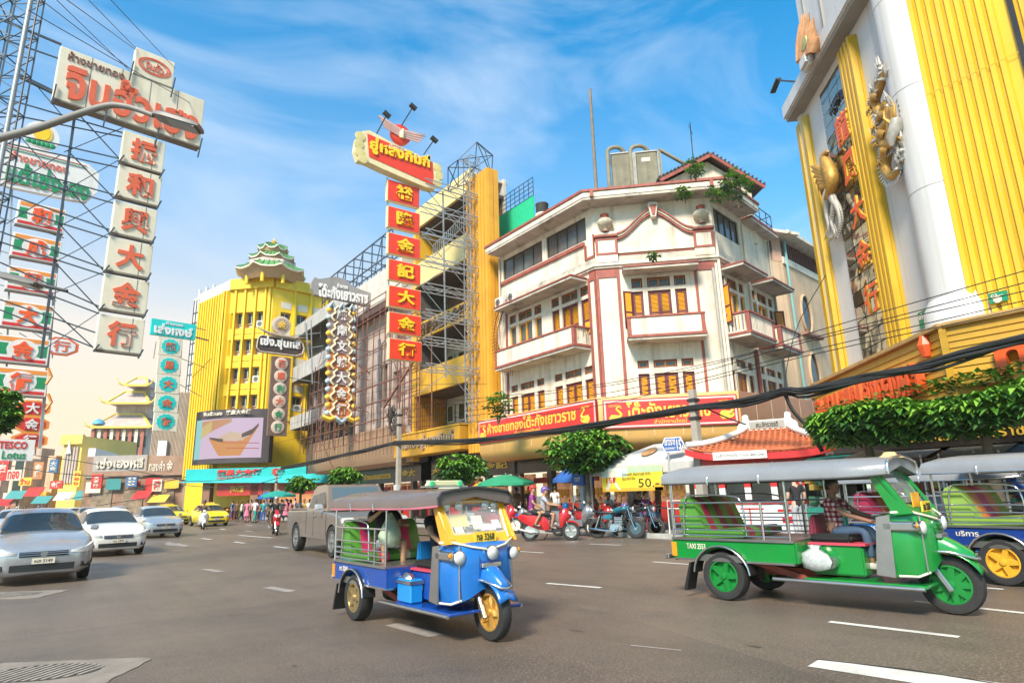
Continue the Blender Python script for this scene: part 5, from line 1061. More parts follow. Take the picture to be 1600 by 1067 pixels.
# ================= hanging signs on the left
vd=ray(1850,744);VDIR=(vd.x,vd.y)
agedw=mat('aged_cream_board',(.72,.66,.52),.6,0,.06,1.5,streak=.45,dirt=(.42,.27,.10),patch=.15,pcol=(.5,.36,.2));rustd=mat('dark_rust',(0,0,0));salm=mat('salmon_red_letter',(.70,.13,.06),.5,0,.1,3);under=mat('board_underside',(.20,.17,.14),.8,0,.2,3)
blk=MAT['black_metal'];gal=mat('galvanised_steel',(0,0,0))
def quad(F,TL,TR,BL,BR,out=0):
 a,b,c,d=F.at(*TL,out),F.at(*TR,out),F.at(*BL,out),F.at(*BR,out);return((a[0]+c[0])/2,(b[0]+d[0])/2,(c[1]+d[1])/2,(a[1]+b[1])/2)
def bars(F,segs,w=.05,y=.25,mb=None):
 m=mb or MB(F.m)
 for s_ in segs:a=F.at(s_[0],s_[1],-y);b=F.at(s_[2],s_[3],-y);m.bar((a[0],y,a[1]),(b[0],y,b[1]),s_[4]if len(s_)>4 else w)
 return m
c=atD(190,550,19);FA=FR((c.x,c.y),VDIR)
SA=thing('hanging_gold_shop_sign','large aged cream sign with red Thai board above six Chinese character panels, upper left','hanging sign',c,0,'hanging shop signs')
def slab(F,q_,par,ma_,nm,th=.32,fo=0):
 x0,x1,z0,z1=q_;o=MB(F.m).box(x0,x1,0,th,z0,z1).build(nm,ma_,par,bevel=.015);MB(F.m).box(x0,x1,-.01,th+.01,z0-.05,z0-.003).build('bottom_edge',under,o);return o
q1=quad(FA,(95.6,64.7),(318.6,163),(84,143.4),(312,237.5));b_=slab(FA,q1,SA,agedw,'board')
x0,x1,z0,z1=q1;fA=FA.m@T3(0,-.002,0)
for k in(1,2,3,4):x=x0+(x1-x0)*k/5;MB(FA.m).box(x-.01,x+.01,-.006,.001,z0,z1).build('board_seam',under,b_)
txt('จินฮั้วเฮง',fA,(x0+.25,x1-.1,z0+.12,z0+(z1-z0)*.80),salm,b_,.06,.03);txt('ห้างขายทอง',fA,(x0+.22,x0+1.75,z1-.40,z1-.08),rustd,b_,.03,.01)
q_=quad(FA,(214,72),(273.7,100),(207.5,111),(268.5,140));b_=slab(FA,q_,SA,agedw,'logo_board');cx,cz=(q_[0]+q_[1])/2,(q_[2]+q_[3])/2
for r0,r1 in((.50,.44),(.40,.375)):
 m=MB(FA.m@T3(cx,-.02,cz));m.loft([[(math.cos(t_)*r*1.0,y,math.sin(t_)*r*.62)for r,y in((r0,0),(r1,0),(r1,.02),(r0,.02))]for t_ in[2*math.pi*k/32 for k in range(33)]],cap=False);m.build('ring',salm,b_)
txt('จินฮั้ว',fA,(cx-.26,cx+.26,cz-.16,cz+.16),salm,b_,.03,.0)
P6=[((194,202),(258.6,225),(188,249),(254,273)),((187,255),(253,278),(180,305),(249,322)),((180,311),(247,330.6),(173,361.5),(240,378)),((170,367),(240,385),(165,420.5),(233,434.6)),((163,426),(234,441.6),(157.4,481),(227.7,492)),((154.6,488),(227,502),(149,544),(220.7,554))]
for ch,p in zip('振和興大金行',P6):
 q_=quad(FA,*p);b_=slab(FA,q_,SA,agedw,'panel',.22);w_=q_[1]-q_[0];h=q_[3]-q_[2]
 txt(ch,fA,(q_[0]+w_*.20,q_[1]-w_*.18,q_[2]+h*.14,q_[3]-h*.14),salm,b_,.04,.035,'character');MB(FA.m).box(q_[0]+w_*.72,q_[0]+w_*.735,-.006,.001,q_[2],q_[3]).build('panel_seam',under,b_)
m=bars(FA,[(0,30,96,70,.06),(0,60,92,92,.04),(28,118,84,145,.11),(0,152,192,208),(0,176,190,214),(0,205,186,248),(0,222,185,262),(0,255,180,305),(0,268,178,318),(0,300,174,360),(0,320,170,372),(0,362,165,420),(0,378,163,430),(0,410,157,480),(0,432,155,490),(0,468,150,520),(0,484,149,544)],.035)
bars(FA,[(118,172,64,560,.07),(122,178,188,250),(105,235,178,310),(98,285,172,365),(92,350,164,425),(86,410,156,485),(78,480,148,545)],.03,.3,m)
bars(FA,[(192,200,100,238),(186,250,98,300),(178,310,90,355),(170,365,85,410),(162,425,80,460),(155,488,70,545),(95,242,20,290),(88,300,10,350),(45,120,105,190),(20,200,98,290)],.022,.3,m)
for(x,y)in((84,148),(164,185),(245,215),(312,232),(205,112),(270,138)):bars(FA,[(x-3,y+14,x+4,y-16,.04)],.04,-.06,m)
for p in P6:bars(FA,[(p[2][0]-3,p[2][1]+5,p[2][0]+6,p[2][1]-6,.045),(p[3][0]-5,p[3][1]+6,p[3][0]+3,p[3][1]-8,.045)],.04,-.05,m)
stuff(m.build('carrying_bars',mat('dark_steel',(0,0,0)),SA))
m=MB()
for a,b in(((60,0),(208,108)),((100,0),(212,75)),((135,0),(214,74)),((170,0),(275,105)),((85,0),(205,110)),((45,20),(300,160))):
 p=atD(a[0],a[1]-3,14);q_=FA.at(*b);m.tube([p,FA.P(q_[0],.1,q_[1])],.012,4,False)
stuff(m.build('stay_wires',blk,SA))
c=atD(60,560,25);FB2=FR((c.x,c.y),VDIR)
S2=thing('hanging_gold_shop_sign','white hanging sign with green and red striped panels and egg-shaped emblem, at left edge','hanging sign',c,0,'hanging shop signs')
sgreen=mat('sign_green',(.015,.26,.10),.5,0,.1,2);sorange=mat('sign_orange',(.80,.28,.05),.5,0,.1,2);swht=mat('sign_white',(.78,.74,.70),.5,0,.05,2,streak=.25)
fr=[(-14,215),(-18,280),(15,292),(110,312),(135,316),(152,300),(155,272),(140,258),(120,250),(30,222)]
MB(FB2.m).prism([FB2.at(*p)for p in fr],0,.25).build('board',swht,S2);g=FB2.m@T3(0,-.003,0)
for dy,ma_ in((4,salm),(8,sgreen)):
 a,b=FB2.at(6,222+dy),FB2.at(135,256+dy);MB(FB2.m).bar((a[0],-.01,a[1]),(b[0],-.01,b[1]),.04,.02).build('stripe',ma_,S2);a,b=FB2.at(6,288-dy),FB2.at(135,312-dy);MB(FB2.m).bar((a[0],-.01,a[1]),(b[0],-.01,b[1]),.04,.02).build('stripe',ma_,S2)
a,b=FB2.at(8,275),FB2.at(142,285);txt('แต้เซ่งเฮง',g,(a[0],b[0],a[1]-.2,a[1]+.75),sgreen,S2,.05,.03);a,b=FB2.at(18,240),FB2.at(107,262);txt('ห้างขายทอง',g,(a[0],b[0],a[1]-.25,a[1]+.15),salm,S2,.03,.015)
ec=FB2.at(66,210);MB(FB2.m@T3(ec[0],.05,ec[1]-.1)).prism([(math.cos(t_)*.62,math.sin(t_)*.62*(1.15 if math.sin(t_)>0 else .8))for t_ in[2*math.pi*k/20 for k in range(20)]],0,.2).build('emblem',swht,S2)
for k,rr in enumerate((.42,.3)):MB(FB2.m@T3(ec[0]+.03,.045-.01*k,ec[1]+.05)).prism([(math.cos(t_)*rr*.8,math.sin(t_)*rr)for t_ in[2*math.pi*k2/14 for k2 in range(14)]],-.02,.003).build('emblem_flame',(gold,pyl)[k],S2)
for k in range(6):MB(FB2.m@T3(ec[0]-.4+.16*k,.03,ec[1]-.42)).lathe([(.13,0),(.05,-.03)],8,ax='y').build('emblem_leaf',sgreen,S2)
Q6=[((31,312),(104,329),(22,347),(99,366)),((23,360),(97,380),(14,398),(92,413)),((15,412),(90,430),(7,450),(85,464)),((6,465),(84,480),(0,507),(80,520)),((-5,522),(78,531),(-10,563),(75,571)),((-12,570),(76,580),(-14,612),(72,622))]
for ch,p in zip('和成興大金行',Q6):
 a,b,z0,z1=quad(FB2,*p);w_=b-a;h=z1-z0;o=slab(FB2,(a,b,z0,z1),S2,swht,'panel',.25)
 for(fx0,fx1,fz0,fz1,ma_)in((.04,.96,.80,.95,sorange),(.04,.96,.05,.17,red),(.04,.22,.28,.72,sgreen),(.78,.96,.28,.72,sgreen)):MB(FB2.m).box(a+w_*fx0,a+w_*fx1,-.008,.001,z0+h*fz0,z0+h*fz1).build('stripe',ma_,o)
 MB(FB2.m@T3((a+b)/2,-.012,(z0+z1)/2)).lathe([(w_*.30,0),(w_*.30,.011)],24,ax='y',sy=h*.40/(w_*.30)).build('oval',swht,o)
 txt(ch,FB2.m@T3(0,-.014,0),(a+w_*.30,a+w_*.70,z0+h*.16,z0+h*.84),neon,o,.04,.04,'character')
for(y0,y1)in((575,600),(615,640)):a,b=FB2.at(75,y0),FB2.at(72,y1);MB(FB2.m).tube([(a[0],0,a[1]),(a[0]+.15,0,(a[1]+b[1])/2),(b[0],0,b[1])],.06,6).build('gold_bracket',sorange,S2)
stuff(bars(FB2,[(98,320,62,700,.10),(0,340,100,372),(0,392,92,418),(0,445,88,470),(0,505,80,525),(0,520,75,575),(20,260,8,650,.06)],.04).build('carrying_bars',gal,S2))
tp=atD(14,90,15);LT2=thing('lattice_sign_tower','tall dark lattice tower cut by the left edge of the photo','lattice tower',(tp.x,tp.y,0))
m=MB();lattice(m,(tp.x-.1,tp.y,2),(tp.x-.1,tp.y,16),.8,.8,26,.022,(.8,-.58,0));stuff(m.build('lattice_mast',mat('dark_steel',(0,0,0)),LT2));e0,e1=atD(25,124,14.6),None
MB().tube([(e0.x,e0.y,1.5),(e0.x,e0.y,16)],.055,8).build('mast_tube',gal,LT2,smooth=60);e0=atD(38,124,14.6);MB().tube([(e0.x,e0.y,1.5),(e0.x,e0.y,16)],.02,6).build('cable',blk,LT2)
def lamp(name_label,pts,hd,D,r=.045,hw=.14):
 L=thing('street_lamp',name_label,'street lamp',atD(*pts[0],D),0,'street lamps');P=cr([atD(*p,D)for p in pts],5);MB().tube(P,[r*1.25-(r*.5)*i/len(P)for i in range(len(P))],8).build('arm',mat('lamp_arm_grey',(.22,.20,.18),.6,.2,.1,4),L,smooth=60)
 a,b=atD(*hd[0],D),atD(*hd[1],D);d=(b-a).normalized();sd_=d.cross(V((0,0,1))).normalized();up=sd_.cross(d);secs=[]
 for t_,w_,h in((0,.35,.4),(.08,.75,.8),(.3,1,1),(.85,.95,.9),(1,.75,.5)):
  c_=a.lerp(b,t_);W=hw*w_;Hh_=hw*.42*h;secs.append([c_-sd_*W-up*Hh_*.5,c_-sd_*W+up*Hh_*.3,c_-sd_*W*.6+up*Hh_,c_+sd_*W*.6+up*Hh_,c_+sd_*W+up*Hh_*.3,c_+sd_*W-up*Hh_*.5])
 MB().loft(secs).build('lamp_head',mat('lamp_head_grey',(.20,.18,.16),.5,.1),L,smooth=40);MB().bar(a.lerp(b,.35)-up*hw*.24,a.lerp(b,.93)-up*hw*.24,hw*1.5,.02).build('lens',mat('lamp_lens',(.28,.27,.26),.3),L)
lamp('grey street lamp arm crossing in front of the cream hanging sign',[(-30,226),(0,216),(60,200),(130,176),(165,166),(185,165),(210,170),(240,181)],((240,180),(314,202)),8.5)
lamp('dark street lamp head lower at the left edge, before the striped panels',[(-40,420),(-10,424),(0,428)],((-6,430),(60,446)),10,hw=.16)
m=MB().tube([atD(60,444,10),atD(105,455,10)],.03,6);o=m.build('lamp_tip',blk,bpy.data.objects['street_lamp.001'])
OC=thing('octagonal_signs_column','column of three small octagonal red signs with yellow rims, left edge','sign',atD(48,680,36));c=atD(48,680,36);FO8=FR((c.x,c.y),VDIR)
for ch,(x,y)in zip('大金行',((51,638),(49,663),(46,688))):
 u,z=FO8.at(x,y);m=MB(FO8.m@T3(u,0,z));oct_=[(math.cos(math.pi*(k+.5)/4)*.92,math.sin(math.pi*(k+.5)/4)*.50)for k in range(8)];o=m.prism(oct_,-.05,.2).build('octagon',sorange,OC);MB(FO8.m@T3(u,-.06,z)).prism([(p[0]*.8,p[1]*.8)for p in oct_],0,.008).build('face',red,o);txt(ch,FO8.m@T3(0,-.065,0),(u-.32,u+.32,z-.32,z+.32),swht,o,.04,.03,'character')
stuff(bars(FO8,[(60,625,55,710,.07),(20,640,62,650),(20,668,60,676)],.05).build('bars',gal,OC))
c=atD(10,715,30);FT2=FR((c.x,c.y),VDIR);TS=thing('supermarket_sign','pale supermarket sign with red and green lettering at the left edge','sign',c);a,b,z0,z1=quad(FT2,(-8,683),(54,689),(-8,717),(52,722))
MB(FT2.m).box(a,b,0,.2,z0,z1).build('board',swht,TS);txt('TESCO',FT2.m@T3(0,-.01,0),(a+.12,b-.3,(z0+z1)/2+.05,z1-.1),red,TS,.02,.03);txt('Lotus',FT2.m@T3(0,-.01,0),(a+.3,b-.3,z0+.08,(z0+z1)/2-.05),sgreen,TS,.02,.02)
c=atD(98,540,40);FX=FR((c.x,c.y),VDIR);X8=thing('octagonal_sign','red edged octagonal sign half hidden behind the striped panels','sign',c);m=MB(FX.m);u,z=FX.at(96,541);oct_=[(math.cos(math.pi*(k+.5)/4)*1.0,math.sin(math.pi*(k+.5)/4)*.62)for k in range(8)]
MB(FX.m@T3(u,0,z)).prism(oct_,0,.2).build('octagon',salm,X8);MB(FX.m@T3(u,-.02,z)).prism([(p[0]*.8,p[1]*.8)for p in oct_],0,.018).build('face',swht,X8);txt('行',FX.m@T3(0,-.025,0),(u-.45,u+.45,z-.35,z+.35),salm,X8,.03,.02)
stuff(bars(FX,[(30,505,76,535),(30,520,76,548),(80,532,82,560)],.06).build('bars',gal,X8))
c=atD(262,600,58);FCy=FR((c.x,c.y),VDIR);CY=thing('hanging_gold_shop_sign','turquoise Thai sign board above five turquoise scalloped Chinese panels on the ribbed facade','hanging sign',c,0,'hanging shop signs');cyan=mat('turquoise_sign',(.01,.55,.50),.45,0,.08,1)
q_=quad(FCy,(237.5,496.5),(306,508),(235.6,522),(306,531));MB(FCy.m).box(q_[0],q_[1],0,.4,q_[2],q_[3]).build('board',cyan,CY);txt('เล่งหงษ์',FCy.m@T3(0,-.01,0),(q_[0]+.25,q_[1]-.3,q_[2]+.15,q_[2]+1.15),swht,CY,.06,.05);txt('ห้างทอง',FCy.m@T3(0,-.01,0),(q_[0]+1.2,q_[1]-1.2,q_[3]-.42,q_[3]-.1),swht,CY,.05,.03)
for k,ch in enumerate('龍鳳大金行'):
 u,z=FCy.at(266.5-k*1.9,541.5+k*29.3);o=MB(FCy.m).box(u-.98,u+.98,.01,.3,z-.84,z+.84).build('panel',agedw,CY);MB(FCy.m@T3(u,-.02,z)).prism([(math.cos(t_)*(.80 if j%2 else .72),math.sin(t_)*(.74 if j%2 else .66))for j,t_ in enumerate([2*math.pi*q2/24 for q2 in range(24)])],0,.029).build('scalloped_disc',cyan,o);txt(ch,FCy.m@T3(0,-.025,0),(u-.42,u+.42,z-.4,z+.4),salm,o,.05,.04,'character')
stuff(bars(FCy,[(284,532,275,672,.12),(244,534,240,560),(306,512,322,516,.06),(306,527,326,532,.12),(283,560,322,575),(280,600,315,620),(300,590,330,560)],.05).build('bars',rust2,CY))
FD=FR((0,54),(1,0));BS=thing('hanging_gold_shop_sign','dark brown rounded Thai sign with a round medallion and a column of six faded discs','hanging sign',onY(437,610,54),0,'hanging shop signs');dbr=mat('dark_brown_board',(.065,.045,.038),.5,0,.2,2);fad=mat('faded_pink_disc',(.55,.42,.34),.6,0,.2,3);tanf=mat('tan_carving',(.36,.27,.20),.7,0,.3,6)
pp=[(403,530),(401,543),(406,549),(462,556),(472,553),(475,545),(473,537),(466,532),(410,524),(405,526)]
MB(FD.m).prism([FD.at(*p)for p in pp],0,.5).build('board',dbr,BS,bevel=.05);MB(FD.m).tube([(*[FD.at(*p)[0]],-.02,FD.at(*p)[1])for p in pp+pp[:1]],.06,6).build('board_rim',fad,BS)
a,b=FD.at(404,545),FD.at(470,553);txt('เซ่ง.ซุ่นหลี',FD.m@T3(0,-.01,0),(a[0]+.1,b[0]-.1,(a[1]+b[1])/2+.15,(a[1]+b[1])/2+1.25),swht,BS,.08,.05)
u,z=FD.at(440,508);MB(FD.m@T3(u,0,z)).lathe([(.80,.2),(.80,0),(.66,-.04)],24,ax='y').build('medallion',fad,BS,smooth=40);MB(FD.m@T3(u,-.05,z)).lathe([(.6,0),(.55,-.02)],20,ax='y').build('medallion_face',tanf,BS);txt('金',FD.m@T3(0,-.08,0),(u-.35,u+.35,z-.35,z+.35),gold,BS,.05,.03)
for sg in(-1,1):a=FD.at(440+sg*38,520+sg*8);MB(FD.m).tube([(u,-.1,z-1.0),((u+a[0])/2,-.15,(z-1.0+a[1])/2-.15),(a[0],-.1,a[1])],[.18,.14,.04],7).build('scroll',tanf,BS,smooth=60)
a,b,z0,z1=quad(FD,(424,556),(453,559),(420,679),(450,682));MB(FD.m).box(a,b,.02,.4,z0,z1).build('column_board',mat('brown_carved_board',(.15,.09,.07),.7,0,.3,8,.4,40),BS)
for k,ch in enumerate('聚順利大金行'):
 u=(a+b)/2;z=z1-(z1-z0)*(k+.55)/6.2;o=MB(FD.m@T3(u,-.02,z)).lathe([(.55,.1),(.55,0),(.48,-.03)],20,ax='y').build('disc',fad,BS,smooth=40);txt(ch,FD.m@T3(0,-.06,0),(u-.32,u+.32,z-.32,z+.32),salm if k in(0,1,3)else sgreen,o,.03,.02,'character')
stuff(bars(FD,[(455,525,500,520),(475,545,505,540),(452,590,500,598),(452,640,500,640),(478,505,482,560,.12),(486,500,488,600,.08)],.06).build('bars',gal,BS))
FE4=FR((0,46),(1,0));GS2=thing('hanging_gold_shop_sign','grey scalloped Thai sign above seven ornate gourd-framed Chinese panels','hanging sign',onY(533,570,46),0,'hanging shop signs');gry=mat('faded_grey_board',(.28,.26,.25),.6,0,.1,2,streak=.2);purp=mat('faded_mauve_panel',(.27,.18,.18),.6,0,.15,3);orn=mat('rust_orange_panel',(.52,.16,.05),.6,0,.15,3);lblue=mat('pale_blue_carving',(.40,.50,.56),.6,0,.2,4)
pp=[(487,441),(487,450),(492,460),(500,462),(540,470),(572,478),(579,476),(583,466),(580,458),(562,452),(550,446),(538,436),(525,432),(512,434),(498,436),(492,433)]
MB(FE4.m).prism([FE4.at(*p)for p in pp],0,.35).build('board',gry,GS2);a,b=FE4.at(497,459),FE4.at(574,474)
txt('โต๊ะกังเยาวราช',FE4.m@T3(0,-.01,0),(a[0],b[0],(a[1]+b[1])/2-.15,(a[1]+b[1])/2+.95),swht,GS2,.06,.05);txt('ห้างทอง',FE4.m@T3(0,-.01,0),(a[0]+1.5,b[0]-1.7,a[1]+.75,a[1]+1.15),swht,GS2,.05,.04)
for k,ch in enumerate('陳南文號大金行'):
 x,y=534.5-k*.3,492+k*24.6;u,z=FE4.at(x,y);pm_=purp if k<3 or k==4 else orn
 o=MB(FE4.m).box(u-1.0,u+1.0,0,.35,z-.66,z+.66).build('panel',pm_,GS2)
 for sg in(-1,1):
  MB(FE4.m).tube(cr([V((u+sg*.35,-.05,z+.62)),V((u+sg*.62,-.08,z+.35)),V((u+sg*.55,-.08,z+.1)),V((u+sg*.85,-.08,z-.25)),V((u+sg*.6,-.06,z-.6))],4),.09,6).build('gourd_edge',pcr,o,smooth=60)
  for dz in(-.3,.3):MB(FE4.m@T3(u+sg*1.02,-.02,z+dz)).lathe([(.2,.2),(.2,0),(.08,-.08)],8,ax='y').build('scroll',(lblue,gold)[(k+(dz>0))%2],o,smooth=60)
 txt(ch,FE4.m@T3(0,-.01,0),(u-.42,u+.42,z-.42,z+.45),swht,o,.06,.03,'character')
u,z=FE4.at(534,478)
for sg in(-1,0,1):MB(FE4.m).tube([(u-.2+sg*.8,0,z-.3),(u+sg*.8,-.1,z+.15),(u+.3+sg*.8,0,z-.3)],.14,6).build('crest',lblue,GS2,smooth=60)
u,z=FE4.at(532,658)
for sg in(-1,0,1):MB(FE4.m).tube([(u-.5+sg*.95,0,z+.3),(u+sg*.95,-.15,z-.1+.15*abs(sg)),(u+.5+sg*.95,0,z+.25)],.2,6).build('base_scroll',(gold,lblue,gold)[sg+1],GS2,smooth=60)
stuff(bars(FE4,[(555,500,640,520),(555,545,640,560),(553,590,615,600),(580,470,650,490),(553,640,610,650),(556,482,552,655,.08),(560,570,580,585,.09)],.06).build('bars',rust2,GS2))
# ================= poles, cables, trees, kiosks, stalls
KX=17.1
concp=mat('concrete_pole',(.34,.30,.25),.85,0,.15,2,.3,30,streak=.3)
def upole(px,ytop,label,r=.15,X=KX):
 p=onX(px,780,X);h=onX(px,ytop,X).z;o=thing('utility_pole',label,'utility pole',(X,p.y,.13),0,'utility poles');MB().prism([(p.y-r,X-r*.8),(p.y+r,X-r*.8),(p.y+r,X+r*.8),(p.y-r,X+r*.8)],.13,h,'z').v
 m=MB();m.loft([[(X-r*k,p.y-r*k,z),(X+r*k,p.y-r*k,z),(X+r*k,p.y+r*k,z),(X-r*k,p.y+r*k,z)]for k,z in((1,.13),(.7,h))]);m.build('shaft',concp,o,bevel=.015)
 for z in(h-.4,h-1.0):MB().box(X-r,X+r,p.y-r,p.y+r,z,z+.1).build('band',blk,o)
 return o,V((X,p.y,h))
up1,_=upole(622,640,'concrete utility pole wrapped in black cables before the yellow fascia');up2,_=upole(1098,606,'short concrete utility pole before the chamfer sign board');upole(288,742,'distant grey utility pole with lamp arm at the taxi rank',.14,12.5);upole(430,735,'thin pole by the crowd, right of the teal canopy',.1,15.5)
blkc=mat('black_cable',(.012,.012,.012),.55,0,.2,3)
B1=[(440,731),(482,723),(535,711),(575,702),(613,693),(622,691),(680,690),(740,688),(824,678),(896,669),(951,660),(1040,644),(1087,637),(1163,627),(1225,611),(1260,611),(1355,589),(1437,574),(1499,555),(1600,528),(1700,500),(1900,440),(2300,300)]
CBt=thing('cable_bundle','thick black bundle of overhead cables running along the kerb','cables',onX(1087,637,KX))
base=cr([onX(x,y,KX-.1)for x,y in B1],3)
for k in range(11):
 ph=rnd(0,6);r_=rnd(.025,.05);a=rnd(0,6.28)
 P=[p+V((math.cos(a+i*.25)*.06+.02*math.sin(i*1.3+ph),0,math.sin(a+i*.25)*.075+(-.10 if k>8 else 0)*abs(math.sin(i*.5+ph))))for i,p in enumerate(base)];MB().tube(P,r_,6).build('cable',blkc,CBt,smooth=60)
def wire(pts,label,r=.012,X=KX,nm='overhead_wire'):
 o=MB().tube(cr([onX(x,y,X)for x,y in pts],4),r,5).build(nm,blkc);return tag(o,label,'wire','overhead wires along the kerb')
WL='topmost|second highest|third highest|fourth|fifth and lowest|top left|second left|third left|lowest left'.split('|')
for wi,pts in enumerate(([(640,632),(900,606),(1134,561),(1260,522),(1570,432),(1700,395),(2200,240)],[(640,640),(960,601),(1260,530),(1600,442),(1700,415),(2200,265)],[(640,652),(960,612),(1260,534),(1600,455),(1700,430),(2200,285)],[(640,660),(960,620),(1260,549),(1600,470),(1700,444),(2200,305)],[(640,668),(900,640),(1260,556),(1600,482),(1700,455),(2200,325)],[(320,690),(480,640),(620,606),(760,600)],[(320,702),(480,655),(620,622)],[(320,716),(480,668),(620,640)],[(320,722),(480,680),(620,655)])):wire(pts,WL[wi]+' thin overhead wire of the set strung '+('across the corner building' if wi<5 else 'above the brown canopy'),.013)
wire([(1225,611),(1238,640),(1262,668),(1285,705)],'thick black cable dropping from the bundle beside the red tiled kiosk',.055);wire([(1225,611),(1232,560),(1250,500),(1290,430)],'thin wire rising from the bundle towards the beige building',.012,KX-.1)
wire([(1100,636),(1130,650),(1165,663)],'black cable sagging down behind the short pole',.025);wire([(1290,610),(1360,590),(1420,580)],'short loose wire lying along the bundle',.02)
farw=[[(0,724),(80,738),(180,745),(250,742),(290,752)],[(0,705),(120,720),(290,750)],[(100,780),(200,765),(290,745)],[(290,752),(360,748),(430,725)],[(290,758),(370,762),(440,745)],[(150,790),(240,775),(290,757)]]
for i,pts in enumerate(farw):o=MB().tube(cr([atD(x,y,40+i)for x,y in pts],4),.025,5).build('street_cable',blkc);tag(o,['highest','second highest','lowest left','short upper right','short lower right','lowest middle'][i]+' black cable sagging across the far left of the street','cable','cables across the far street')
for(x,y,w_,h)in((614,655,.5,1.4),(612,640,.25,1.0)):
 m=MB();c=onX(x,y,KX-.15)
 for k in range(26):a=c+V((rnd(-.1,.1),rnd(-.3,.3),rnd(-h/2,h/2)));m.tube([a,a+V((rnd(-.1,.1),rnd(-.3,.3),rnd(-.4,.4))),a+V((rnd(-.1,.1),rnd(-.4,.4),rnd(-.9,.2)))],.022,4)
 stuff(m.build('cable_tangle',blkc,up1))
c=onX(620,765,KX-.2);MB().box(c.x-.12,c.x+.1,c.y-.22,c.y+.22,c.z-.3,c.z+.3).build('meter_box',mat('meter_grey',(.5,.5,.48),.5),up1,bevel=.02)
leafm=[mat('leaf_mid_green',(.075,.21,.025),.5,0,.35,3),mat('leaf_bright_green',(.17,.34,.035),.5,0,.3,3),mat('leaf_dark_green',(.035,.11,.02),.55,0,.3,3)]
barkm=mat('bark',(.12,.09,.06),.9,0,.3,6,.5,30)
def foliage(name,par,c,rad,n,ls=.22,seed=1,fn=None,rosette=6):
 R=random.Random(seed);m=MB()
 lumps=[V((R.gauss(0,.5),R.gauss(0,.5),R.gauss(0,.4)))for _ in range(14)]
 for i in range(n):
  while True:
   p=V((R.uniform(-1,1),R.uniform(-1,1),R.uniform(-1,1)))
   if .35<p.length<1+.30*noise.noise(p*3.1+V((0,seed,0)))and noise.noise(p*2.3+V((seed,0,0)))>-.10:break
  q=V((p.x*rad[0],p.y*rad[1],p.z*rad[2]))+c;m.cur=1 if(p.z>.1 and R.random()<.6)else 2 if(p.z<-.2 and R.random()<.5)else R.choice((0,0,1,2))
  ax=R.uniform(0,6.28);s_=ls*R.uniform(.7,1.25)
  for k in range(rosette):
   a=ax+6.28*k/rosette+R.uniform(-.2,.2);d=V((math.cos(a),math.sin(a),R.uniform(-.35,.25)));sdv=V((-math.sin(a),math.cos(a),0))*s_*.23
   t0=q+d*s_*.12;t1=q+d*s_*.6+V((0,0,.03));t2=q+d*s_*1.05-V((0,0,s_*.25))
   m.add([t0,t1+sdv,t2,t1-sdv],[(0,1,2),(0,2,3)])
 return m.build(name,leafm,par)
def tree(label,px,py,D,wpx,hpx,n,ls,seed,trunk_y=.13,leaf=6,yr=None):
 c=atD(px,py,D);k=D/978;t_=thing('street_tree',label,'tree',(c.x,c.y,.13),0,'street trees')
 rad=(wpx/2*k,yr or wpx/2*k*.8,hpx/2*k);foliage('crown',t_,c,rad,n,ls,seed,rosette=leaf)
 tp=V((c.x,c.y,.13));m=MB();m.tube([tp,tp+V((.05,.03,(c.z-.13)*.5)),c+V((0,0,-.1))],[.10,.08,.06],8)
 for q in range(7):a=q*.9+seed;m.tube([c+V((0,0,-rad[2]*.9)),c+V((math.cos(a)*rad[0]*.4,math.sin(a)*rad[1]*.4,-rad[2]*.1)),c+V((math.cos(a)*rad[0]*.8,math.sin(a)*rad[1]*.8,rad[2]*.2))],[.06,.04,.015],6)
 m.build('trunk',barkm,t_,smooth=60);return t_
tree('medium bushy street tree in front of the corner shop, left of the white tent',915,704,24.5,138,66,480,.36,3);tree('small bushy street tree above the blue tuk-tuk roof',720,732,25,72,44,200,.32,5);tree('small round street tree behind the tuk-tuk canopy, by the brown canopy',538,744,34,46,28,130,.34,8);tree('small street tree beside the market umbrellas, left of the pickup',470,756,36,40,26,120,.34,9)
tree('leafy branch cut by the left edge of the photo',2,640,20,44,74,150,.28,12)
TR=thing('hedge_tree','long flat-topped leafy tree spreading in front of the gold tower canopy','tree',onX(1372,760,16.95),0,'street trees')
cs_=[(1312,670,60,44),(1344,654,66,46),(1385,662,66,50),(1402,640,50,28),(1440,656,72,50),(1490,646,66,48),(1512,658,56,40),(1545,636,70,50),(1590,624,76,54),(1630,616,76,60),(1295,660,36,30)]
for i,(x,y,w_,h)in enumerate(cs_):
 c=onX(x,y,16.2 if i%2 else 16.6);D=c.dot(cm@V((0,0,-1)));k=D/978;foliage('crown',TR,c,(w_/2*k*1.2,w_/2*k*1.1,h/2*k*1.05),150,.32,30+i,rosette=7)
m=MB();R=random.Random(5)
for q in range(150):
 x=1278+q*2.3;y=650-(x-1278)*.205+R.uniform(-16,14);c=onX(x,y,16.1+R.uniform(0,.9));m.cur=R.choice((0,0,1,2));s_=R.uniform(.14,.28);ax=R.uniform(0,6)
 for k in range(6):a=ax+k*1.05;d=V((math.cos(a),math.sin(a),R.uniform(-.2,.5)));sv=V((-math.sin(a),math.cos(a),0))*s_*.22;m.add([c,c+d*s_*.55+sv,c+d*s_,c+d*s_*.55-sv],[(0,1,2),(0,2,3)])
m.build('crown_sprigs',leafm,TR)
for x in(1372,1560):p=onX(x,760,16.9);m=MB();m.tube([(p.x,p.y,.13),(p.x,p.y+.05,1.6),(p.x-.2,p.y,2.9)],[.14,.12,.08],9);m.build('trunk',barkm,TR,smooth=60)
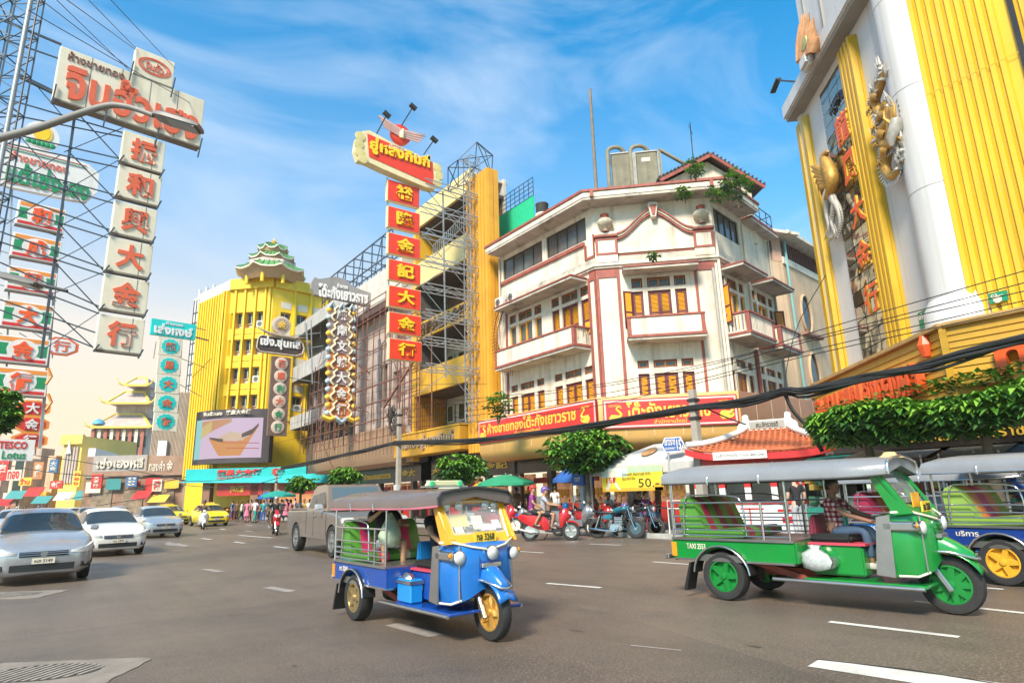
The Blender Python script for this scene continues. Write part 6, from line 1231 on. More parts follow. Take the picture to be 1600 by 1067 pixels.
def weed(label,px,py,D,n,spread,ls,seed,F=None):
 c=atD(px,py,D);o=thing('roof_plant',label,'plant',c,0,'plants growing on the buildings');foliage('leaves',o,c,(spread,spread*.7,spread*.8),n,ls,seed,rosette=5);m=MB()
 for k in range(4):m.tube([c+V((0,0,-spread*1.3)),c+V((rnd(-1,1)*spread*.5,0,0)),c+V((rnd(-1,1)*spread,rnd(-.3,.3),spread*rnd(.2,.9)))],[.03,.02,.006],5)
 m.build('stem',barkm,o);return o
weed('leafy bush growing from the roof edge beside the shed',1150,290,29,80,.9,.22,41);weed('bright green sprig hanging from the eave above the right urn',1069,303,27,22,.35,.22,42);weed('small sprig dangling on the ledge below the gable',1020,400,27.2,12,.25,.2,43);weed('leafy tuft by the shed gutter',1085,262,28,30,.5,.2,44);weed('dark tuft growing under the side eave',1118,303,28,26,.45,.2,45);weed('wispy bush on the canopy end beside the red board',778,632,30,70,.75,.22,46);weed('small plant on the yellow tower canopy',1545,528,17,14,.25,.16,47)
weed('hanging creeper on the corner house side wall',1112,385,29.5,16,.3,.18,48)
cloth=mat('tent_cloth',(.52,.50,.46),.7,0,.06,1.5,streak=.2);poleg=mat('painted_pole',(.45,.44,.42),.4,.4)
p0=onX(930,838,17.3);TN=thing('market_tent','white peaked market tent with an emblem and yellow printed banner','tent',(17.3,p0.y,.13))
tl,tr_=onX(922,728,17.2),onX(1096,722,17.2);zE=(tl.z+tr_.z)/2;y0,y1=tl.y,tr_.y;pk=onX(988,699,18.9);x0,x1=17.2,20.4
c4=[(x0,y0,zE),(x0,y1,zE),(x1,y1,zE),(x1,y0,zE)];pc2=[(18.5,y0+(y1-y0)*.42,pk.z),(18.5,y0+(y1-y0)*.55,pk.z),(19.2,y0+(y1-y0)*.55,pk.z),(19.2,y0+(y1-y0)*.42,pk.z)]
rows_=[]
for j in range(7):
 t_=j/6;tt=t_**1.05;rows_.append([tuple(V(c4[i]).lerp(V(pc2[i]),tt))for i in range(4)])
MB().loft(rows_,cap=True).build('roof_cloth',cloth,TN);MB().loft([[(*V(c).xy,zE-.32)for c in c4],[(*V(c).xy,zE+.0)for c in c4]],cap=False).build('valance',cloth,TN)
for i,c in enumerate(c4):MB().box(c[0]-.03,c[0]+.03,c[1]-.03,c[1]+.03,.13,zE-.02).build('leg',poleg,TN)
ex,ey=V(c4[0]).lerp(V(c4[1]),.45),(V(pc2[0])+V(pc2[1]))/2;FTn=FR((17.2,y0),(0,-1))
n_=(ey-ex).normalized();cc=ex.lerp(ey,.55);rt_=V((0,-1,0));nn=rt_.cross(n_);Mx=Matrix(((rt_.x,-nn.x,n_.x,cc.x),(rt_.y,-nn.y,n_.y,cc.y),(rt_.z,-nn.z,n_.z,cc.z),(0,0,0,1)))
MB(Mx).lathe([(.30,-.05),(.30,-.07)],18,ax='y').build('emblem',mat('emblem_tan',(.42,.22,.10),.6,0,.4,9),TN)
a,b=FTn.at(941,745,.06),FTn.at(1036,745,.06);zb0,zb1=FTn.at(990,767,.06)[1],FTn.at(990,729,.06)[1]
bn=thing('banner','yellow and green printed banner hung on the white tent front','banner',FTn.P(a[0],-.06,zb0));MB(FTn.m).box(a[0],b[0],-.08,-.06,zb0,zb1).build('cloth',mat('banner_yellow',(.75,.58,.04),.6,0,.1,2),bn)
L_=b[0]-a[0];h=zb1-zb0
for(f0,f1,g0,g1,c_)in((0,.45,.6,1,(.55,.68,.60)),(.45,1,.75,1,(.45,.60,.35)),(.0,1,0,.14,(.70,.38,.03)),(.87,1,.0,.3,(.05,.35,.08))):MB(FTn.m).box(a[0]+L_*f0+.003,a[0]+L_*f1-.003,-.083,-.081,zb0+h*g0+.003,zb0+h*g1-.003).build('print_area',mat('print%02d'%int(100*g0+f1*10),c_,.6),bn)
for sg in(-1,1):MB(FTn.m).prism([(a[0]+L_*(.17-.11*sg),zb0+h*.08),(a[0]+L_*(.22-.11*sg),zb0+h*.05),(a[0]+L_*(.20+.07*sg),zb1-h*.1),(a[0]+L_*(.12+.07*sg),zb1-h*.1)],-.09-.003*sg,-.087-.003*sg).build('print_cross',plaster,bn)
txt('15฿',FTn.m@T3(0,-.094,0),(a[0]+L_*.08,a[0]+L_*.26,zb0+h*.35,zb0+h*.62),red,bn,.004,.02);txt('อร่อยทุกคำ เติมความสุข ทุกวัน\nคุ้มมากกว่าใคร',FTn.m@T3(0,-.087,0),(a[0]+L_*.36,b[0]-L_*.18,zb0+h*.42,zb0+h*.78),stone_d,bn,.004,.0);txt('50.-',FTn.m@T3(0,-.087,0),(b[0]-L_*.38,b[0]-L_*.06,zb0+h*.15,zb0+h*.5),stone_d,bn,.004,.0)
for k,(dx,dy)in enumerate(((1.2,.8),(1.4,2.2),(2.2,3.4))):
 t_=thing('folding_table',['table nearest the tent’s left leg','table in the middle under the white tent','table at the right end under the white tent'][k],'table',(17.3+dx,y1+dy,.13),0,'tables under the tent');MB().box(17+dx,17.8+dx,y1+dy-.45,y1+dy+.45,.85,.89).build('tabletop',mat('steel_top',(.4,.4,.4),.3,.6),t_)
 for sx in(.05,.75):
  for sy in(-.4,.4):MB().box(17+dx+sx-.02,17+dx+sx+.02,y1+dy+sy-.02,y1+dy+sy+.02,.13,.85).build('leg',poleg,t_)
def umbrella(label,px,py_top,py_edge,X,rpx,col,pole_r=.025,tilt=0,n=8):
 top=onX(px,py_top,X);D=top.dot(cm@V((0,0,-1)));r=rpx*D/978;ze=onX(px,py_edge,X).z;o=thing('market_umbrella',label,'umbrella',(top.x,top.y,.13),0,'street umbrellas');m=MB(T3(top.x,top.y,0));rings=[]
 for t_ in(0,.25,.5,.75,1):rings.append([(math.cos(2*math.pi*k/(n*2))*r*t_*(1 if k%2==0 else .955)+1e-3*math.cos(k),math.sin(2*math.pi*k/(n*2))*r*t_*(1 if k%2==0 else .955),top.z-(top.z-ze)*(t_**1.5)-(.02 if k%2 else 0))for k in range(n*2)])
 m.loft(rings,cap=False);m.build('canopy',col,o,smooth=30);m=MB(T3(top.x,top.y,0));m.loft([rings[-1],[(p[0]*1.01,p[1]*1.01,p[2]-.14)for p in rings[-1]]],cap=False);m.build('fringe',col,o)
 MB().tube([(top.x,top.y,.13),(top.x,top.y,top.z+.08)],pole_r,8).build('pole',poleg,o,smooth=60)
 for k in range(n):a=2*math.pi*k/n;MB(T3(top.x,top.y,0)).bar((0,0,top.z-.12),(math.cos(a)*r*.97,math.sin(a)*r*.97,ze-.03),.015).build('rib',blk,o)
 return o
ugreen=mat('umbrella_green',(.02,.28,.14),.7,0,.1,2);ublue=mat('umbrella_blue',(.02,.10,.35),.6,0,.1,2);ubeige=mat('umbrella_beige',(.50,.44,.34),.7,0,.1,2,streak=.3)
umbrella('green umbrella over the pavement between the blue tuk-tuk and the scooter riders',790,741,754,18.2,44,ugreen);umbrella('blue umbrella with white panel beside the phone kiosk',893,729,748,18.5,30,ublue);umbrella('teal umbrella sheltering the market crowd',436,766,773,13.9,26,mat('umbrella_teal',(.01,.30,.24),.7,0,.1,2));umbrella('blue grey umbrella at the left of the market crowd',418,768,776,14.3,14,ublue)
umbrella('large beige umbrella half hidden behind the green tuk-tuk roof',1362,702,722,17.6,60,ubeige);umbrella('dark navy umbrella behind the right-hand tuk-tuk seats',1480,760,800,17.2,48,mat('umbrella_navy',(.015,.03,.06),.7));umbrella('grey green umbrella among the stalls behind the driver',1340,772,790,17.4,34,mat('umbrella_grey_green',(.08,.12,.09),.7))
umbrella('small yellow umbrella behind the green one',752,752,762,19.2,18,mat('umbrella_yellow',(.65,.40,.03),.7));umbrella('faded cream umbrella behind the blue tuk-tuk windscreen',702,757,768,17.6,30,mat('umbrella_cream',(.55,.52,.40),.7));umbrella('red umbrella behind the green one, near the shop front',812,744,752,20.2,22,shopred)
kp=onX(912,800,17.6);PK=thing('phone_kiosk','blue hooded phone kiosk on a grey post','kiosk',(17.6,kp.y,.13));zt_=onX(905,731,17.6).z;zm=onX(905,758,17.6).z
MB().box(17.5,17.75,kp.y-.16,kp.y+.16,.13,zm).build('post',mat('kiosk_grey',(.35,.36,.36),.5),PK,bevel=.02);m=MB(FR((17.45,kp.y),(0,-1)).m);m.prism([(-.36,zm),(.36,zm),(.36,zt_-.25),(.2,zt_),(-.2,zt_),(-.36,zt_-.25)],-.1,.5);m.build('hood',ublue,PK,bevel=.03);txt('TOT',FR((17.45,kp.y),(0,-1)).m@T3(0,-.105,0),(-.18,.18,zm+.15,zm+.3),plaster,PK,.01,.02)
kp=onX(1052,800,17.2);SN=thing('street_name_sign','blue hexagonal street sign reading 15 above the tent','sign',(17.2,kp.y,.13));MB().tube([(17.2,kp.y,.13),(17.2,kp.y,onX(1052,684,17.2).z)],.035,8).build('post',poleg,SN,smooth=60);Fs=FR((17.15,kp.y),(.25,-.97));a,b=Fs.at(1034,694),Fs.at(1069,694);z0,z1=Fs.at(1050,706)[1],Fs.at(1050,683)[1];zm=(z0+z1)/2
hexa=[(a[0],zm),(a[0]+.12,z0),(b[0]-.12,z0),(b[0],zm),(b[0]-.12,z1),(a[0]+.12,z1)];MB(Fs.m).prism(hexa,-.01,.03).build('plate',swht,SN);MB(Fs.m).prism([(a[0]+(p[0]-a[0])*.92+(b[0]-a[0])*.04,zm+(p[1]-zm)*.86)for p in hexa],-.018,-.011).build('face',ublue,SN);txt('เยาวราช',Fs.m@T3(0,-.02,0),(a[0]+.12,a[0]+(b[0]-a[0])*.62,zm-.02,zm+.18),plaster,SN,.006,.02);txt('15',Fs.m@T3(0,-.02,0),(a[0]+(b[0]-a[0])*.68,b[0]-.1,zm-.18,zm+.16),plaster,SN,.006,.03);txt('YAOWARAT',Fs.m@T3(0,-.02,0),(a[0]+.12,a[0]+(b[0]-a[0])*.62,zm-.17,zm-.08),plaster,SN,.006,.01)
rtile=mat('terracotta_tile',(.52,.14,.05),.6,0,.3,5,streak=.2);kred=mat('kiosk_red',(.55,.02,.02),.4,0,.1,2);kw=mat('kiosk_white',(.74,.72,.70),.5,0,.06,3,streak=.25)
FK=FR((17.0,onX(1076,790,17.0).y),(.42,-.907));g=lambda x,y,o_=0:FK.at(x,y,o_)
PB=thing('police_kiosk','red kiosk with orange tiled roof and white curled ridge ends','kiosk',FK.P(0,0,.13))
xL,xR=g(1074,712,.6)[0],g(1316,706,.6)[0];zE=g(1200,712,.5)[1];xa,xb=g(1160,680)[0],g(1228,676)[0];zR=g(1190,672,-1)[1];dp=2.2
def rs(t_):
 return(-.6+(dp/2+.6)*t_,zE+.12+(zR-zE-.1)*(t_**1.35))
def xe_(t_):return(xL+(xa-xL)*min(1,t_**.75*1.05),xR+(xb-xR)*min(1,t_**.75*1.05))
N=12;rows_=[]
for j in range(N+1):
 t_=j/N;y,z=rs(t_);a,b=xe_(t_);rows_.append([(a+(b-a)*i/16,y,z+.22*(1-t_)*(abs(2*i/16-1)**4))for i in range(17)])
MB(FK.m).loft(rows_,cap=False,closed=False).build('roof',rtile,PB);NT=26
for i in range(NT+1):
 f=i/NT;pts=[]
 for j in range(N+1):
  t_=j/N;y,z=rs(t_);x=xL+(xR-xL)*f;a,b=xe_(t_)
  if x<a-.01 or x>b+.01:break
  ff=(x-a)/(b-a);pts.append((x,y-.02,z+.035+.22*(1-t_)*(abs(2*ff-1)**4)))
 if len(pts)>1:MB(FK.m).tube(pts,.045,6).build('tile_row',rtile,PB,smooth=60)
for j in range(N):
 t_=j/N;y,z=rs(t_);a,b=xe_(t_);MB(FK.m).tube([(a+(b-a)*i/16,y-.02,z+.05+.22*(1-t_)*(abs(2*i/16-1)**4))for i in range(17)],.022,5).build('tile_course',rtile,PB)
y,z=rs(0);MB(FK.m).loft([[(xL-.05+(xR-xL+.1)*i/16,y-.06,z-.22+.24*(abs(2*i/16-1)**4)),(xL-.05+(xR-xL+.1)*i/16,y-.06,z-.02+.24*(abs(2*i/16-1)**4)),(xL-.05+(xR-xL+.1)*i/16,y+.1,z-.02+.24*(abs(2*i/16-1)**4)),(xL-.05+(xR-xL+.1)*i/16,y+.1,z-.22+.24*(abs(2*i/16-1)**4))]for i in range(17)]).build('eave_board',kred,PB)
for sd_ in(0,1):
 pts=[]
 for j in range(0,N+1,2):t_=j/N;y,z=rs(t_);pts.append((xe_(t_)[sd_],y-.03,z+.12+.22*(1-t_)))
 MB(FK.m).tube(pts,[.10]*len(pts),8).build('hip_ridge',kw,PB,smooth=60)
 xx=(xa,xb)[sd_];sg=(-1,1)[sd_];MB(FK.m).prism([(xx-sg*.05,zR-.1),(xx+sg*.62,zR-.42),(xx+sg*.5,zR-.12),(xx+sg*.3,zR+.0),(xx+sg*.28,zR+.22),(xx+sg*.1,zR+.32),(xx+sg*.12,zR+.52),(xx-sg*.06,zR+.56),(xx-sg*.1,zR+.3)],dp/2-.12,dp/2+.12).build('ridge_end',kw,PB,bevel=.03)
MB(FK.m).box(xa,xb,dp/2-.08,dp/2+.08,zR-.02,zR+.34).build('ridge',kw,PB);a,b=g(1166,662,-.95),g(1214,662,-.95);MB(FK.m).box(xa+.1,xb-.1,dp/2-.1,dp/2-.081,zR+.06,zR+.30).build('name_board',mat('grey_board',(.40,.37,.32),.6),PB);txt('สน.จักรวรรดิ',FK.m@T3(0,dp/2-.101,0),(xa+.3,xb-.3,zR+.10,zR+.27),stone_d,PB,.01,.02)
wl,wr=g(1092,780)[0],g(1300,780)[0]
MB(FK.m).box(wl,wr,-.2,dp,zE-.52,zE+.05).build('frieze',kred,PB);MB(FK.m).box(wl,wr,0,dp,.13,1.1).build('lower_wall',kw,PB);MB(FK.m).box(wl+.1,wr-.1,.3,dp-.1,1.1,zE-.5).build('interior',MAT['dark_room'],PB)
nn_=5
for i in range(nn_+1):x=wl+(wr-wl)*i/nn_;MB(FK.m).box(x-.09,x+.09,-.06,.2,.13,zE-.52).build('post',kw,PB);MB(FK.m).box(x-.095,x+.095,-.07,.21,1.55,1.68).build('post_band',kred,PB)
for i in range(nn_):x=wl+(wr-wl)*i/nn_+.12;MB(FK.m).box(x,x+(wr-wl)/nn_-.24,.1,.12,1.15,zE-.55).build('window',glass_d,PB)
MB(FK.m).box(wl,wr,-.1,-.061,1.04,1.16).build('red_rail',kred,PB)
a,b=g(1114,712,.75),g(1198,706,.75);MB(FK.m).box(a[0],b[0],-.78,-.74,a[1]-.14,a[1]+.10).build('white_board',kw,PB);txt('จุดบริการนักท่องเที่ยว (Tourist Safety Zone)',FK.m@T3(0,-.785,0),(a[0]+.08,b[0]-.08,a[1]-.09,a[1]+.05),stone_d,PB,.006,.0)
txt('ส.น.พลับพลาไชย',FK.m@T3(0,-.205,0),(a[0]+.6,b[0]+.3,zE-.35,zE-.15),silv,PB,.02,.02)
bA=onX(1165,820,16.95);bB=onX(1245,812,16.95);Fq=FR((16.95,bA.y),(0,-1));BN=thing('red_white_banner','white cloth banner with red scribbled lettering tied to red railings','banner',(16.95,bA.y,.3));a,b=Fq.at(1150,810),Fq.at(1245,810);z0,z1=Fq.at(1200,834)[1],Fq.at(1200,789)[1]
MB(Fq.m).box(a[0],b[0],0,.02,z0,z1).build('cloth',kw,BN);
for(f0,f1,g0,g1)in((.78,.95,.4,.62),(.72,.98,.78,.86),(.25,.27,.2,.9),(.45,.47,.2,.9),(.1,.5,.85,.9),(.05,.98,.0,.06)):MB(Fq.m).box(a[0]+(b[0]-a[0])*f0,a[0]+(b[0]-a[0])*f1,-.012,-.001,z0+(z1-z0)*g0,z0+(z1-z0)*g1).build('red_print',kred,BN)
for k in range(2):w0=g(1080+k*50,800)[0]
for k,(xa_,xb_)in enumerate(((1100,1150),(1045,1098))):
 a,b=Fq.at(xa_,810),Fq.at(xb_,810);o=thing('folding_barrier',['white tube barrier with red zigzag trim next to the banner','white tube barrier at the left end of the row'][k],'barrier',Fq.P(a[0],0,.13),0,'street barriers');m=MB(Fq.m);zt_=Fq.at(xa_,782)[1]
 m.tube([(a[0],0,.02),(a[0],0,zt_),(b[0],0,zt_),(b[0],0,.02)],.025,6);m.tube([(a[0],0,zt_-.25),(b[0],0,zt_-.25)],.018,6);m.build('frame',kw,o,smooth=60)
 for q in range(5):x=a[0]+(b[0]-a[0])*q/5;MB(Fq.m).bar((x,0,zt_-.25),(x+(b[0]-a[0])/10,0,zt_-.02),.03).build('zigzag',kred,o)
stall_cols=[(.02,.22,.16),(.30,.03,.03),(.03,.05,.16),(.40,.22,.05),(.06,.06,.06),(.25,.25,.22)]
for k,(px,X)in enumerate(((1290,17.3),(1352,17.5),(1412,17.3),(1470,17.6),(1530,17.3),(1590,17.5))):
 p=onX(px,800,X);o=thing('street_stall',['stall under a bundled green tarpaulin beside the kiosk','stall draped in red cloth behind the driver','stall hung with navy goods behind the windscreen','stall with orange trinkets behind the tuk-tuk seats','dark stall of small hanging goods','pale stall at the right edge of the photo'][k],'stall',(X,p.y,.13),0,'street stalls')
 MB().box(X,X+1.1,p.y-.55,p.y+.55,.13,.95).build('counter',mat('stall%d'%k,stall_cols[k],.7,0,.3,3),o,bevel=.03)
 for sx in(0,1.1):
  for sy in(-.6,.6):MB().box(X+sx-.02,X+sx+.02,p.y+sy-.02,p.y+sy+.02,.13,2.2).build('post',poleg,o)
 MB().add([(X-.1,p.y-.7,2.12),(X-.1,p.y+.7,2.12),(X+1.2,p.y+.7,2.4),(X+1.2,p.y-.7,2.4)],[(0,1,2,3)]).build('awning',mat('stall_awning%d'%k,[(.02,.16,.12),(.14,.12,.1),(.3,.28,.24),(.1,.02,.02),(.2,.18,.14),(.05,.12,.2)][k],.8),o)
 R=random.Random(k)
 for q in range(20):
  c_=[(.30,.03,.03),(.40,.26,.05),(.03,.07,.20),(.05,.16,.08),(.30,.28,.25),(.08,.06,.06)][R.randrange(6)];y=p.y+R.uniform(-.5,.5);z=R.uniform(1.0,1.15)if q%2 else R.uniform(1.4,2.0);s_=R.uniform(.04,.09);MB().box(X+R.uniform(-.05,.5),X+.55,y-s_,y+s_,z-s_,z+s_*1.4).build('goods',mat('goods%d'%int(c_[0]*100+c_[2]*10),c_,.6),o)
MB().box(19.5,19.6,-6,4.5,.13,2.6).build('x',stone_d)if 0 else None
# ================= vehicles (local frame: x forward, y left, z up, origin on the ground)
rubber=mat('tyre_rubber',(.022,.021,.020),.75,0,.2,8,.3,60);chrome=mat('chrome',(.62,.60,.58),.12,1.0,.05,4);steelr=mat('satin_steel',(.50,.49,.47),.3,.9,.1,6);lens=mat('lamp_glass',(.75,.75,.72),.08,.3,.05,9);amber=mat('amber_lens',(.80,.28,.02),.2,0,.05,9);redl=mat('red_lens',(.5,.01,.01),.2,0,.05,9);blkp=mat('black_plastic',(.018,.018,.018),.45,0,.15,6);vinyl=mat('roof_vinyl',(.22,.225,.235),.30,0,.08,2,.15,12,streak=.15);vinylb=mat('roof_vinyl_brown',(.13,.10,.09),.25,0,.12,2,.15,12)
def paint(n_,c,rough=.25,metal=0.0):return mat(n_,c,rough,metal,.10,2,coat=.5,streak=.28,dirt=tuple(v*.45+.03 for v in c),sy=.5)
WP={}
def wheel(par,x,y,r,w_,rimm,kind='alloy',z=None,spokes=5,yaw=0):
 """tyre with tread shoulders, rim with spokes"""
 M0=T3(x,y,r if z is None else z)@Matrix.Rotation(yaw,4,'Z')
 key=(round(r,3),round(w_,3),rimm.name,kind,spokes)
 if key in WP:return inst(WP[key],par,WM(par)@M0)
 t_=MB();h=w_/2;pr=[(r*.62,-h*.8),(r*.80,-h),(r*.95,-h*.92),(r,-h*.6),(r*1.003,0),(r,h*.6),(r*.95,h*.92),(r*.80,h),(r*.62,h*.8),(r*.60,0)]
 N=28;vs=[(q*math.cos(2*math.pi*k/N),hh,q*math.sin(2*math.pi*k/N))for q,hh in pr for k in range(N)];P_=len(pr)
 t_.add(vs,[(i*N+k,i*N+(k+1)%N,((i+1)%P_)*N+(k+1)%N,((i+1)%P_)*N+k)for i in range(P_)for k in range(N)])
 o=t_.build('wheel',rubber,par,smooth=40,local=True);o.matrix_basis=M0
 m=MB()
 for s_ in(-1,1):
  if kind=='wire':
   m.lathe([(r*.80,s_*h*.45),(r*.80,s_*h*.75),(r*.70,s_*h*.7),(r*.70,s_*h*.45)],24,ax='y')
  else:
   m.lathe([(r*.66,s_*h*.2),(r*.66,s_*h*.88),(r*.60,s_*h*.90),(r*.57,s_*h*.30),(r*.1,s_*h*.25)],24,ax='y')
   for k in range(spokes):
    a=2*math.pi*k/spokes;c,s2=math.cos(a),math.sin(a);tw=.11*r if kind=='alloy' else .08*r
    m.loft([[(c*q-s2*ww,s_*h*d,s2*q+c*ww)for ww,d in((-wd,.35),(wd,.35),(wd*.8,dd),(-wd*.8,dd))]for q,wd,dd in((r*.10,tw*1.5,.75),(r*.60,tw,.80))])
  m.lathe([(r*.14,s_*h*.3),(r*.14,s_*h*.95),(r*.08,s_*h*1.0)],12,ax='y')
 if kind=='wire':
  m.lathe([(r*.8,-h*.6),(r*.8,h*.6)],24,ax='y')if 0 else None
  for k in range(18):a=2*math.pi*k/18;m.bar((math.cos(a)*r*.1,0,math.sin(a)*r*.1),(math.cos(a+.3)*r*.78,0,math.sin(a+.3)*r*.78),.006)
 q=m.build('rim',rimm,o,smooth=35,local=True);WP[key]=o;return o
def lampp(par,x,y,z,r,name='headlight',ma_=None,yaw=0):
 L=T3(x,y,z)@Matrix.Rotation(yaw,4,'Z');m=MB(WM(par)@L);m.lathe([(r*.5,-r*1.1),(r*.95,-r*.4),(r,0),(r,r*.12)],18,ax='x');o=m.build(name,chrome,par,smooth=40);MB(WM(par)@L).lathe([(r*.9,r*.10),(r*.75,r*.28),(r*.35,r*.42),(.001,r*.45)],18,ax='x').build('lens',ma_ or lens,o,smooth=60);return o
def tuktuk(label,loc,rz,sc,C):
 T=thing('tuk_tuk',label,'tuk-tuk',loc,rz,'tuk-tuks on the road',sc);m0=WM(T);B=lambda:MB(m0)
 body,cowlc,trimc,roofm,rim=C['body'],C['cowl'],C['trim'],C['roof'],C['rim']
 for s_ in(-1,1):wheel(T,0,s_*.56,.30,.19,rim,C.get('kind','alloy'))
 wheel(T,2.38,0,.31,.13,C['rimf'],'alloy',spokes=C.get('fs',5))
 def side(y0,y1):
  ar=[(math.cos(a)*.37,.30+math.sin(a)*.34)for a in[math.pi*k/10 for k in range(11)]];ar=[p for p in ar if p[1]>.48]
  return[(-.72,.50),(-.72,.73),(.97,.73),(.97,.50)]+[p for p in ar]
 for s_ in(-1,1):B().prism(side(0,0),s_*.60,s_*.64).build('body_side',body,T);B().prism([(-.70,.475),(.95,.475),(.95,.50),(.34,.50),(.30,.56),(-.28,.56),(-.34,.50),(-.70,.50)],s_*.605,s_*.65).build('chrome_sill',steelr,T)
 B().box(-.74,-.70,-.60,.60,.46,.74).build('tail_panel',body,T,bevel=.01);B().box(.95,.99,-.60,.60,.50,.74).build('body_front',body,T);B().box(-.70,.95,-.60,.60,.47,.50).build('floor',steelr,T)
 B().box(-.72,.97,-.66,.66,.735,.765).build('chrome_ledge',steelr,T)
 txt(C.get('txt','TAXI'),m0@T3(-.5,-.643,0),(0,.28,.62,.69),plaster,T,.004,.01)
 for s_ in(-1,1):
  a=[(math.cos(t_)*.38,.30+math.sin(t_)*.36)for t_ in[math.pi*(.02+k*.96/12)for k in range(13)]]
  m=B();m.loft([[(x,s_*.50,z),(x,s_*.69,z),(x*1.04,s_*.69,z+.02),(x*1.04,s_*.50,z+.02)]for x,z in a]);m.build('wheel_arch',blkp if C.get('archb',1)else steelr,T);B().tube([(x*1.03,s_*.69,z+.012)for x,z in a],.014,6).build('arch_trim',steelr,T,smooth=60)
  m=B();m.loft([[(-.42-.10*q,s_*.48,.45-.36*q),(-.42-.10*q,s_*.70,.45-.36*q),(-.45-.12*q,s_*.70,.45-.36*q),(-.45-.12*q,s_*.48,.45-.36*q)]for q in(0,.5,1)]);m.build('mud_flap',blkp,T)
 B().box(-.88,-.82,-.62,.62,.47,.53).build('bumper',steelr,T,bevel=.01);B().bar((-.85,-.4,.5),(-.7,-.4,.5),.04).build('bumper_arm',blk,T)
 for s_ in(-1,1):B().box(-.755,-.742,s_*.45-.08,s_*.45+.08,.60,.70).build('tail_light',redl,T)
 B().box(-.735,-.66,-.652,-.642,.52,.70).build('side_marker',amber,T)
 ch=mat('rail_chrome',(.60,.58,.56),.2,.9,.05,6)
 zs=(.80,.87,.94,1.04,1.22)
 for s_ in(-1,1):
  for z in zs:B().tube([(-.70,s_*.63,z),(.93,s_*.63,z)],.0105 if z!=1.22 else .014,6).build('rail',ch,T,smooth=60)
  for x in(-.70,.93,.60):B().tube([(x,s_*.63,.76),(x,s_*.63,1.54 if x!=.60 else 1.22)],.016,6).build('post',ch,T,smooth=60)
  B().tube(cr([V((-.55,s_*.60,.8)),V((-.50,s_*.60,1.25)),V((-.35,s_*.60,1.32)),V((.20,s_*.60,1.30)),V((.34,s_*.60,1.2)),V((.36,s_*.60,.8))],4),.012,6).build('scroll_rail',ch,T,smooth=60)
 for z in zs[:4]:B().tube([(-.71,-.62,z),(-.71,.62,z)],.0105,6).build('rail',ch,T,smooth=60)
 cols=C['seat'];n=len(cols)
 for i,c_ in enumerate(cols):
  y0=-.57+1.14*i/n;y1=-.57+1.14*(i+1)/n
  pr=[(-.60,.80),(-.62,1.18),(-.58,1.27),(-.50,1.30),(-.40,1.24),(-.28,.95),(-.24,.86),(.22,.90),(.30,.86),(.30,.78),(-.60,.76)]
  B().loft([[(x,y,z)for x,z in pr]for y in(y0,y1)]).build('seat',c_,T,smooth=40)
 B().box(-.62,-.2,-.58,.58,.5,.77).build('seat_base',C['base'],T)
 secs=[];N=20
 for i in range(N+1):
  x=-.80+2.88*i/N;f=i/N;dip=.018*abs(math.sin(math.pi*4.0*f));fr_=max(0,(f-.80)/.20);w_=.68-.14*fr_**2;ze=1.53-.12*dip+.03*fr_**1.5;zc=1.74-.02*f+.0*fr_;be=max(0,(.06-f)/.06)
  zc-=be*.06;secs.append([(x,-w_,ze-.05),(x,-w_-.015+dip,ze+.04),(x,-w_*.93,ze+.10),(x,-w_*.6,zc-.03),(x,0,zc),(x,w_*.6,zc-.03),(x,w_*.93,ze+.10),(x,w_+.015-dip,ze+.04),(x,w_,ze-.05),(x,0,ze+.05)])
 B().loft(secs).build('roof',roofm,T,smooth=50)
 for s_ in(-1,1):B().tube([(p[0 if s_<0 else 8][0],p[0 if s_<0 else 8][1],p[0 if s_<0 else 8][2])for p in secs],.014,6).build('roof_edge',C.get('edge',ch),T,smooth=60)
 B().tube([(secs[-1][k][0]+.01,secs[-1][k][1],secs[-1][k][2])for k in range(9)],.02,6).build('visor_edge',C.get('visor',ch),T,smooth=60)
 for i in(5,10):B().tube([(p[0],p[1],p[2]-.03)for p in secs[i][:9]],.015,6).build('roof_hoop',ch,T,smooth=60)
 B().box(1.02,1.62,-.30,.30,.36,.70).build('driver_box',body,T,bevel=.02);B().box(1.0,1.66,-.31,.31,.703,.73).build('pink_strip',C.get('strip',mat('pink_strip',(.55,.06,.10),.5)),T)
 B().box(1.02,1.50,-.27,.27,.735,.83).build('driver_seat',blkp,T,bevel=.03);B().prism([(.98,.8),(1.02,1.05),(1.07,1.05),(1.08,.8)],-.22,.22).build('driver_backrest',C['base'],T,bevel=.02)
 B().box(.99,2.28,-.52,.52,.30,.335).build('floor_board',body,T,bevel=.008)
 for s_ in(-1,1):B().tube([(.62,s_*.55,.30),(2.26,s_*.53,.30)],.022,8).build('running_bar',steelr,T,smooth=60)
 B().bar((.3,0,.34),(1.3,0,.34),.16,.10).build('chassis',mat('rusty_red_chassis',(.25,.05,.03),.7,0,.3,4),T);B().bar((.25,-.42,.50),(1.0,-.38,.30),.07).build('chassis_arm',MAT['rusty_red_chassis'],T);B().bar((.25,.42,.50),(1.0,.38,.30),.07).build('chassis_arm',MAT['rusty_red_chassis'],T)
 B().tube([(.2,0,.28),(-.2,0,.28)],.10,10).build('differential',blkp,T,smooth=60);B().box(.5,1.0,.1,.4,.2,.4).build('fuel_tank',blkp,T,bevel=.03)
 if C.get('box'):o=B().box(1.0,1.35,-.50,-.32,.338,.62).build('side_box',C['box'],T,bevel=.015);B().box(.99,1.36,-.51,-.31,.56,.60).build('box_band',steelr,o)
 m=MB(m0@T3(1.12,-.34,.55));m.lathe([(.06,.0),(.12,-.02),(.14,-.09),(.10,-.14),(.03,-.15)],14,ax='y');m.lathe([(.07,.02),(.07,-.1)],10,c=(.16,0,-.04),ax='y');m.build('engine_cover',steelr,T,smooth=40)
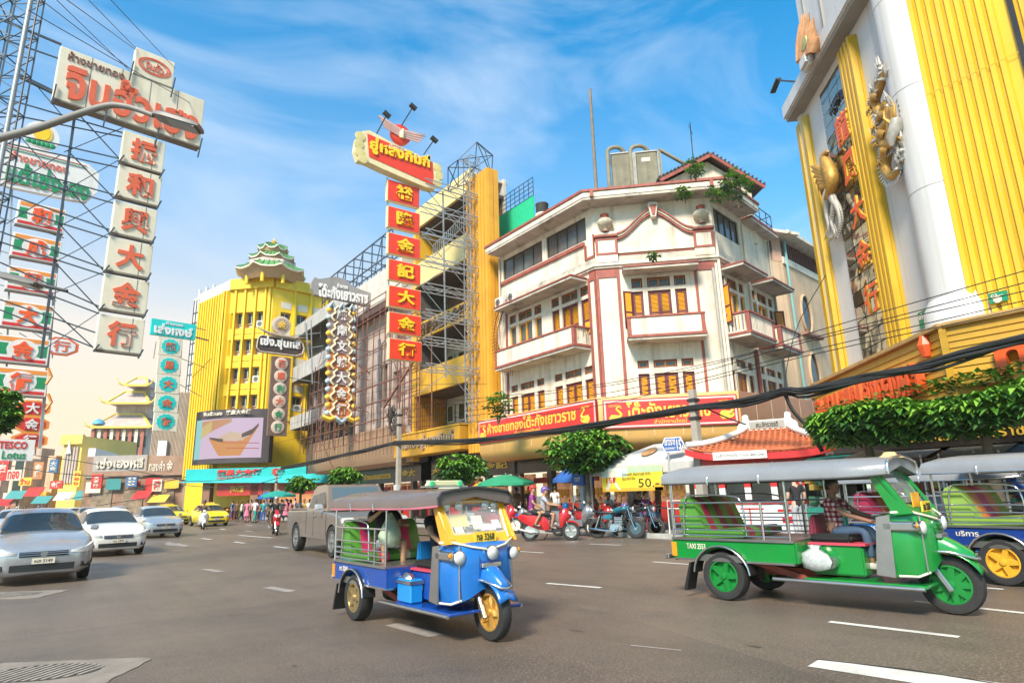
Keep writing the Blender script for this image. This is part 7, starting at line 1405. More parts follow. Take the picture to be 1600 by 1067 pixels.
 st=[(1.86,.47,.40,1.02),(2.02,.48,.40,1.08),(2.16,.46,.40,1.09),(2.26,.40,.43,1.07),(2.32,.28,.48,1.03),(2.35,.12,.56,.98)]
 m=B();secs=[]
 for x,w_,z0,z1 in st:secs.append([(x,-w_*.9,z0),(x,-w_,(z0*2+z1)/3),(x,-w_,(z0+2*z1)/3),(x,-w_*.88,z1),(x,0,z1+.02),(x,w_*.88,z1),(x,w_,(z0+2*z1)/3),(x,w_,(z0*2+z1)/3),(x,w_*.9,z0)])
 m.loft(secs,cap=False,closed=False);m.add([(x,y,z)for x,y,z in secs[-1]],[tuple(range(9))]);m.add(secs[0],[tuple(range(9))]);m.build('cowl',cowlc,T,smooth=50)
 m=B();m.loft([[(x+.008,y,z)for y in(-.15,-.08,0,.08,.15)]for x,z in((2.335,.60),(2.345,.85),(2.33,.98))],cap=False,closed=False);m.build('front_panel',C.get('panel',body),T,smooth=50)
 for s_ in(-1,1):
  B().prism([(1.80,.42),(1.99,.40),(2.02,1.06),(1.88,1.04)],s_*.485,s_*.505).build('steel_cheek',steelr,T)
  B().tube([(2.275,s_*.38,.45),(2.275,s_*.38,1.05)],.012,6).build('cowl_moulding',ch,T,smooth=60)
 B().tube([(p[0]+.012,p[1]*1.02,p[2]+.01)for p in[(2.02,-.49,1.08),(2.2,-.44,1.09),(2.32,-.24,1.03),(2.36,0,.985),(2.32,.24,1.03),(2.2,.44,1.09),(2.02,.49,1.08)]],.014,6).build('cowl_rim',plaster,T,smooth=60)
 B().tube([(2.02,-.49,.42),(2.2,-.45,.42),(2.29,-.36,.46)],.014,6).build('cowl_lip',plaster,T,smooth=60);B().tube([(2.02,.49,.42),(2.2,.45,.42),(2.29,.36,.46)],.014,6).build('cowl_lip',plaster,T,smooth=60)
 yb,yt=.43,.47;xb_,xt_=2.20,1.93;zb_2,zt_2=1.10,1.56
 def fb(p,q,w_=.09):B().bar(p,q,w_,.05,up=(1,0,.4)).build('screen_frame',trimc,T,bevel=.01)
 fb((xb_-.0,-yb,zb_2),(xt_,-yt,zt_2),.10);fb((xb_,yb,zb_2),(xt_,yt,zt_2),.10);m=B();m.loft([[(2.06,-.485,1.07),(2.24,-.40,1.07),(2.25,0,1.07),(2.24,.40,1.07),(2.06,.485,1.07)],[(2.0,-.48,1.22),(2.16,-.43,1.20),(2.17,0,1.18),(2.16,.43,1.20),(2.0,.48,1.22)]],cap=False,closed=False);m.build('screen_base',trimc,T,smooth=50)
 fb((xt_,-yt,zt_2),(xt_,yt,zt_2),.07)
 G_=bpy.data.materials.get('clear_glass')or mat('clear_glass',(.75,.78,.78),.03,0,0,alpha=.22)
 B().add([(2.155,-.38,1.19),(2.155,.38,1.19),(1.945,.43,1.54),(1.945,-.43,1.54)],[(0,1,2,3)]).build('windscreen',G_,T)
 m=B();fr_=[(2.165,-.39,1.18),(2.165,.39,1.18),(1.95,.44,1.55),(1.95,-.44,1.55),(2.165,-.39,1.18)]
 for p,q in zip(fr_,fr_[1:]):m.bar(p,q,.022)
 m.build('screen_seal',C.get('seal',plaster),T)
 for s_ in(-1,1):B().prism([(2.06,1.06),(2.26,1.08),(1.96,1.56),(1.84,1.54)],s_*.465,s_*.49).build('side_pillar',trimc,T)
 pl=B().box(2.255,2.27,-.16,.16,1.085,1.20).build('licence_plate',mat('plate_yellow',(.80,.52,.04),.5),T);txt('ฑล 3268',m0@Matrix.Rotation(math.pi/2,4,'Z')@T3(0,-2.272,0),(-.13,.13,1.10,1.18),blkp,pl,.004,.01)
 m=B();m.loft([[(2.38+math.sin(a)*.36,y,.31+math.cos(a)*.37+(.02 if abs(y)<.05 else 0)-(abs(y)**2)*1.5)for y in(-.13,-.07,0,.07,.13)]for a in[math.radians(q)for q in range(-70,66,9)]],cap=False,closed=False);o=m.build('front_fender',cowlc,T,smooth=60);md=o.modifiers.new('t','SOLIDIFY');md.thickness=.012
 m=B();m.loft([[(2.05,-.14,.60),(2.05,.14,.60),(2.05,.10,.84),(2.05,-.10,.84)],[(2.3,-.15,.66),(2.3,.15,.66),(2.3,.1,.86),(2.3,-.1,.86)],[(2.52,-.13,.62),(2.52,.13,.62),(2.50,.06,.76),(2.50,-.06,.76)],[(2.66,-.08,.58),(2.66,.08,.58),(2.64,.03,.66),(2.64,-.03,.66)]]);m.build('nose',cowlc,T,smooth=60,bevel=.015)
 B().tube([(2.2,-.15,.67),(2.45,-.145,.66),(2.66,-.08,.60),(2.69,0,.59),(2.66,.08,.60),(2.45,.145,.66),(2.2,.15,.67)],.014,6).build('nose_trim',ch,T,smooth=60)
 for s_ in(-1,1):
  B().tube([(2.14,s_*.115,.76),(2.26,s_*.115,.48)],.04,8).build('fork_upper',C.get('forkc',redl),T,smooth=60);B().bar((2.25,s_*.115,.52),(2.40,s_*.115,.25),.045,.055).build('fork_leg',steelr,T,bevel=.01)
 B().tube([(2.10,0,.9),(1.95,0,1.08)],.02,6).build('steering_stem',blkp,T,smooth=60);B().tube(cr([V((1.78,-.33,1.05)),V((1.86,-.22,1.06)),V((1.94,0,1.07)),V((1.86,.22,1.06)),V((1.78,.33,1.05))],3),.014,6).build('handlebar',ch,T,smooth=60)
 lampp(T,2.40,0,.965,.085);
 for s_ in(-1,1):lampp(T,2.30,s_*.40,.93,.08,yaw=s_*.1);m=B();m.loft([[(x,s_*(.46+dy),z)for dy,z in((.0,1.0),(.045,.98),(.045,.90),(0,.88))]for x in(1.93,2.28)]);m.build('lamp_fairing',steelr,T,bevel=.01);lampp(T,2.27,s_*.50,.955,.035,'indicator',amber)
 for k,y in enumerate(C.get('fogs',())):lampp(T,1.96,y,1.50,.055,'fog_lamp')
 B().box(2.30,2.40,-.14,.14,.80,.85).build('grille_bar',steelr,T,bevel=.01)
 if C.get('papers'):
  for(y,z,w_,h,c_)in((-.22,1.33,.28,.14,(.8,.62,.2)),(-.25,1.24,.12,.1,(.7,.72,.5)),(.18,1.24,.22,.07,(.8,.8,.78)),(.33,1.27,.12,.1,(.5,.6,.7)),(.05,1.30,.16,.16,(.75,.55,.05))):B().add([(2.13-(z-1.2)*.6,y-w_/2,z-h/2),(2.13-(z-1.2)*.6,y+w_/2,z-h/2),(2.13-(z-1.2)*.6-.08,y+w_/2,z+h/2),(2.13-(z-1.2)*.6-.08,y-w_/2,z+h/2)],[(0,1,2,3)]).build('paper',mat('paper%d'%int(c_[0]*100+c_[2]*10),c_,.7),T)
  rk=B();rk.box(1.30,1.40,-.34,.34,1.74,1.76).build('roof_sign_base',steelr,T);B().prism([(-.30,1.762),(.30,1.762),(.25,1.83),(-.25,1.83)],1.32,1.39,'x').build('roof_sign',mat('roof_sign_cream',(.62,.60,.35),.5,0,.1,5),T,bevel=.01)
  for y in(-.22,.22):B().box(1.30,1.41,y-.035,y+.035,1.75,1.825).build('roof_sign_clip',mat('clip_green',(.05,.45,.20),.4),T,bevel=.01)
 if C.get('orangeplate'):B().box(2.19,2.20,-.22,.05,1.14,1.30).build('front_plate',mat('plate_orange',(.80,.38,.03),.5,0,.3,12),T)
 if C.get('hat'):B().lathe([(.17,1.70),(.11,1.72),(.08,1.74),(.06,1.77),(.02,1.775)],16,c=(1.98,0,0)).build('hat_on_roof',mat('straw',(.55,.42,.18),.8),T,smooth=50)
 return T
sg_=mat('seat_green',(.08,.25,.035),.4,0,.1,3);sp_=mat('seat_pink',(.55,.04,.14),.4,0,.1,3);sr_=mat('seat_maroon',(.28,.02,.06),.4,0,.1,3);so_=mat('seat_orange',(.65,.22,.05),.4,0,.1,3);sl_=mat('seat_lime',(.24,.38,.07),.4,0,.1,3)
ygold=paint('tuk_yellow_orange',(.80,.36,.02));blu=paint('tuk_blue',(.008,.06,.30));blu2=paint('tuk_light_blue',(.01,.14,.46));grn=paint('tuk_green',(.008,.22,.035));grim=mat('green_rim',(.012,.22,.04),.35,.2,.1,5);goldr=mat('gold_rim',(.60,.34,.08),.3,.5,.1,5);navy=paint('tuk_navy',(.01,.04,.20))
T1=tuktuk('blue and yellow tuk-tuk with brown roof, nearest the camera, carrying a passenger',(4.0,8.22,0),math.radians(-90+2),.93,dict(body=blu,cowl=blu2,trim=ygold,roof=vinylb,rim=mat('worn_gold_alloy',(.55,.42,.22),.3,.8,.1,5),rimf=goldr,kind='alloy',seat=[sg_,sp_,sg_,plaster,sg_,sp_,sg_],base=mat('blue_inner',(.01,.16,.42),.4),box=paint('box_blue',(.01,.24,.60)),fogs=(-.36,-.18,.22,.36),papers=1,edge=mat('pink_edge',(.45,.12,.16),.5),visor=mat('visor_black',(.03,.03,.03),.4),txt='กท 3268',forkc=mat('red_fork',(.5,.03,.02),.4)))
T2=tuktuk('green tuk-tuk with grey roof driving right, its driver in a checked shirt',(8.55,5.88,0),math.radians(-90+7),1.08,dict(body=grn,cowl=grn,trim=grn,roof=vinyl,rim=grim,rimf=grim,seat=[sg_,sr_,sg_,sr_,sg_,sr_,sg_],base=mat('maroon_base',(.16,.02,.04),.5),orangeplate=1,hat=1,forkc=steelr,fs=9,edge=mat('dark_edge',(.06,.06,.06),.5),seal=blkp,txt='TAXI 2553'))
yrim=mat('yellow_rim',(.72,.38,.03),.4,.1,.1,5)
p3=G(1572,914);T3_=tuktuk('navy tuk-tuk with yellow wheels and lime and orange seats, cut by the right edge',(p3.x+.62,p3.y-.1,0),math.radians(-90-4),1.12,dict(body=navy,cowl=paint('cyan_cowl',(.01,.30,.55)),trim=navy,roof=vinyl,rim=yrim,rimf=yrim,seat=[sl_,so_,sp_,so_,sl_],base=mat('lime_base',(.2,.35,.05),.5),spokes=8,fogs=(),txt='บริการ'))
p4=G(1440,880);T4=tuktuk('grey roofed tuk-tuk half hidden behind the green one’s front wheel',(14.0,5.9,0),math.radians(-90),1.05,dict(body=blu2,cowl=blu2,trim=blu,roof=vinyl,rim=steelr,rimf=steelr,seat=[sr_,so_,sr_],base=blu,fogs=()))
bag=thing('plastic_bag','crumpled clear plastic bag tied beside the green tuk-tuk engine','bag',WM(T2)@V((1.12,-.52,.40)));m=MB(WM(T2)@T3(1.15,-.50,.55))
R=random.Random(4);m.add(*(lambda vs,fs:(vs,fs))([(math.cos(6.283*k/14)*r*(1+R.uniform(-.18,.18)),math.sin(6.283*k/14)*r*.5*(1+R.uniform(-.2,.2)),h)for r,h in((.05,-.13),(.15,-.10),(.19,-.02),(.15,.06),(.05,.12),(.07,.16))for k in range(14)],[(i*14+k,i*14+(k+1)%14,(i+1)*14+(k+1)%14,(i+1)*14+k)for i in range(5)for k in range(14)]));m.build('bag_film',mat('clear_bag',(.55,.57,.55),.2,0,.3,14,alpha=.75),bag,smooth=60)
def car(label,loc,rz,pc_,kind='saloon',sc=1.0,taxi=False,plate='ฌย 543',grille=1,L=4.5,W=1.78,group='cars on the road'):
 T=thing('car',label,'car',loc,rz,group,sc);m0=WM(T);k=L/4.5
 ks=[(-2.22,.60,.42,.80,0,.3),(-2.12,.80,.30,.96,0,.4),(-1.9,.87,.20,1.03,0,.5),(-1.62,.89,.18,1.05,.02,.60),(-1.25,.895,.18,1.02,.26,.62),(-.85,.895,.17,1.00,.43,.60),(-.3,.895,.17,.98,.48,.61),(.25,.895,.17,.97,.45,.62),(.70,.895,.17,.97,.22,.68),(1.08,.89,.17,.98,.0,.74),(1.45,.885,.17,.95,0,.70),(1.80,.875,.18,.88,0,.66),(2.05,.83,.19,.80,0,.58),(2.19,.76,.21,.72,0,.50),(2.26,.62,.25,.66,0,.42)]
 sub=3;st=[]
 for i in range(len(ks)-1):
  P=[ks[max(i-1,0)],ks[i],ks[i+1],ks[min(i+2,len(ks)-1)]]
  for j in range(sub):
   t_=j/sub;st.append(([.5*((2*P[1][q])+(P[2][q]-P[0][q])*t_+(2*P[0][q]-5*P[1][q]+4*P[2][q]-P[3][q])*t_*t_+(3*P[1][q]-P[0][q]-3*P[2][q]+P[3][q])*t_**3)for q in range(6)],i+t_))
 st.append((list(ks[-1]),len(ks)-1))
 rows_=[]
 for(x,w_,zb,zs_,hc,wr),u in st:
  w_*=W/1.79;hc=max(0,hc);x*=k;wr*=W/1.79;zr=zs_+hc
  half=[(0,zb),(w_*.80,zb),(w_*.96,zb+.10),(w_,(zb+zs_)*.5-.06),(w_*.995,(zb+zs_)*.5+.10),(w_*.97,zs_-.07),(w_*.90,zs_-.005),(w_*.90*(1-.0)+(wr-w_*.90)*(.12 if hc>.1 else .2),zs_+hc*.12+(.0 if hc>.1 else .008)),(wr+(.02 if hc>.1 else 0),zr-hc*.10+(.02 if hc<.1 else 0)),(wr*.86,zr+.018),(wr*.45,zr+.045),(0,zr+.05)]
  rows_.append([(x,y,z)for y,z in half]+[(x,-y,z)for y,z in half[-2:0:-1]])
 n=len(rows_[0]);body=MB(m0);glass=MB(m0);fb_=[];fg=[];vs=[p for r in rows_ for p in r]
 for i in range(len(rows_)-1):
  u=(st[i][1]+st[i+1][1])/2
  for q in range(n):
   qq=q if q<11 else n-1-q
   side_=qq==7;top=qq in(8,9,10);gl=False
   if side_ and 3.7<u<8.4 and not(5.25<u<5.5):gl=True
   if top and(7.25<u<8.95):gl=True
   if side_ and 8.4<=u<8.6:gl=False
   if top and(3.15<u<4.75):gl=True
   f=(i*n+q,i*n+(q+1)%n,(i+1)*n+(q+1)%n,(i+1)*n+q);(fg if gl else fb_).append(f)
 body.add(vs,fb_+[tuple(range(n))[::-1],tuple((len(rows_)-1)*n+q for q in range(n))]);body.build('body',pc_,T,smooth=50);glass.add(vs,fg);glass.build('window_glass',car_glass(),T,smooth=50)
 ar=rubber;rim=mat('car_alloy',(.45,.45,.45),.3,.8,.1,5)
 for x in(-1.38*k,1.38*k):
  for s_ in(-1,1):
   wheel(T,x,s_*(W/2-.10),.32,.20,rim,'alloy',spokes=7);a=[(x+math.cos(t_)*.385,.34+math.sin(t_)*.385)for t_ in[math.pi*q/14 for q in range(15)]]
   MB(m0).prism(a,s_*(W/2-.2),s_*(W/2+.004)).build('wheel_arch',blkp,T)
 xf=2.24*k
 B=lambda:MB(m0)
 for s_ in(-1,1):
  m=B();HP=((1.72,.872,.80,.75),(1.95,.858,.79,.67),(2.10,.815,.76,.63),(2.20,.745,.72,.60),(2.265,.60,.68,.60),(2.275,.46,.65,.61));m.loft([[(x*k,s_*(y*W/1.79+.006),z1),(x*k,s_*(y*W/1.79+.012),(z0+z1)/2),(x*k,s_*(y*W/1.79+.008),z0),(x*k-.05,s_*(y-.05),z0),(x*k-.05,s_*(y-.05),z1)]for x,y,z1,z0 in HP]);m.build('headlight',lens,T,smooth=50)
  m=B();m.loft([[(xf-.11,s_*W*.45,.42),(xf-.11,s_*W*.45,.31),(xf-.2,s_*W*.40,.31),(xf-.2,s_*W*.40,.42)],[(xf+.02,s_*W*.37,.41),(xf+.02,s_*W*.37,.31),(xf-.1,s_*W*.3,.31),(xf-.1,s_*W*.3,.41)]]);m.build('fog_recess',blkp,T)
  B().box(-xf+.01,-xf+.10,s_*W*.30,s_*W*.44,.72,.88).build('tail_light',redl,T,bevel=.02)
  m=B();m.loft([[(.86*k,s_*(W/2-.02),1.0),(.86*k,s_*(W/2+.16),.98),(.86*k,s_*(W/2+.17),1.10),(.86*k,s_*(W/2+.02),1.12)],[(.96*k,s_*(W/2),1.01),(.96*k,s_*(W/2+.13),1.0),(.96*k,s_*(W/2+.14),1.08),(.96*k,s_*(W/2+.02),1.09)]]);m.build('wing_mirror',pc_,T,bevel=.02)
 m=B();m.loft([[(xf+.045-abs(y)*.06,y*W*.95,z)for z in(.655,.555)]for y in(-.24,-.12,0,.12,.24)],cap=False,closed=False);m.build('grille',blkp,T)
 for z in(.59,.63):B().tube([(xf+.055-abs(y)*.06,y*W*.95,z)for y in(-.24,-.12,0,.12,.24)],.008,5).build('grille_bar',chrome,T)
 m=B();m.loft([[(xf+.042-abs(y)*.06,y*W,z)for z in(.41,.28)]for y in(-.30,-.15,0,.15,.30)],cap=False,closed=False);m.build('air_intake',blkp,T)
 B().lathe([(.06,0),(.06,.012)],14,c=(xf+.055,0,.61),ax='x').build('badge',chrome,T)
 pl=B().box(xf+.05,xf+.065,-.19,.19,.42,.53).build('licence_plate',plaster,T);txt(plate,m0@Matrix.Rotation(math.pi/2,4,'Z')@T3(0,-xf-.067,0),(-.15,.15,.445,.505),blkp,pl,.003,.0)
 if taxi:B().prism([(-.35,1.47),(.35,1.47),(.30,1.60),(-.30,1.60)],-.15,-.03,'x').build('taxi_sign',mat('taxi_sign_amber',(.8,.5,.1),.5),T,bevel=.02)
 return T
silver=paint('silver_paint',(.42,.42,.43),.22,.5);pearl=paint('pearl_white',(.72,.69,.63),.22);lgrey=paint('pale_silver',(.55,.56,.58),.22,.4);tyel=paint('taxi_yellow',(.80,.62,.01));bronzep=paint('brown_grey_pickup',(.22,.175,.14),.22,.3)
def carat(label,px,py,ang,pc_,sc=1.0,**k):
 g_=G(px,py);a=math.radians(-90+ang);L=k.get('L',4.5)*sc/2;return car(label,(g_.x-math.cos(a)*L,g_.y-math.sin(a)*L,0),a,pc_,sc=sc,**k)
carat('silver saloon in front at the left edge, with chrome grille bars',62,914,3,silver,1.0,plate='ฌภ 5149');carat('cream white saloon behind the silver one, fog lamps on',182,869,6,pearl,.97,L=4.45,plate='กน 1297');carat('pale silver saloon third in the left line of cars',257,840,6,lgrey,.98,plate='ศว 6625')
carat('yellow taxi behind the white scooter rider',338,822,2,tyel,1.0,taxi=True);carat('yellow taxi further left, half hidden behind the rider',282,820,14,tyel,1.0,taxi=True);carat('yellow taxi farthest back beside the pale silver saloon',262,812,5,tyel,1.0,taxi=True)
for i,(px,py,c_)in enumerate(((20,838,lgrey),(95,822,pearl),(140,818,silver),(190,816,lgrey),(60,818,bronzep),(228,810,silver),(118,812,pearl))):carat(['distant pale silver car behind the front saloon’s roof','distant white car in the far left queue','distant silver car under the grey letter sign','distant pale car left of the farthest taxi','distant dark car in the far left queue','distant silver car by the ribbed building','most distant white car in the queue'][i],px,py,4,c_)
def pickup(label,loc,rz,pc_,sc=1.0):
 T=thing('pickup_truck',label,'pickup',loc,rz,None,sc);m0=WM(T);B=lambda:MB(m0);W=.86
 prof=[(-2.55,.50),(-2.55,1.08),(-.62,1.10),(-.62,1.12),(.62,1.10),(.75,1.08),(1.55,1.02),(1.98,.94),(2.10,.78),(2.12,.48),(1.90,.38),(-2.4,.42)]
 def arch(cx,r=.42):return[(cx+math.cos(t_)*r,.38+math.sin(t_)*r)for t_ in[math.pi*q/10 for q in range(11)]]
 top=prof[:10];bot=[(1.90,.42)]+arch(1.42)+[(.9,.40),(-1.1,.40)]+arch(-1.62)+[(-2.4,.46)]
 poly=top+bot
 secs=[[(x,y,z if abs(y)<W*.99 else .5+(z-.5)*.93)for x,z in poly]for y in(-W,-W*.94,W*.94,W)]
 m=B();m.loft(secs);m.build('body',pc_,T,smooth=30)
 cab=[(-.75,1.10),(-.60,1.62),(-.35,1.72),(.30,1.74),(.55,1.70),(1.02,1.08)];m=B();m.loft([[(x,y*(1 if z<1.2 else .84),z)for x,z in cab]for y in(-W*.96,-W*.90,W*.90,W*.96)]);m.build('cab',pc_,T,smooth=40)
 for s_ in(-1,1):
  def pane(pts):B().add([(x,s_*(W*.965-(z-1.12)*.26+.008),z)for x,z in pts],[tuple(range(len(pts)))]).build('window',car_glass(),T)
  pane([(-.60,1.16),(-.48,1.56),(-.12,1.62),(-.08,1.16)]);pane([(-.02,1.16),(-.06,1.62),(.42,1.63),(.80,1.16)])
  for x in(-.05,.98,-.68):B().box(x-.004,x+.004,s_*(W+.001),s_*(W+.006),.48,1.08).build('door_gap',blkp,T)
  B().tube([(.02,s_*(W+.02),.96),(.2,s_*(W+.02),.96)],.014,6).build('door_handle',chrome,T);
  for x in(1.42,-1.62):wheel(T,x,s_*(W-.10),.37,.22,mat('grey_alloy',(.30,.29,.28),.4,.6,.1,5),'alloy',spokes=6);B().prism(arch(x,.425),s_*(W-.30),s_*(W-.1)).build('wheel_well',blkp,T)
  m=B();m.loft([[(.72,s_*(W+.0),1.12),(.72,s_*(W+.22),1.10),(.72,s_*(W+.23),1.26),(.72,s_*(W+.03),1.26)],[(.84,s_*(W+.02),1.13),(.84,s_*(W+.19),1.12),(.84,s_*(W+.2),1.23),(.84,s_*(W+.04),1.23)]]);m.build('wing_mirror',lgrey,T,bevel=.02)
  B().box(1.85,2.10,s_*W*.98,s_*W*.62,.78,.93).build('headlight',lens,T,bevel=.03);B().box(-2.56,-2.50,s_*W*.99,s_*W*.86,.75,1.0).build('tail_light',redl,T)
 B().add([(1.0,-W*.80,1.13),(1.0,W*.80,1.13),(.60,W*.70,1.66),(.60,-W*.70,1.66)],[(0,1,2,3)]).build('windscreen',mat('screen_sky',(.08,.12,.14),.05,0,0),T)
 B().box(-2.42,-.72,-W*.86,W*.86,.95,1.101).build('bed_floor',blkp,T);B().tube([(-2.45,W*.93,1.13),(-.75,W*.93,1.13)],.015,6).build('bed_rail',chrome,T);B().tube([(-2.45,-W*.93,1.13),(-.75,-W*.93,1.13)],.015,6).build('bed_rail',chrome,T)
 B().box(2.05,2.20,-W*.95,W*.95,.42,.62).build('bumper',pc_,T,bevel=.04);B().box(2.08,2.135,-W*.55,W*.55,.68,.90).build('grille',chrome,T,bevel=.02);B().box(-2.68,-2.56,-W*.9,W*.9,.46,.58).build('rear_bumper',chrome,T,bevel=.02)
 return T
a_=G(466,860);b_=G(533,873);dv=(b_-a_).normalized();L_=(b_-a_).length;angp=math.atan2(dv.y,dv.x);scp=min(1.12,max(.9,L_/3.04));nrm=V((math.sin(angp),-math.cos(angp),0))
pc0=a_-nrm*.76*scp+dv*1.62*scp
PK_=pickup('brown grey extended-cab pickup truck behind the blue tuk-tuk',(pc0.x,pc0.y,0),angp,bronzep,scp)
print('pickup',a_,b_,L_,math.degrees(angp),scp)
def scooter(label,loc,rz,pc_,kind='step',sc=1.0,lean=0.0,rim=None,group='motorcycles and scooters',seatc=None):
 T=thing('motor_scooter' if kind!='bike' else 'motorcycle',label,'motorbike',loc,rz,group,sc)
 if lean:T.matrix_basis=T.matrix_basis@Matrix.Rotation(lean,4,'X')
 m0=WM(T);B=lambda:MB(m0);seatc=seatc or blkp;big=kind=='maxi';bike=kind=='bike';vesp=kind=='vespa'
 r=.30 if bike else .235 if vesp else .275;rw_=.08 if bike else .10;wb=.64
 rim=rim or(chrome if bike else steelr)
 for x in(-wb,wb):wheel(T,x,0,r,rw_,rim,'wire' if bike else 'alloy',spokes=6)
 if bike:
  B().tube([(.64,.09,.30),(.50,.09,.62),(.40,.09,.95)],.022,8).build('fork',chrome,T,smooth=60);B().tube([(.64,-.09,.30),(.50,-.09,.62),(.40,-.09,.95)],.022,8).build('fork',chrome,T,smooth=60)
  m=B();m.loft([[(x,y*w_,z+dz)for y,dz in((-1,0),(-.9,.06),(-.3,.10),(.3,.10),(.9,.06),(1,0),(.6,-.06),(-.6,-.06))]for x,w_,z in((-.08,.07,.80),(.05,.12,.84),(.22,.135,.87),(.34,.10,.88),(.40,.05,.88))]);m.build('tank',pc_,T,smooth=60)
  m=B();m.loft([[(x,-w_,z),(x,w_,z),(x,w_*.9,z+.07),(x,-w_*.9,z+.07)]for x,w_,z in((-.78,.08,.80),(-.5,.13,.74),(-.15,.12,.73),(-.02,.09,.77))]);m.build('seat',seatc,T,smooth=50,bevel=.015)
  m=B();m.loft([[(x,-.10,z),(x,.10,z),(x,.10,z-.14),(x,-.10,z-.14)]for x,z in((-.40,.70),(-.1,.72))]);m.build('side_cover',pc_,T,bevel=.02)
  for a in range(5):B().box(-.02,.24,-.11,.11,.40+a*.05,.425+a*.05).build('engine_fin',steelr,T)
  B().box(-.18,.22,-.12,.12,.22,.40).build('engine',steelr,T,bevel=.04);B().lathe([(.10,-.15),(.10,-.12),(.04,-.11)],14,c=(-.05,0,.32),ax='y').build('engine_cover',chrome,T,smooth=40)
  for q in(((-.5,.72),(.02,.50)),((.38,.85),(.16,.25)),((-.64,.3),(-.15,.32)),((.02,.5),(.2,.25)),((.38,.9),(-.1,.75))):
   for y in(-.06,.06):B().bar((q[0][0],y,q[0][1]),(q[1][0],y,q[1][1]),.03).build('frame_tube',blkp,T)
  for y in(-.12,.12):B().tube([(-.64,y,.30),(-.50,y,.68)],.03,8).build('shock_absorber',chrome,T,smooth=60)
  B().tube([(.14,-.13,.35),(.05,-.14,.20),(-.3,-.15,.22),(-.85,-.16,.28)],[.02,.02,.035,.04],8).build('exhaust',chrome,T,smooth=60)
  lampp(T,.56,0,.88,.09);hz=1.02
  for x in(-1,1):m=B();m.loft([[(x*wb+math.sin(a)*r*1.10,y,r+math.cos(a)*r*1.10)for y in(-.05,0,.05)]for a in[math.radians(q)for q in(range(-70,50,12)if x<0 else range(-40,75,12))]],cap=False,closed=False);m.build('mudguard',chrome if x>0 else pc_,T,smooth=60)
 else:
  fz=.30;hz=1.0+(.06 if big else 0);s1=1.15 if big else 1
  for y in(-.07,.07):B().tube([(wb,y,r),(.50,y,.58)],.022,6).build('fork',steelr if not big else blkp,T,smooth=60)
  m=B();m.loft([[(wb+math.sin(a)*r*1.15,y,r+math.cos(a)*r*1.15-(abs(y)>.05)*.04)for y in(-.075,-.04,0,.04,.075)]for a in[math.radians(q)for q in range(-60,70,12)]],cap=False,closed=False);m.build('front_fender',pc_,T,smooth=60)
  st=[(.30,.12,.36,.84),(.38,.155,.40,.92),(.48,.15*s1,.50,.96+(.06 if big else 0)),(.58,.11*s1,.62,.90),(.66+(.06 if big else 0),.03,.68,.80)]if not vesp else[(.34,.22,.28,.86),(.42,.25,.30,.92),(.50,.20,.34,.92),(.56,.08,.45,.86)]
  m=B();m.loft([[(x,-w_*.5,z0),(x,-w_,z0*.7+z1*.3),(x,-w_*.95,z0*.25+z1*.75),(x,-w_*.5,z1),(x,w_*.5,z1),(x,w_*.95,z0*.25+z1*.75),(x,w_,z0*.7+z1*.3),(x,w_*.5,z0)]for x,w_,z0,z1 in st]);m.build('front_fairing',pc_,T,smooth=50)
  m=B();m.loft([[(x,-w_,z-.03),(x,w_,z-.03),(x,w_,z+.03),(x,-w_,z+.03)]for x,w_,z in((-.15,.13,.30),(.1,.15,.27),(.36,.13,.32))]);m.build('floor_board',blkp,T,bevel=.01)
  if big:m=B();m.loft([[(x,-w_,.30),(x,-w_*1.05,.5),(x,w_*1.05,.5),(x,w_,.30)]for x,w_ in((-.2,.17),(.1,.16),(.36,.17))]);m.build('centre_tunnel',pc_,T,smooth=50)
  st=[(-.98,.04,.68,.78),(-.88,.10,.58,.80),(-.66,.15*s1,.46,.79),(-.40,.17*s1,.36,.76),(-.15,.15,.30,.72),(-.02,.10,.30,.60)]if not vesp else[(-.92,.05,.45,.62),(-.82,.16,.34,.70),(-.60,.22,.26,.74),(-.35,.22,.26,.74),(-.12,.14,.28,.70)]
  m=B();m.loft([[(x,-w_*.7,z0),(x,-w_,z0*.5+z1*.5),(x,-w_*.8,z1),(x,w_*.8,z1),(x,w_,z0*.5+z1*.5),(x,w_*.7,z0)]for x,w_,z0,z1 in st]);m.build('tail_body',pc_,T,smooth=50)
  m=B();m.loft([[(x,-w_,z),(x,-w_*.9,z+h),(x,w_*.9,z+h),(x,w_,z)]for x,w_,z,h in((-.88,.06,.79,.05),(-.70,.13,.78,.09),(-.42,.15,.76,.06),(-.28,.15,.74,.05),(-.05,.11,.71,.04))]);m.build('seat',seatc,T,smooth=50,bevel=.01)
  B().box(-.75,-.35,-.13,.10,.20,.40).build('engine',steelr,T,bevel=.04);B().tube([(-.35,-.15,.26),(-.6,-.17,.26),(-.95,-.18,.36)],[.03,.055,.05],8).build('exhaust',steelr if not big else blkp,T,smooth=60)
  B().tube([(-.64,.11,.30),(-.72,.11,.62)],.025,6).build('shock_absorber',redl,T,smooth=60)
  for s_ in(-1,1):m=B();m.loft([[(.60,s_*.05,.78),(.60,s_*.13,.80),(.60,s_*.12,.88),(.60,s_*.04,.86)],[(.69,s_*.02,.74),(.67,s_*.08,.76),(.66,s_*.07,.83),(.68,s_*.02,.81)]]);m.build('headlight',lens,T)
  m=B();m.loft([[(.26,-.10,hz-.04),(.26,.10,hz-.04),(.26,.08,hz+.06),(.26,-.08,hz+.06)],[(.40,-.07,hz-.05),(.40,.07,hz-.05),(.38,.05,hz+.04),(.38,-.05,hz+.04)]]);m.build('handlebar_cover',pc_,T,bevel=.015)
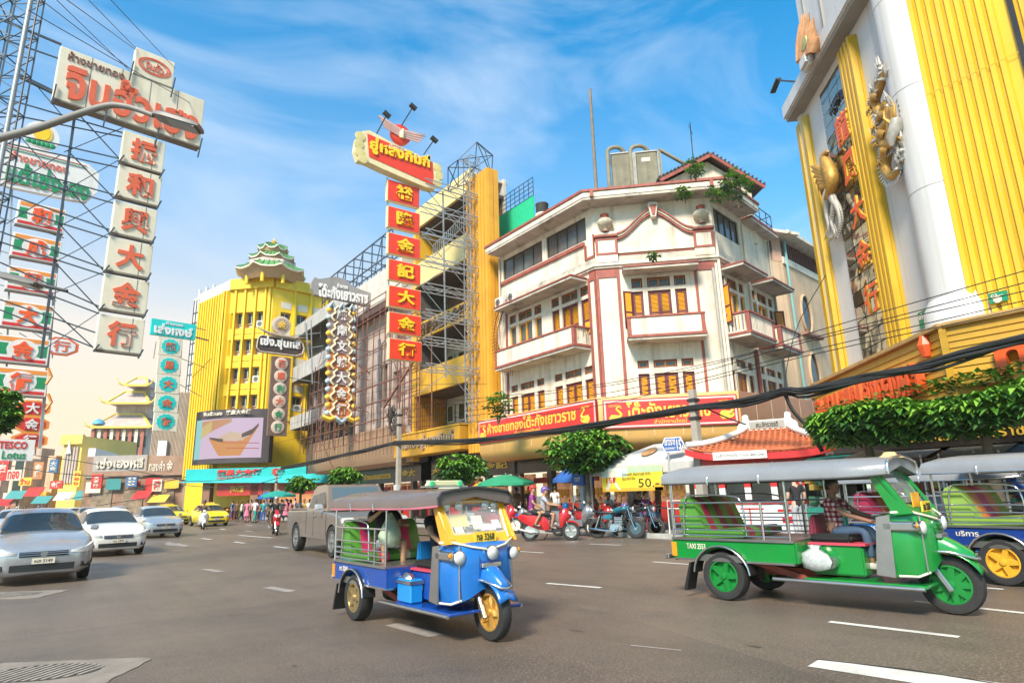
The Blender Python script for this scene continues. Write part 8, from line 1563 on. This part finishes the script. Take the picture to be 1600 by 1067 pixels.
  B().box(-.99,-.93,-.06,.06,.66,.74).build('tail_light',redl,T)
  if big:B().add([(.55,-.14,1.02),(.55,.14,1.02),(.44,.10,1.28),(.44,-.10,1.28)],[(0,1,2,3)]).build('screen',mat('smoke_screen',(.05,.05,.055),.08),T)
 B().tube(cr([V((.22,-.34,hz)),V((.28,-.25,hz+.03)),V((.34,0,hz+.01)),V((.28,.25,hz+.03)),V((.22,.34,hz))],3),.014,6).build('handlebar',blkp if not bike else chrome,T,smooth=60)
 for s_ in(-1,1):B().tube([(.20,s_*.35,hz),(.30,s_*.27,hz+.02)],.02,6).build('grip',blkp,T);B().tube([(.28,s_*.22,hz),(.30,s_*.28,hz+.20)],.007,5).build('mirror_stalk',blkp,T);B().lathe([(.055,0),(.05,.015)],12,c=(.30,s_*.30,hz+.23),ax='x').build('mirror',blkp,T)
 B().bar((-.1,.1,.2),(-.25,.28,.01),.02).build('side_stand',blkp,T)
 return T
sred=paint('scooter_red',(.50,.015,.02));sblk=paint('scooter_black',(.02,.02,.022));sgry=paint('scooter_grey',(.22,.22,.23),.3,.3);swt=paint('scooter_white',(.70,.68,.64));sblu=paint('scooter_blue',(.01,.05,.30));steal=paint('bike_teal',(.01,.13,.17))
def park(label,px,py,deg,pc_,kind='step',sc=1.0,lean=-.12,**k):
 g_=G(px,py);a=math.radians(deg);return scooter(label,(g_.x-math.cos(a)*.64*sc,g_.y-math.sin(a)*.64*sc,0),a,pc_,kind,sc,lean,**k)
R1=park('red and grey scooter ridden by the two helmeted men',893,844,-47,sred,'step',1.08,0.0)
park('glossy red scooter parked left of the two riders',806,833,-55,sred,'step',1.12,rim=plaster);park('blue grey scooter parked behind the red one',838,829,-68,sblu,'step',1.0);park('big black and silver scooter with cream wheel trim',926,838,-72,sgry,'maxi',1.12,rim=plaster);park('dark scooter behind the blue helmet',876,828,-66,sblk,'maxi',1.0);park('red scooter half hidden behind the tent pole',958,833,-70,sred,'step',1.05);park('teal classic motorcycle with chrome fork and spoked wheels',994,841,-66,steal,'bike',1.08);park('black motorcycle with orange cloth, parked last before the tuk-tuk',1026,839,-72,sblk,'bike',1.05);park('white scooter parked behind the teal motorcycle',980,827,-66,swt,'step',1.0)
park('silver scooter nearest the blue tuk-tuk windscreen',774,828,-62,sgry,'step',1.0);park('black scooter beside the blue umbrella post',905,827,-70,sblk,'step',.98)
park('grey scooter squeezed between the red scooter and the riders',822,829,-60,sgry,'step',1.0);park('red maxi scooter behind the silver one',938,830,-68,sred,'maxi',1.0);park('blue scooter just right of the tent pole',968,830,-72,sblu,'step',1.0);park('black scooter at the tent front, right of the teal motorcycle',1010,829,-66,sblk,'step',1.0)
R2=park('red motorcycle ridden by the man in black on the open road',432,836,-100,sred,'step',1.08,0.0);R3=park('white scooter with rider passing the yellow taxis',318,827,-96,swt,'vespa',1.08,0.0)
proto=scooter('distant scooter at the far left of the queue, first of the cluster',(*G(8,822).xy,0),math.radians(-85),sred,'step',1.1)
for i,(px,py)in enumerate(((22,819),(34,822),(45,817),(56,820),(66,815),(100,813))):copytree(proto,(*G(px,py).xy,0),math.radians(-85+rnd(-12,12)),['distant scooter second from the left edge','distant scooter third from the left edge','distant scooter fourth from the left edge','distant scooter fifth from the left edge','distant scooter at the cluster’s right end','distant scooter between the far cars'][i],None,1.1)
for i,(px,py)in enumerate(((470,838),(498,835),(520,834))):
 pass
# ================= people
def skinmesh(name,J,Eg,Rr,ma_,par,root=0,sub=1,world=True,smooth=True):
 me=bpy.data.meshes.new(name);inv=WM(par).inverted()if world else Matrix.Identity(4);s_=WM(par).to_scale().x
 me.from_pydata([tuple(inv@V(p))if world else tuple(p)for p in J],Eg,[]);o=bpy.data.objects.new(name,me)
 md=o.modifiers.new('skin','SKIN')
 if not me.skin_vertices:
  bm=bmesh.new();bm.from_mesh(me);bm.verts.layers.skin.verify();bm.to_mesh(me);bm.free()
 sv=me.skin_vertices[0].data
 for i,r in enumerate(Rr):sv[i].radius=(r,r)if not isinstance(r,tuple)else r;sv[i].use_root=i==root
 md.use_smooth_shade=True
 if sub:q=o.modifiers.new('sub','SUBSURF');q.levels=q.render_levels=sub
 m2=baked(o);bpy.data.objects.remove(o);bpy.data.meshes.remove(me)
 m2.materials.clear();m2.materials.append(ma_);m2.shade_smooth();m2.name=name
 o=bpy.data.objects.new(name,m2);COL.objects.link(o);o.parent=par;return o
skins=[mat('skin_tan',(.40,.22,.13),.55,0,.08,6),mat('skin_brown',(.26,.13,.075),.55,0,.08,6),mat('skin_light',(.55,.34,.24),.55,0,.08,6)]
hairm=mat('black_hair',(.012,.010,.009),.5,0,.2,20);eyew=mat('eye_white',(.7,.68,.65),.3,0,0);lipm=mat('lip',(.30,.09,.07),.5,0,0)
MB_HEAD={}
POSES={'stand':dict(pel=(0,0,.93),hipz=.0,knee=(.04,.10,.50),ank=(-.02,.11,.08),sh=(0,.19,1.42),el=(-.02,.25,1.14),wr=(.10,.23,.92)),'walk':dict(pel=(0,0,.92),knee=(.10,.09,.50),ank=(.20,.10,.08),knee2=(-.04,.09,.50),ank2=(-.28,.10,.12),sh=(.02,.19,1.41),el=(-.10,.24,1.15),wr=(.02,.25,.93),el2=(.10,.24,1.15),wr2=(.26,.20,1.0)),'sit':dict(pel=(-.02,0,.10),knee=(.44,.16,.16),ank=(.42,.15,-.28),sh=(-.02,.19,.60),el=(.16,.25,.38),wr=(.42,.20,.42)),'ride':dict(pel=(0,0,.09),knee=(.40,.17,.03),ank=(.30,.15,-.36),sh=(.06,.19,.58),el=(.26,.30,.36),wr=(.50,.30,.32)),'pillion':dict(pel=(0,0,.09),knee=(.36,.24,.02),ank=(.16,.23,-.34),sh=(.04,.19,.58),el=(.12,.28,.34),wr=(.34,.20,.20)),'drive':dict(pel=(0,0,.09),knee=(.46,.14,.12),ank=(.50,.13,-.34),sh=(-.04,.19,.60),el=(.22,.27,.40),wr=(.52,.26,.34)),}
def person(label,loc,rz,pose,shirt,trous,sk=0,sc=1.0,hair=True,helmet=None,shorts=False,sleeve=True,detail=False,group=None,shoe=None,female=False,lookyaw=0.0,over={},skirt=None):
 T=thing('person',label,'person',loc,rz,group,sc);M0=WM(T);P=dict(POSES[pose]);P.update(over);W=lambda p:M0@V(p);sm=skins[sk]
 pel=V(P['pel']);def_=lambda k,s_:V((P[k][0],P[k][1]*s_,P[k][2]))
 shz=P['sh'][2];shx=P['sh'][0];ch=V((shx*.8,0,shz-.10));sp=(pel+ch)/2;nk=V((shx+.015,0,shz+.07));hb=V((shx+.03,0,shz+.15));ht=V((shx+.035,0,shz+.27))
 J=[pel,sp,ch,nk,hb,ht];E_=[(0,1),(1,2),(2,3),(3,4),(4,5)];Rr=[(.105,.085),(.10,.08),(.115,.088),.052,.075,.07]
 wj={}
 for s_ in(-1,1):
  alt='2' if s_<0 else ''
  g=lambda k:def_(k+alt if k+alt in P else k,s_)
  b=len(J);sh,el,wr=g('sh'),g('el'),g('wr');hd=wr+(wr-el).normalized()*.07;J+=[sh,el,wr,hd];E_+=[(2,b),(b,b+1),(b+1,b+2),(b+2,b+3)];Rr+=[.058,.043,.028,(.038,.022)];wj[s_]=(sh,el,wr,hd)
  b=len(J);hp=pel+V((0,s_*.09,-.02));kn,an=g('knee'),g('ank');toe=an+V((.17,s_*.02,-.05));heel=an+V((.0,0,-.04));J+=[hp,kn,an,heel,toe];E_+=[(0,b),(b,b+1),(b+1,b+2),(b+2,b+3),(b+3,b+4)];Rr+=[.085,.058,.036,.036,(.045,.03)];wj[s_]+=(hp,kn,an,toe)
 skinmesh('body',[W(p)for p in J],E_,Rr,sm,T,0,2 if detail else 1)
 Mh=M0@T3(shx+.04,0,shz+.215)@Matrix.Rotation(lookyaw,4,'Z');h=MB(Mh);n=16;rings=[]
 for z,rx,ry,ox in((-.118,.03,.03,.035),(-.105,.055,.045,.025),(-.07,.078,.060,.012),(-.02,.090,.072,.004),(.03,.096,.077,0),(.075,.090,.073,-.004),(.105,.066,.055,-.008),(.122,.02,.02,-.01)):
  rings.append([(ox+math.cos(2*math.pi*k/n)*rx,math.sin(2*math.pi*k/n)*ry,z)for k in range(n)])
 h.loft(rings);hd_o=h.build('head',sm,T,smooth=80)
 if detail or helmet:
  MB(Mh).loft([[(.085,-.012,.02),(.085,.012,.02),(.092,0,.022)],[(.10,-.018,-.025),(.10,.018,-.025),(.118,0,-.018)],[(.09,-.014,-.038),(.09,.014,-.038),(.10,0,-.036)]]).build('nose',sm,hd_o,smooth=60)
  for s_ in(-1,1):MB(Mh).lathe([(.012,0),(.008,.006)],8,c=(.086,s_*.030,.008),ax='x').build('eye',eyew,hd_o);MB(Mh).lathe([(.006,.0),(.004,.003)],8,c=(.092,s_*.030,.008),ax='x').build('pupil',hairm,hd_o);MB(Mh).lathe([(.022,-.006),(.026,0),(.016,.008)],8,c=(-.005,s_*.076,-.005),ax='y').build('ear',sm,hd_o,smooth=60)
  MB(Mh).box(.086,.097,-.022,.022,-.066,-.058).build('mouth',lipm,hd_o)
 if helmet:
  m=MB(Mh);rings=[]
  for z,r_,ox in((-.06,.112,-.028),(-.01,.122,-.016),(.05,.127,-.008),(.10,.112,-.006),(.14,.072,-.004),(.158,.01,-.004)):rings.append([(ox+math.cos(2*math.pi*k/20)*r_*(1.08 if math.cos(2*math.pi*k/20)<0 else(.75 if z<.0 else 1)),math.sin(2*math.pi*k/20)*r_*.90,z+(.045 if math.cos(2*math.pi*k/20)>.5 and z<0 else 0))for k in range(20)])
  m.loft(rings,cap=False);m.build('helmet',helmet,hd_o if False else T,smooth=60);MB(Mh).loft([[(.09,-.08,.055),(.09,.08,.055),(.115,.07,.075),(.115,-.07,.075)],[(.17,-.05,.04),(.17,.05,.04),(.17,.05,.05),(.17,-.05,.05)]]).build('peak',helmet,T)
 elif hair:
  m=MB(Mh);rings=[]
  for z,r_,ox in((-.05 if not female else-.14,.080,-.035),(.0,.095,-.020),(.05,.101,-.008),(.10,.082,-.008),(.133,.035,-.008),(.137,.005,-.008)):
   rings.append([(ox+math.cos(2*math.pi*k/16)*r_*(1.0 if math.cos(2*math.pi*k/16)<.3 or z>.045 else .62),math.sin(2*math.pi*k/16)*r_*.86,z+rnd(-.004,.004))for k in range(16)])
  m.loft(rings,cap=False);m.build('hair',hairm,T,smooth=70)
 if detail:
  for s_ in(-1,1):
   sh,el,wr,hd=wj[s_][:4];d=(hd-wr).normalized();side=V((0,0,1)).cross(d).normalized();dn=V((0,0,-1))
   for k,(o_,l)in enumerate(((-.027,.055),(-.009,.068),(.010,.062),(.027,.048))):
    b0=hd+side*o_;p1=b0+d*l*.5+dn*.008;p2=p1+d*l*.25+dn*l*.35;p3=p2-d*l*.15+dn*l*.35;MB(M0).tube([b0-d*.02,b0,p1,p2,p3],[.010,.0095,.0085,.0075,.005],6).build('finger',sm,T,smooth=70)
   b0=wr+side*(-s_*.03)+d*.02;MB(M0).tube([wr+d*.01,b0+side*(-s_*.02)+d*.03,b0+side*(-s_*.02)+d*.055+dn*.02],[.013,.011,.007],6).build('thumb',sm,T,smooth=70)
 J=[pel+V((0,0,-.10)),sp,ch,V((shx+.005,0,shz+.035))];E_=[(0,1),(1,2),(2,3)];Rr=[(.150,.118),(.140,.108),(.155,.118),.062]
 for s_ in(-1,1):
  sh,el=wj[s_][0],wj[s_][1];b=len(J);mid=sh.lerp(el,.72 if sleeve is True else .45 if sleeve=='short' else .98);J+=[sh,mid];E_+=[(2,b),(b,b+1)];Rr+=[.074,.066]
  if sleeve=='long':b=len(J);J+=[wj[s_][2]-(wj[s_][2]-wj[s_][1])*.08];E_+=[(b-1,b)];Rr+=[.048]
 skinmesh('shirt',[W(p)for p in J],E_,Rr,shirt,T,0,1)
 J=[pel+V((0,0,.08)),pel+V((0,0,-.03))];E_=[(0,1)];Rr=[(.145,.112),(.148,.115)]
 for s_ in(-1,1):
  hp,kn,an=wj[s_][4:7];b=len(J)
  if shorts:J+=[hp,hp.lerp(kn,.88)];E_+=[(1,b),(b,b+1)];Rr+=[.102,.080]
  else:J+=[hp,kn,an+(kn-an)*.10];E_+=[(1,b),(b,b+1),(b+1,b+2)];Rr+=[.100,.073,.055]
 skinmesh('trousers' if not shorts else 'shorts',[W(p)for p in J],E_,Rr,trous,T,1,1)
 if skirt:m=MB(M0);m.lathe([(.15,pel.z+.05),(.19,pel.z-.15),(.26,pel.z-.42)],14);m.build('skirt',skirt,T,smooth=60)
 for s_ in(-1,1):
  an,toe=wj[s_][6],wj[s_][7];zf=toe.z-.035;MB(M0).loft([[(x,an.y+s_*y,z)for y,z in((-.045*w_,zf),(.045*w_,zf),(.04*w_,zf+h),(-.04*w_,zf+h))]for x,w_,h in((an.x-.07,.8,.075),(an.x,1,.09),(an.x+.12,1.1,.055),(an.x+.21,.8,.035))]).build('shoe',shoe or blkp,T,smooth=50,bevel=.008)
 return T
def cm_(n_,c,v=.12):return mat(n_,c,.85,0,v,6)
cblk,cwht,cgry,cjean,cpur,cpink,cblu,cyel,cteal,cbrn=[cm_('cloth_'+n_,c)for n_,c in(('black',(.02,.02,.022)),('white',(.66,.65,.62)),('grey',(.36,.37,.40)),('denim',(.05,.09,.15)),('purple',(.26,.03,.20)),('pink',(.62,.16,.24)),('blue',(.03,.12,.40)),('yellow',(.62,.42,.05)),('teal',(.02,.28,.26)),('brown',(.16,.09,.05)))]
chk=bpy.data.materials.new('cloth_checked');chk.use_nodes=True;t=chk.node_tree;b=t.nodes['Principled BSDF'];b.inputs['Roughness'].default_value=.85;co=nd(t,'ShaderNodeTexCoord')
def wv(ax_,prev=None):
 w_=nd(t,'ShaderNodeTexWave',bands_direction=ax_);w_.inputs['Scale'].default_value=4.2;w_.inputs['Distortion'].default_value=.3;lk(t,co.outputs['Object'],w_.inputs[0]);r=nd(t,'ShaderNodeValToRGB');r.color_ramp.interpolation='CONSTANT';r.color_ramp.elements[1].position=.5;lk(t,w_.outputs['Fac'],r.inputs[0]);return r.outputs[0]
ad=nd(t,'ShaderNodeMath',operation='ADD');lk(t,wv('Z'),ad.inputs[0]);lk(t,wv('X'),ad.inputs[1]);hf=nd(t,'ShaderNodeMath',operation='MULTIPLY');hf.inputs[1].default_value=.5;lk(t,ad.outputs[0],hf.inputs[0]);r=nd(t,'ShaderNodeValToRGB');e=r.color_ramp.elements;e[0].color=(.16,.012,.016,1);e[1].color=(.62,.52,.50,1);q=e.new(.5);q.color=(.34,.08,.08,1);r.color_ramp.interpolation='CONSTANT';e[1].position=.4;
lk(t,hf.outputs[0],r.inputs[0]);lk(t,r.outputs[0],b.inputs['Base Color'])
def on(T,p,label,pose,**k):
 M0=WM(T);s_=M0.to_scale().x;w_=M0@V(p);d=M0.to_3x3()@V((1,0,0));psc=k.pop('psc',1.0);return person(label,w_,math.atan2(d.y,d.x)+k.pop('yaw',0),pose,sc=psc,**k)
on(T2,(1.24,0,.78),'driver in red and white checked shirt and jeans at the green tuk-tuk handlebar','drive',shirt=chk,trous=cjean,sk=1,detail=True,sleeve=True,shoe=mat('white_shoe',(.55,.52,.48),.6),psc=.88,over=dict(wr=(.60,.27,.24),el=(.26,.26,.34),sh=(.0,.19,.54)))
on(T1,(1.22,0,.80),'driver in black shirt sitting behind the blue tuk-tuk windscreen','drive',shirt=cblk,trous=cblk,sk=0,detail=True,psc=.84,over=dict(wr=(.62,.27,.22)))
on(T1,(.02,-.20,.88),'passenger in black shirt with bare legs on the blue tuk-tuk bench','sit',shirt=cblk,trous=cgry,sk=0,shorts=True,detail=True,psc=.84,yaw=-.1,over=dict(wr2=(.38,.22,.62),el2=(.12,.30,.48)))
w1=WM(T1)@V((.40,-.30,1.42));bg_=thing('plastic_bag','pale green plastic bag held up in the passenger’s hand','bag',w1);m=MB(T3(w1.x,w1.y,w1.z-.38));R=random.Random(9)
m.add([(math.cos(6.283*k/14)*r*(1+R.uniform(-.15,.15)),math.sin(6.283*k/14)*r*.8*(1+R.uniform(-.2,.2)),h)for r,h in((.06,-.05),(.13,0),(.15,.10),(.12,.22),(.06,.32),(.02,.38))for k in range(14)],[(i*14+k,i*14+(k+1)%14,(i+1)*14+(k+1)%14,(i+1)*14+k)for i in range(5)for k in range(14)]);m.build('bag_film',mat('pale_green_bag',(.40,.50,.36),.3,0,.3,14,alpha=.9),bg_,smooth=60)
hr=paint('helmet_red',(.62,.03,.02));hp_=paint('helmet_violet',(.16,.10,.35));hb_=paint('helmet_blue',(.01,.18,.45));hk=paint('helmet_black',(.02,.02,.02));hw=paint('helmet_white',(.6,.6,.58))
on(R1,(-.22,0,.76),'front rider in grey T-shirt and violet helmet on the red scooter','ride',shirt=cgry,trous=cblk,shorts=True,sk=0,helmet=hp_,detail=True,lookyaw=-.5);on(R1,(-.58,.0,.82),'pillion rider in purple shirt and red helmet','pillion',shirt=cpur,trous=cblk,shorts=True,sk=0,helmet=hr,detail=True,lookyaw=-.7)
on(R2,(-.25,0,.76),'rider in black jacket and helmet on the red motorcycle mid-road','ride',shirt=cblk,trous=cblk,sk=0,helmet=mat('helmet_silver',(.4,.38,.36),.3,.5),sleeve='long',detail=False);on(R3,(-.25,0,.74),'rider in brown shirt and dark helmet on the white scooter','ride',shirt=cbrn,trous=cblk,sk=1,helmet=hk)
for(px,py,c_,lb)in((689,0,None,''),)if 0 else():pass
def at_(px,py,z=0,X=None):return onX(px,py,X)if X else G(px,py)
def stand(label,px,py,deg,X=None,**k):
 if X:p=onX(px,800,X);p=V((X,p.y,.13))
 else:p=G(px,py)
 k.setdefault('pose','stand');po=k.pop('pose');person(label,p,math.radians(deg),po,**k)
stand('man in black T-shirt seen from behind beside the white kiosk post',1247,0,60,16.9,shirt=cblk,trous=cgry,sk=2,detail=True)
stand('vendor in dark shirt standing by the shop behind the red scooter',828,0,200,19.6,shirt=cblk,trous=cbrn,sk=1);stand('shopper in dark clothes under the green umbrella',808,0,100,19.2,shirt=cbrn,trous=cblk,sk=1)
stand('woman in tan top standing at the back of the white tent',1030,0,150,20,shirt=cbrn,trous=cblk,sk=1,female=True);stand('customer at the gold shop counter in a white shirt',868,0,20,20.6,shirt=cwht,trous=cblk,sk=0)
for lb,px,X,sh in(('diner in white shirt seated at the left table under the tent',952,18.6,cwht),('diner in dark shirt seated in the middle of the tent',1000,18.2,cblk),('diner in mauve shirt seated right of the teal motorcycle',1010,17.9,cpur)):
 p=onX(px,800,X);ch_=thing('stool','plastic stool under the '+lb.split(' seated')[0],'stool',(X,p.y,.13),0,'stools in the tent');MB(T3(X,p.y,0)).lathe([(.15,.55),(.15,.58)],12).build('seat',shopred,ch_)
 for k in range(4):a=math.pi/4+k*math.pi/2;MB(T3(X,p.y,0)).bar((math.cos(a)*.12,math.sin(a)*.12,.55),(math.cos(a)*.17,math.sin(a)*.17,.13),.025).build('leg',shopred,ch_)
 person(lb,(X,p.y,.59),math.radians(-100+rnd(-40,40)),'sit',sh,cjean,sk=0,over=dict(ank=(.42,.15,-.38)))
crowd=[(376,815,cwht,cblk),(385,816,cpink,cpink),(391,814,cgry,cblk),(397,817,cwht,cteal),(404,815,cpur,cjean),(410,817,cteal,cblu),(415,813,cblu,cblk),(421,815,cyel,cblk),(424,818,cwht,cbrn),(446,815,cpink,cblk),(453,817,cpink,cjean),(460,814,cgry,cblk),(467,816,cwht,cjean),(474,815,cyel,cblk),(482,816,cwht,cblk),(440,812,cblk,cblk),(369,813,cbrn,cblk),(362,812,cblu,cjean),(430,811,cwht,cgry),(490,815,cteal,cblk)]
names=['white','pink','grey','white and teal','purple','teal','blue','yellow','white and brown','pink and black','pink and denim','light grey','white and denim','mustard','plain white','all black','brown','blue and denim','white and grey','dark teal']
for i,(px,py,a,b2)in enumerate(crowd):stand(f'shopper in {names[i]} in the crowd '+('left of the red motorcycle' if px<430 else 'right of the red motorcycle'),px,py,rnd(0,360),pose='walk' if i%3==0 else 'stand',shirt=a,trous=b2,sk=i%3,sc=rnd(.93,1.02),female=i%2==0,group='shoppers in the market crowd',skirt=a if i in(1,9)else None)
for i in range(16):
 px=355+i*9.3+rnd(-2,2);cc=('red','cream','navy','olive','lilac','charcoal','orange','mint')[i%8];cm2=cm_('cloth_'+cc,((.40,.04,.03),(.6,.52,.4),(.02,.04,.14),(.16,.17,.06),(.35,.25,.42),(.05,.05,.05),(.6,.22,.05),(.25,.5,.38))[i%8]);stand(f'shopper in {cc} at the back of the crowd, '+('before the red shop board' if i<8 else 'near the small street trees'),px,808+rnd(-2,2),rnd(0,360),shirt=cm2,trous=(cblk,cjean,cgry)[i%3],sk=i%3,sc=rnd(.92,1.0),female=i%3==0,group='shoppers in the market crowd')
for i in range(12):stand(f'distant pedestrian in {names[i]} on the far pavement behind the car queue',70+i*15,806+rnd(-1,1),rnd(0,360),shirt=crowd[i][2],trous=cblk,sk=i%3,group='pedestrians behind the car queue')
for i,px in enumerate((8,22,34,56)):p=G(px,(822,819,822,820)[i]);person(['distant scooter rider nearest the left edge in white','distant rider in teal beside the first','distant rider in red and black third from the edge','distant rider in orange shirt fourth from the edge'][i],(p.x,p.y+.8,.80),math.radians(-85),'ride',(cwht,cteal,cblk,cyel)[i],cblk,1,helmet=(hr,hw,hk,hb_)[i])
for lb,px,py,X,c_ in(('shiny blue helmet resting on a parked scooter',884,790,17.2,hb_),('white and black helmet resting on the dark scooter',872,783,17.6,hw),('purple blue helmet on the teal motorcycle tank',977,791,16.6,hp_)):
 p=onX(px,py,X);o=MB(Matrix.Translation(p)).lathe([(.11,-.10),(.135,-.03),(.13,.05),(.09,.11),(.02,.135)],16).build('helmet',c_,smooth=60);tag(o,lb,'helmet','helmets on parked bikes')
p=onX(843,800,17.9);cb_=thing('cardboard_box','brown cardboard box on the pavement behind the pillion rider','box',(17.9,p.y,.13));MB().box(17.6,18.2,p.y-.35,p.y+.35,.6,1.1).build('carton',mat('cardboard',(.42,.26,.14),.85,0,.1,4),cb_,bevel=.01);MB().box(17.65,18.15,p.y-.3,p.y+.3,.13,.598).build('crate_below',cbrn,cb_)
# ================= air
hz_=MB().box(-300,400,-200,500,-1.02,48).build('haze',bpy.data.materials.new('haze_air'));hz_['kind']='stuff';m_=hz_.data.materials[0];m_.use_nodes=True;t=m_.node_tree;t.nodes.clear();o_=nd(t,'ShaderNodeOutputMaterial');pv_=nd(t,'ShaderNodeVolumePrincipled');pv_.inputs['Color'].default_value=(1,.90,.76,1);pv_.inputs['Density'].default_value=.0004;lk(t,pv_.outputs[0],o_.inputs['Volume'])
bpy.data.scenes.remove(TMP)
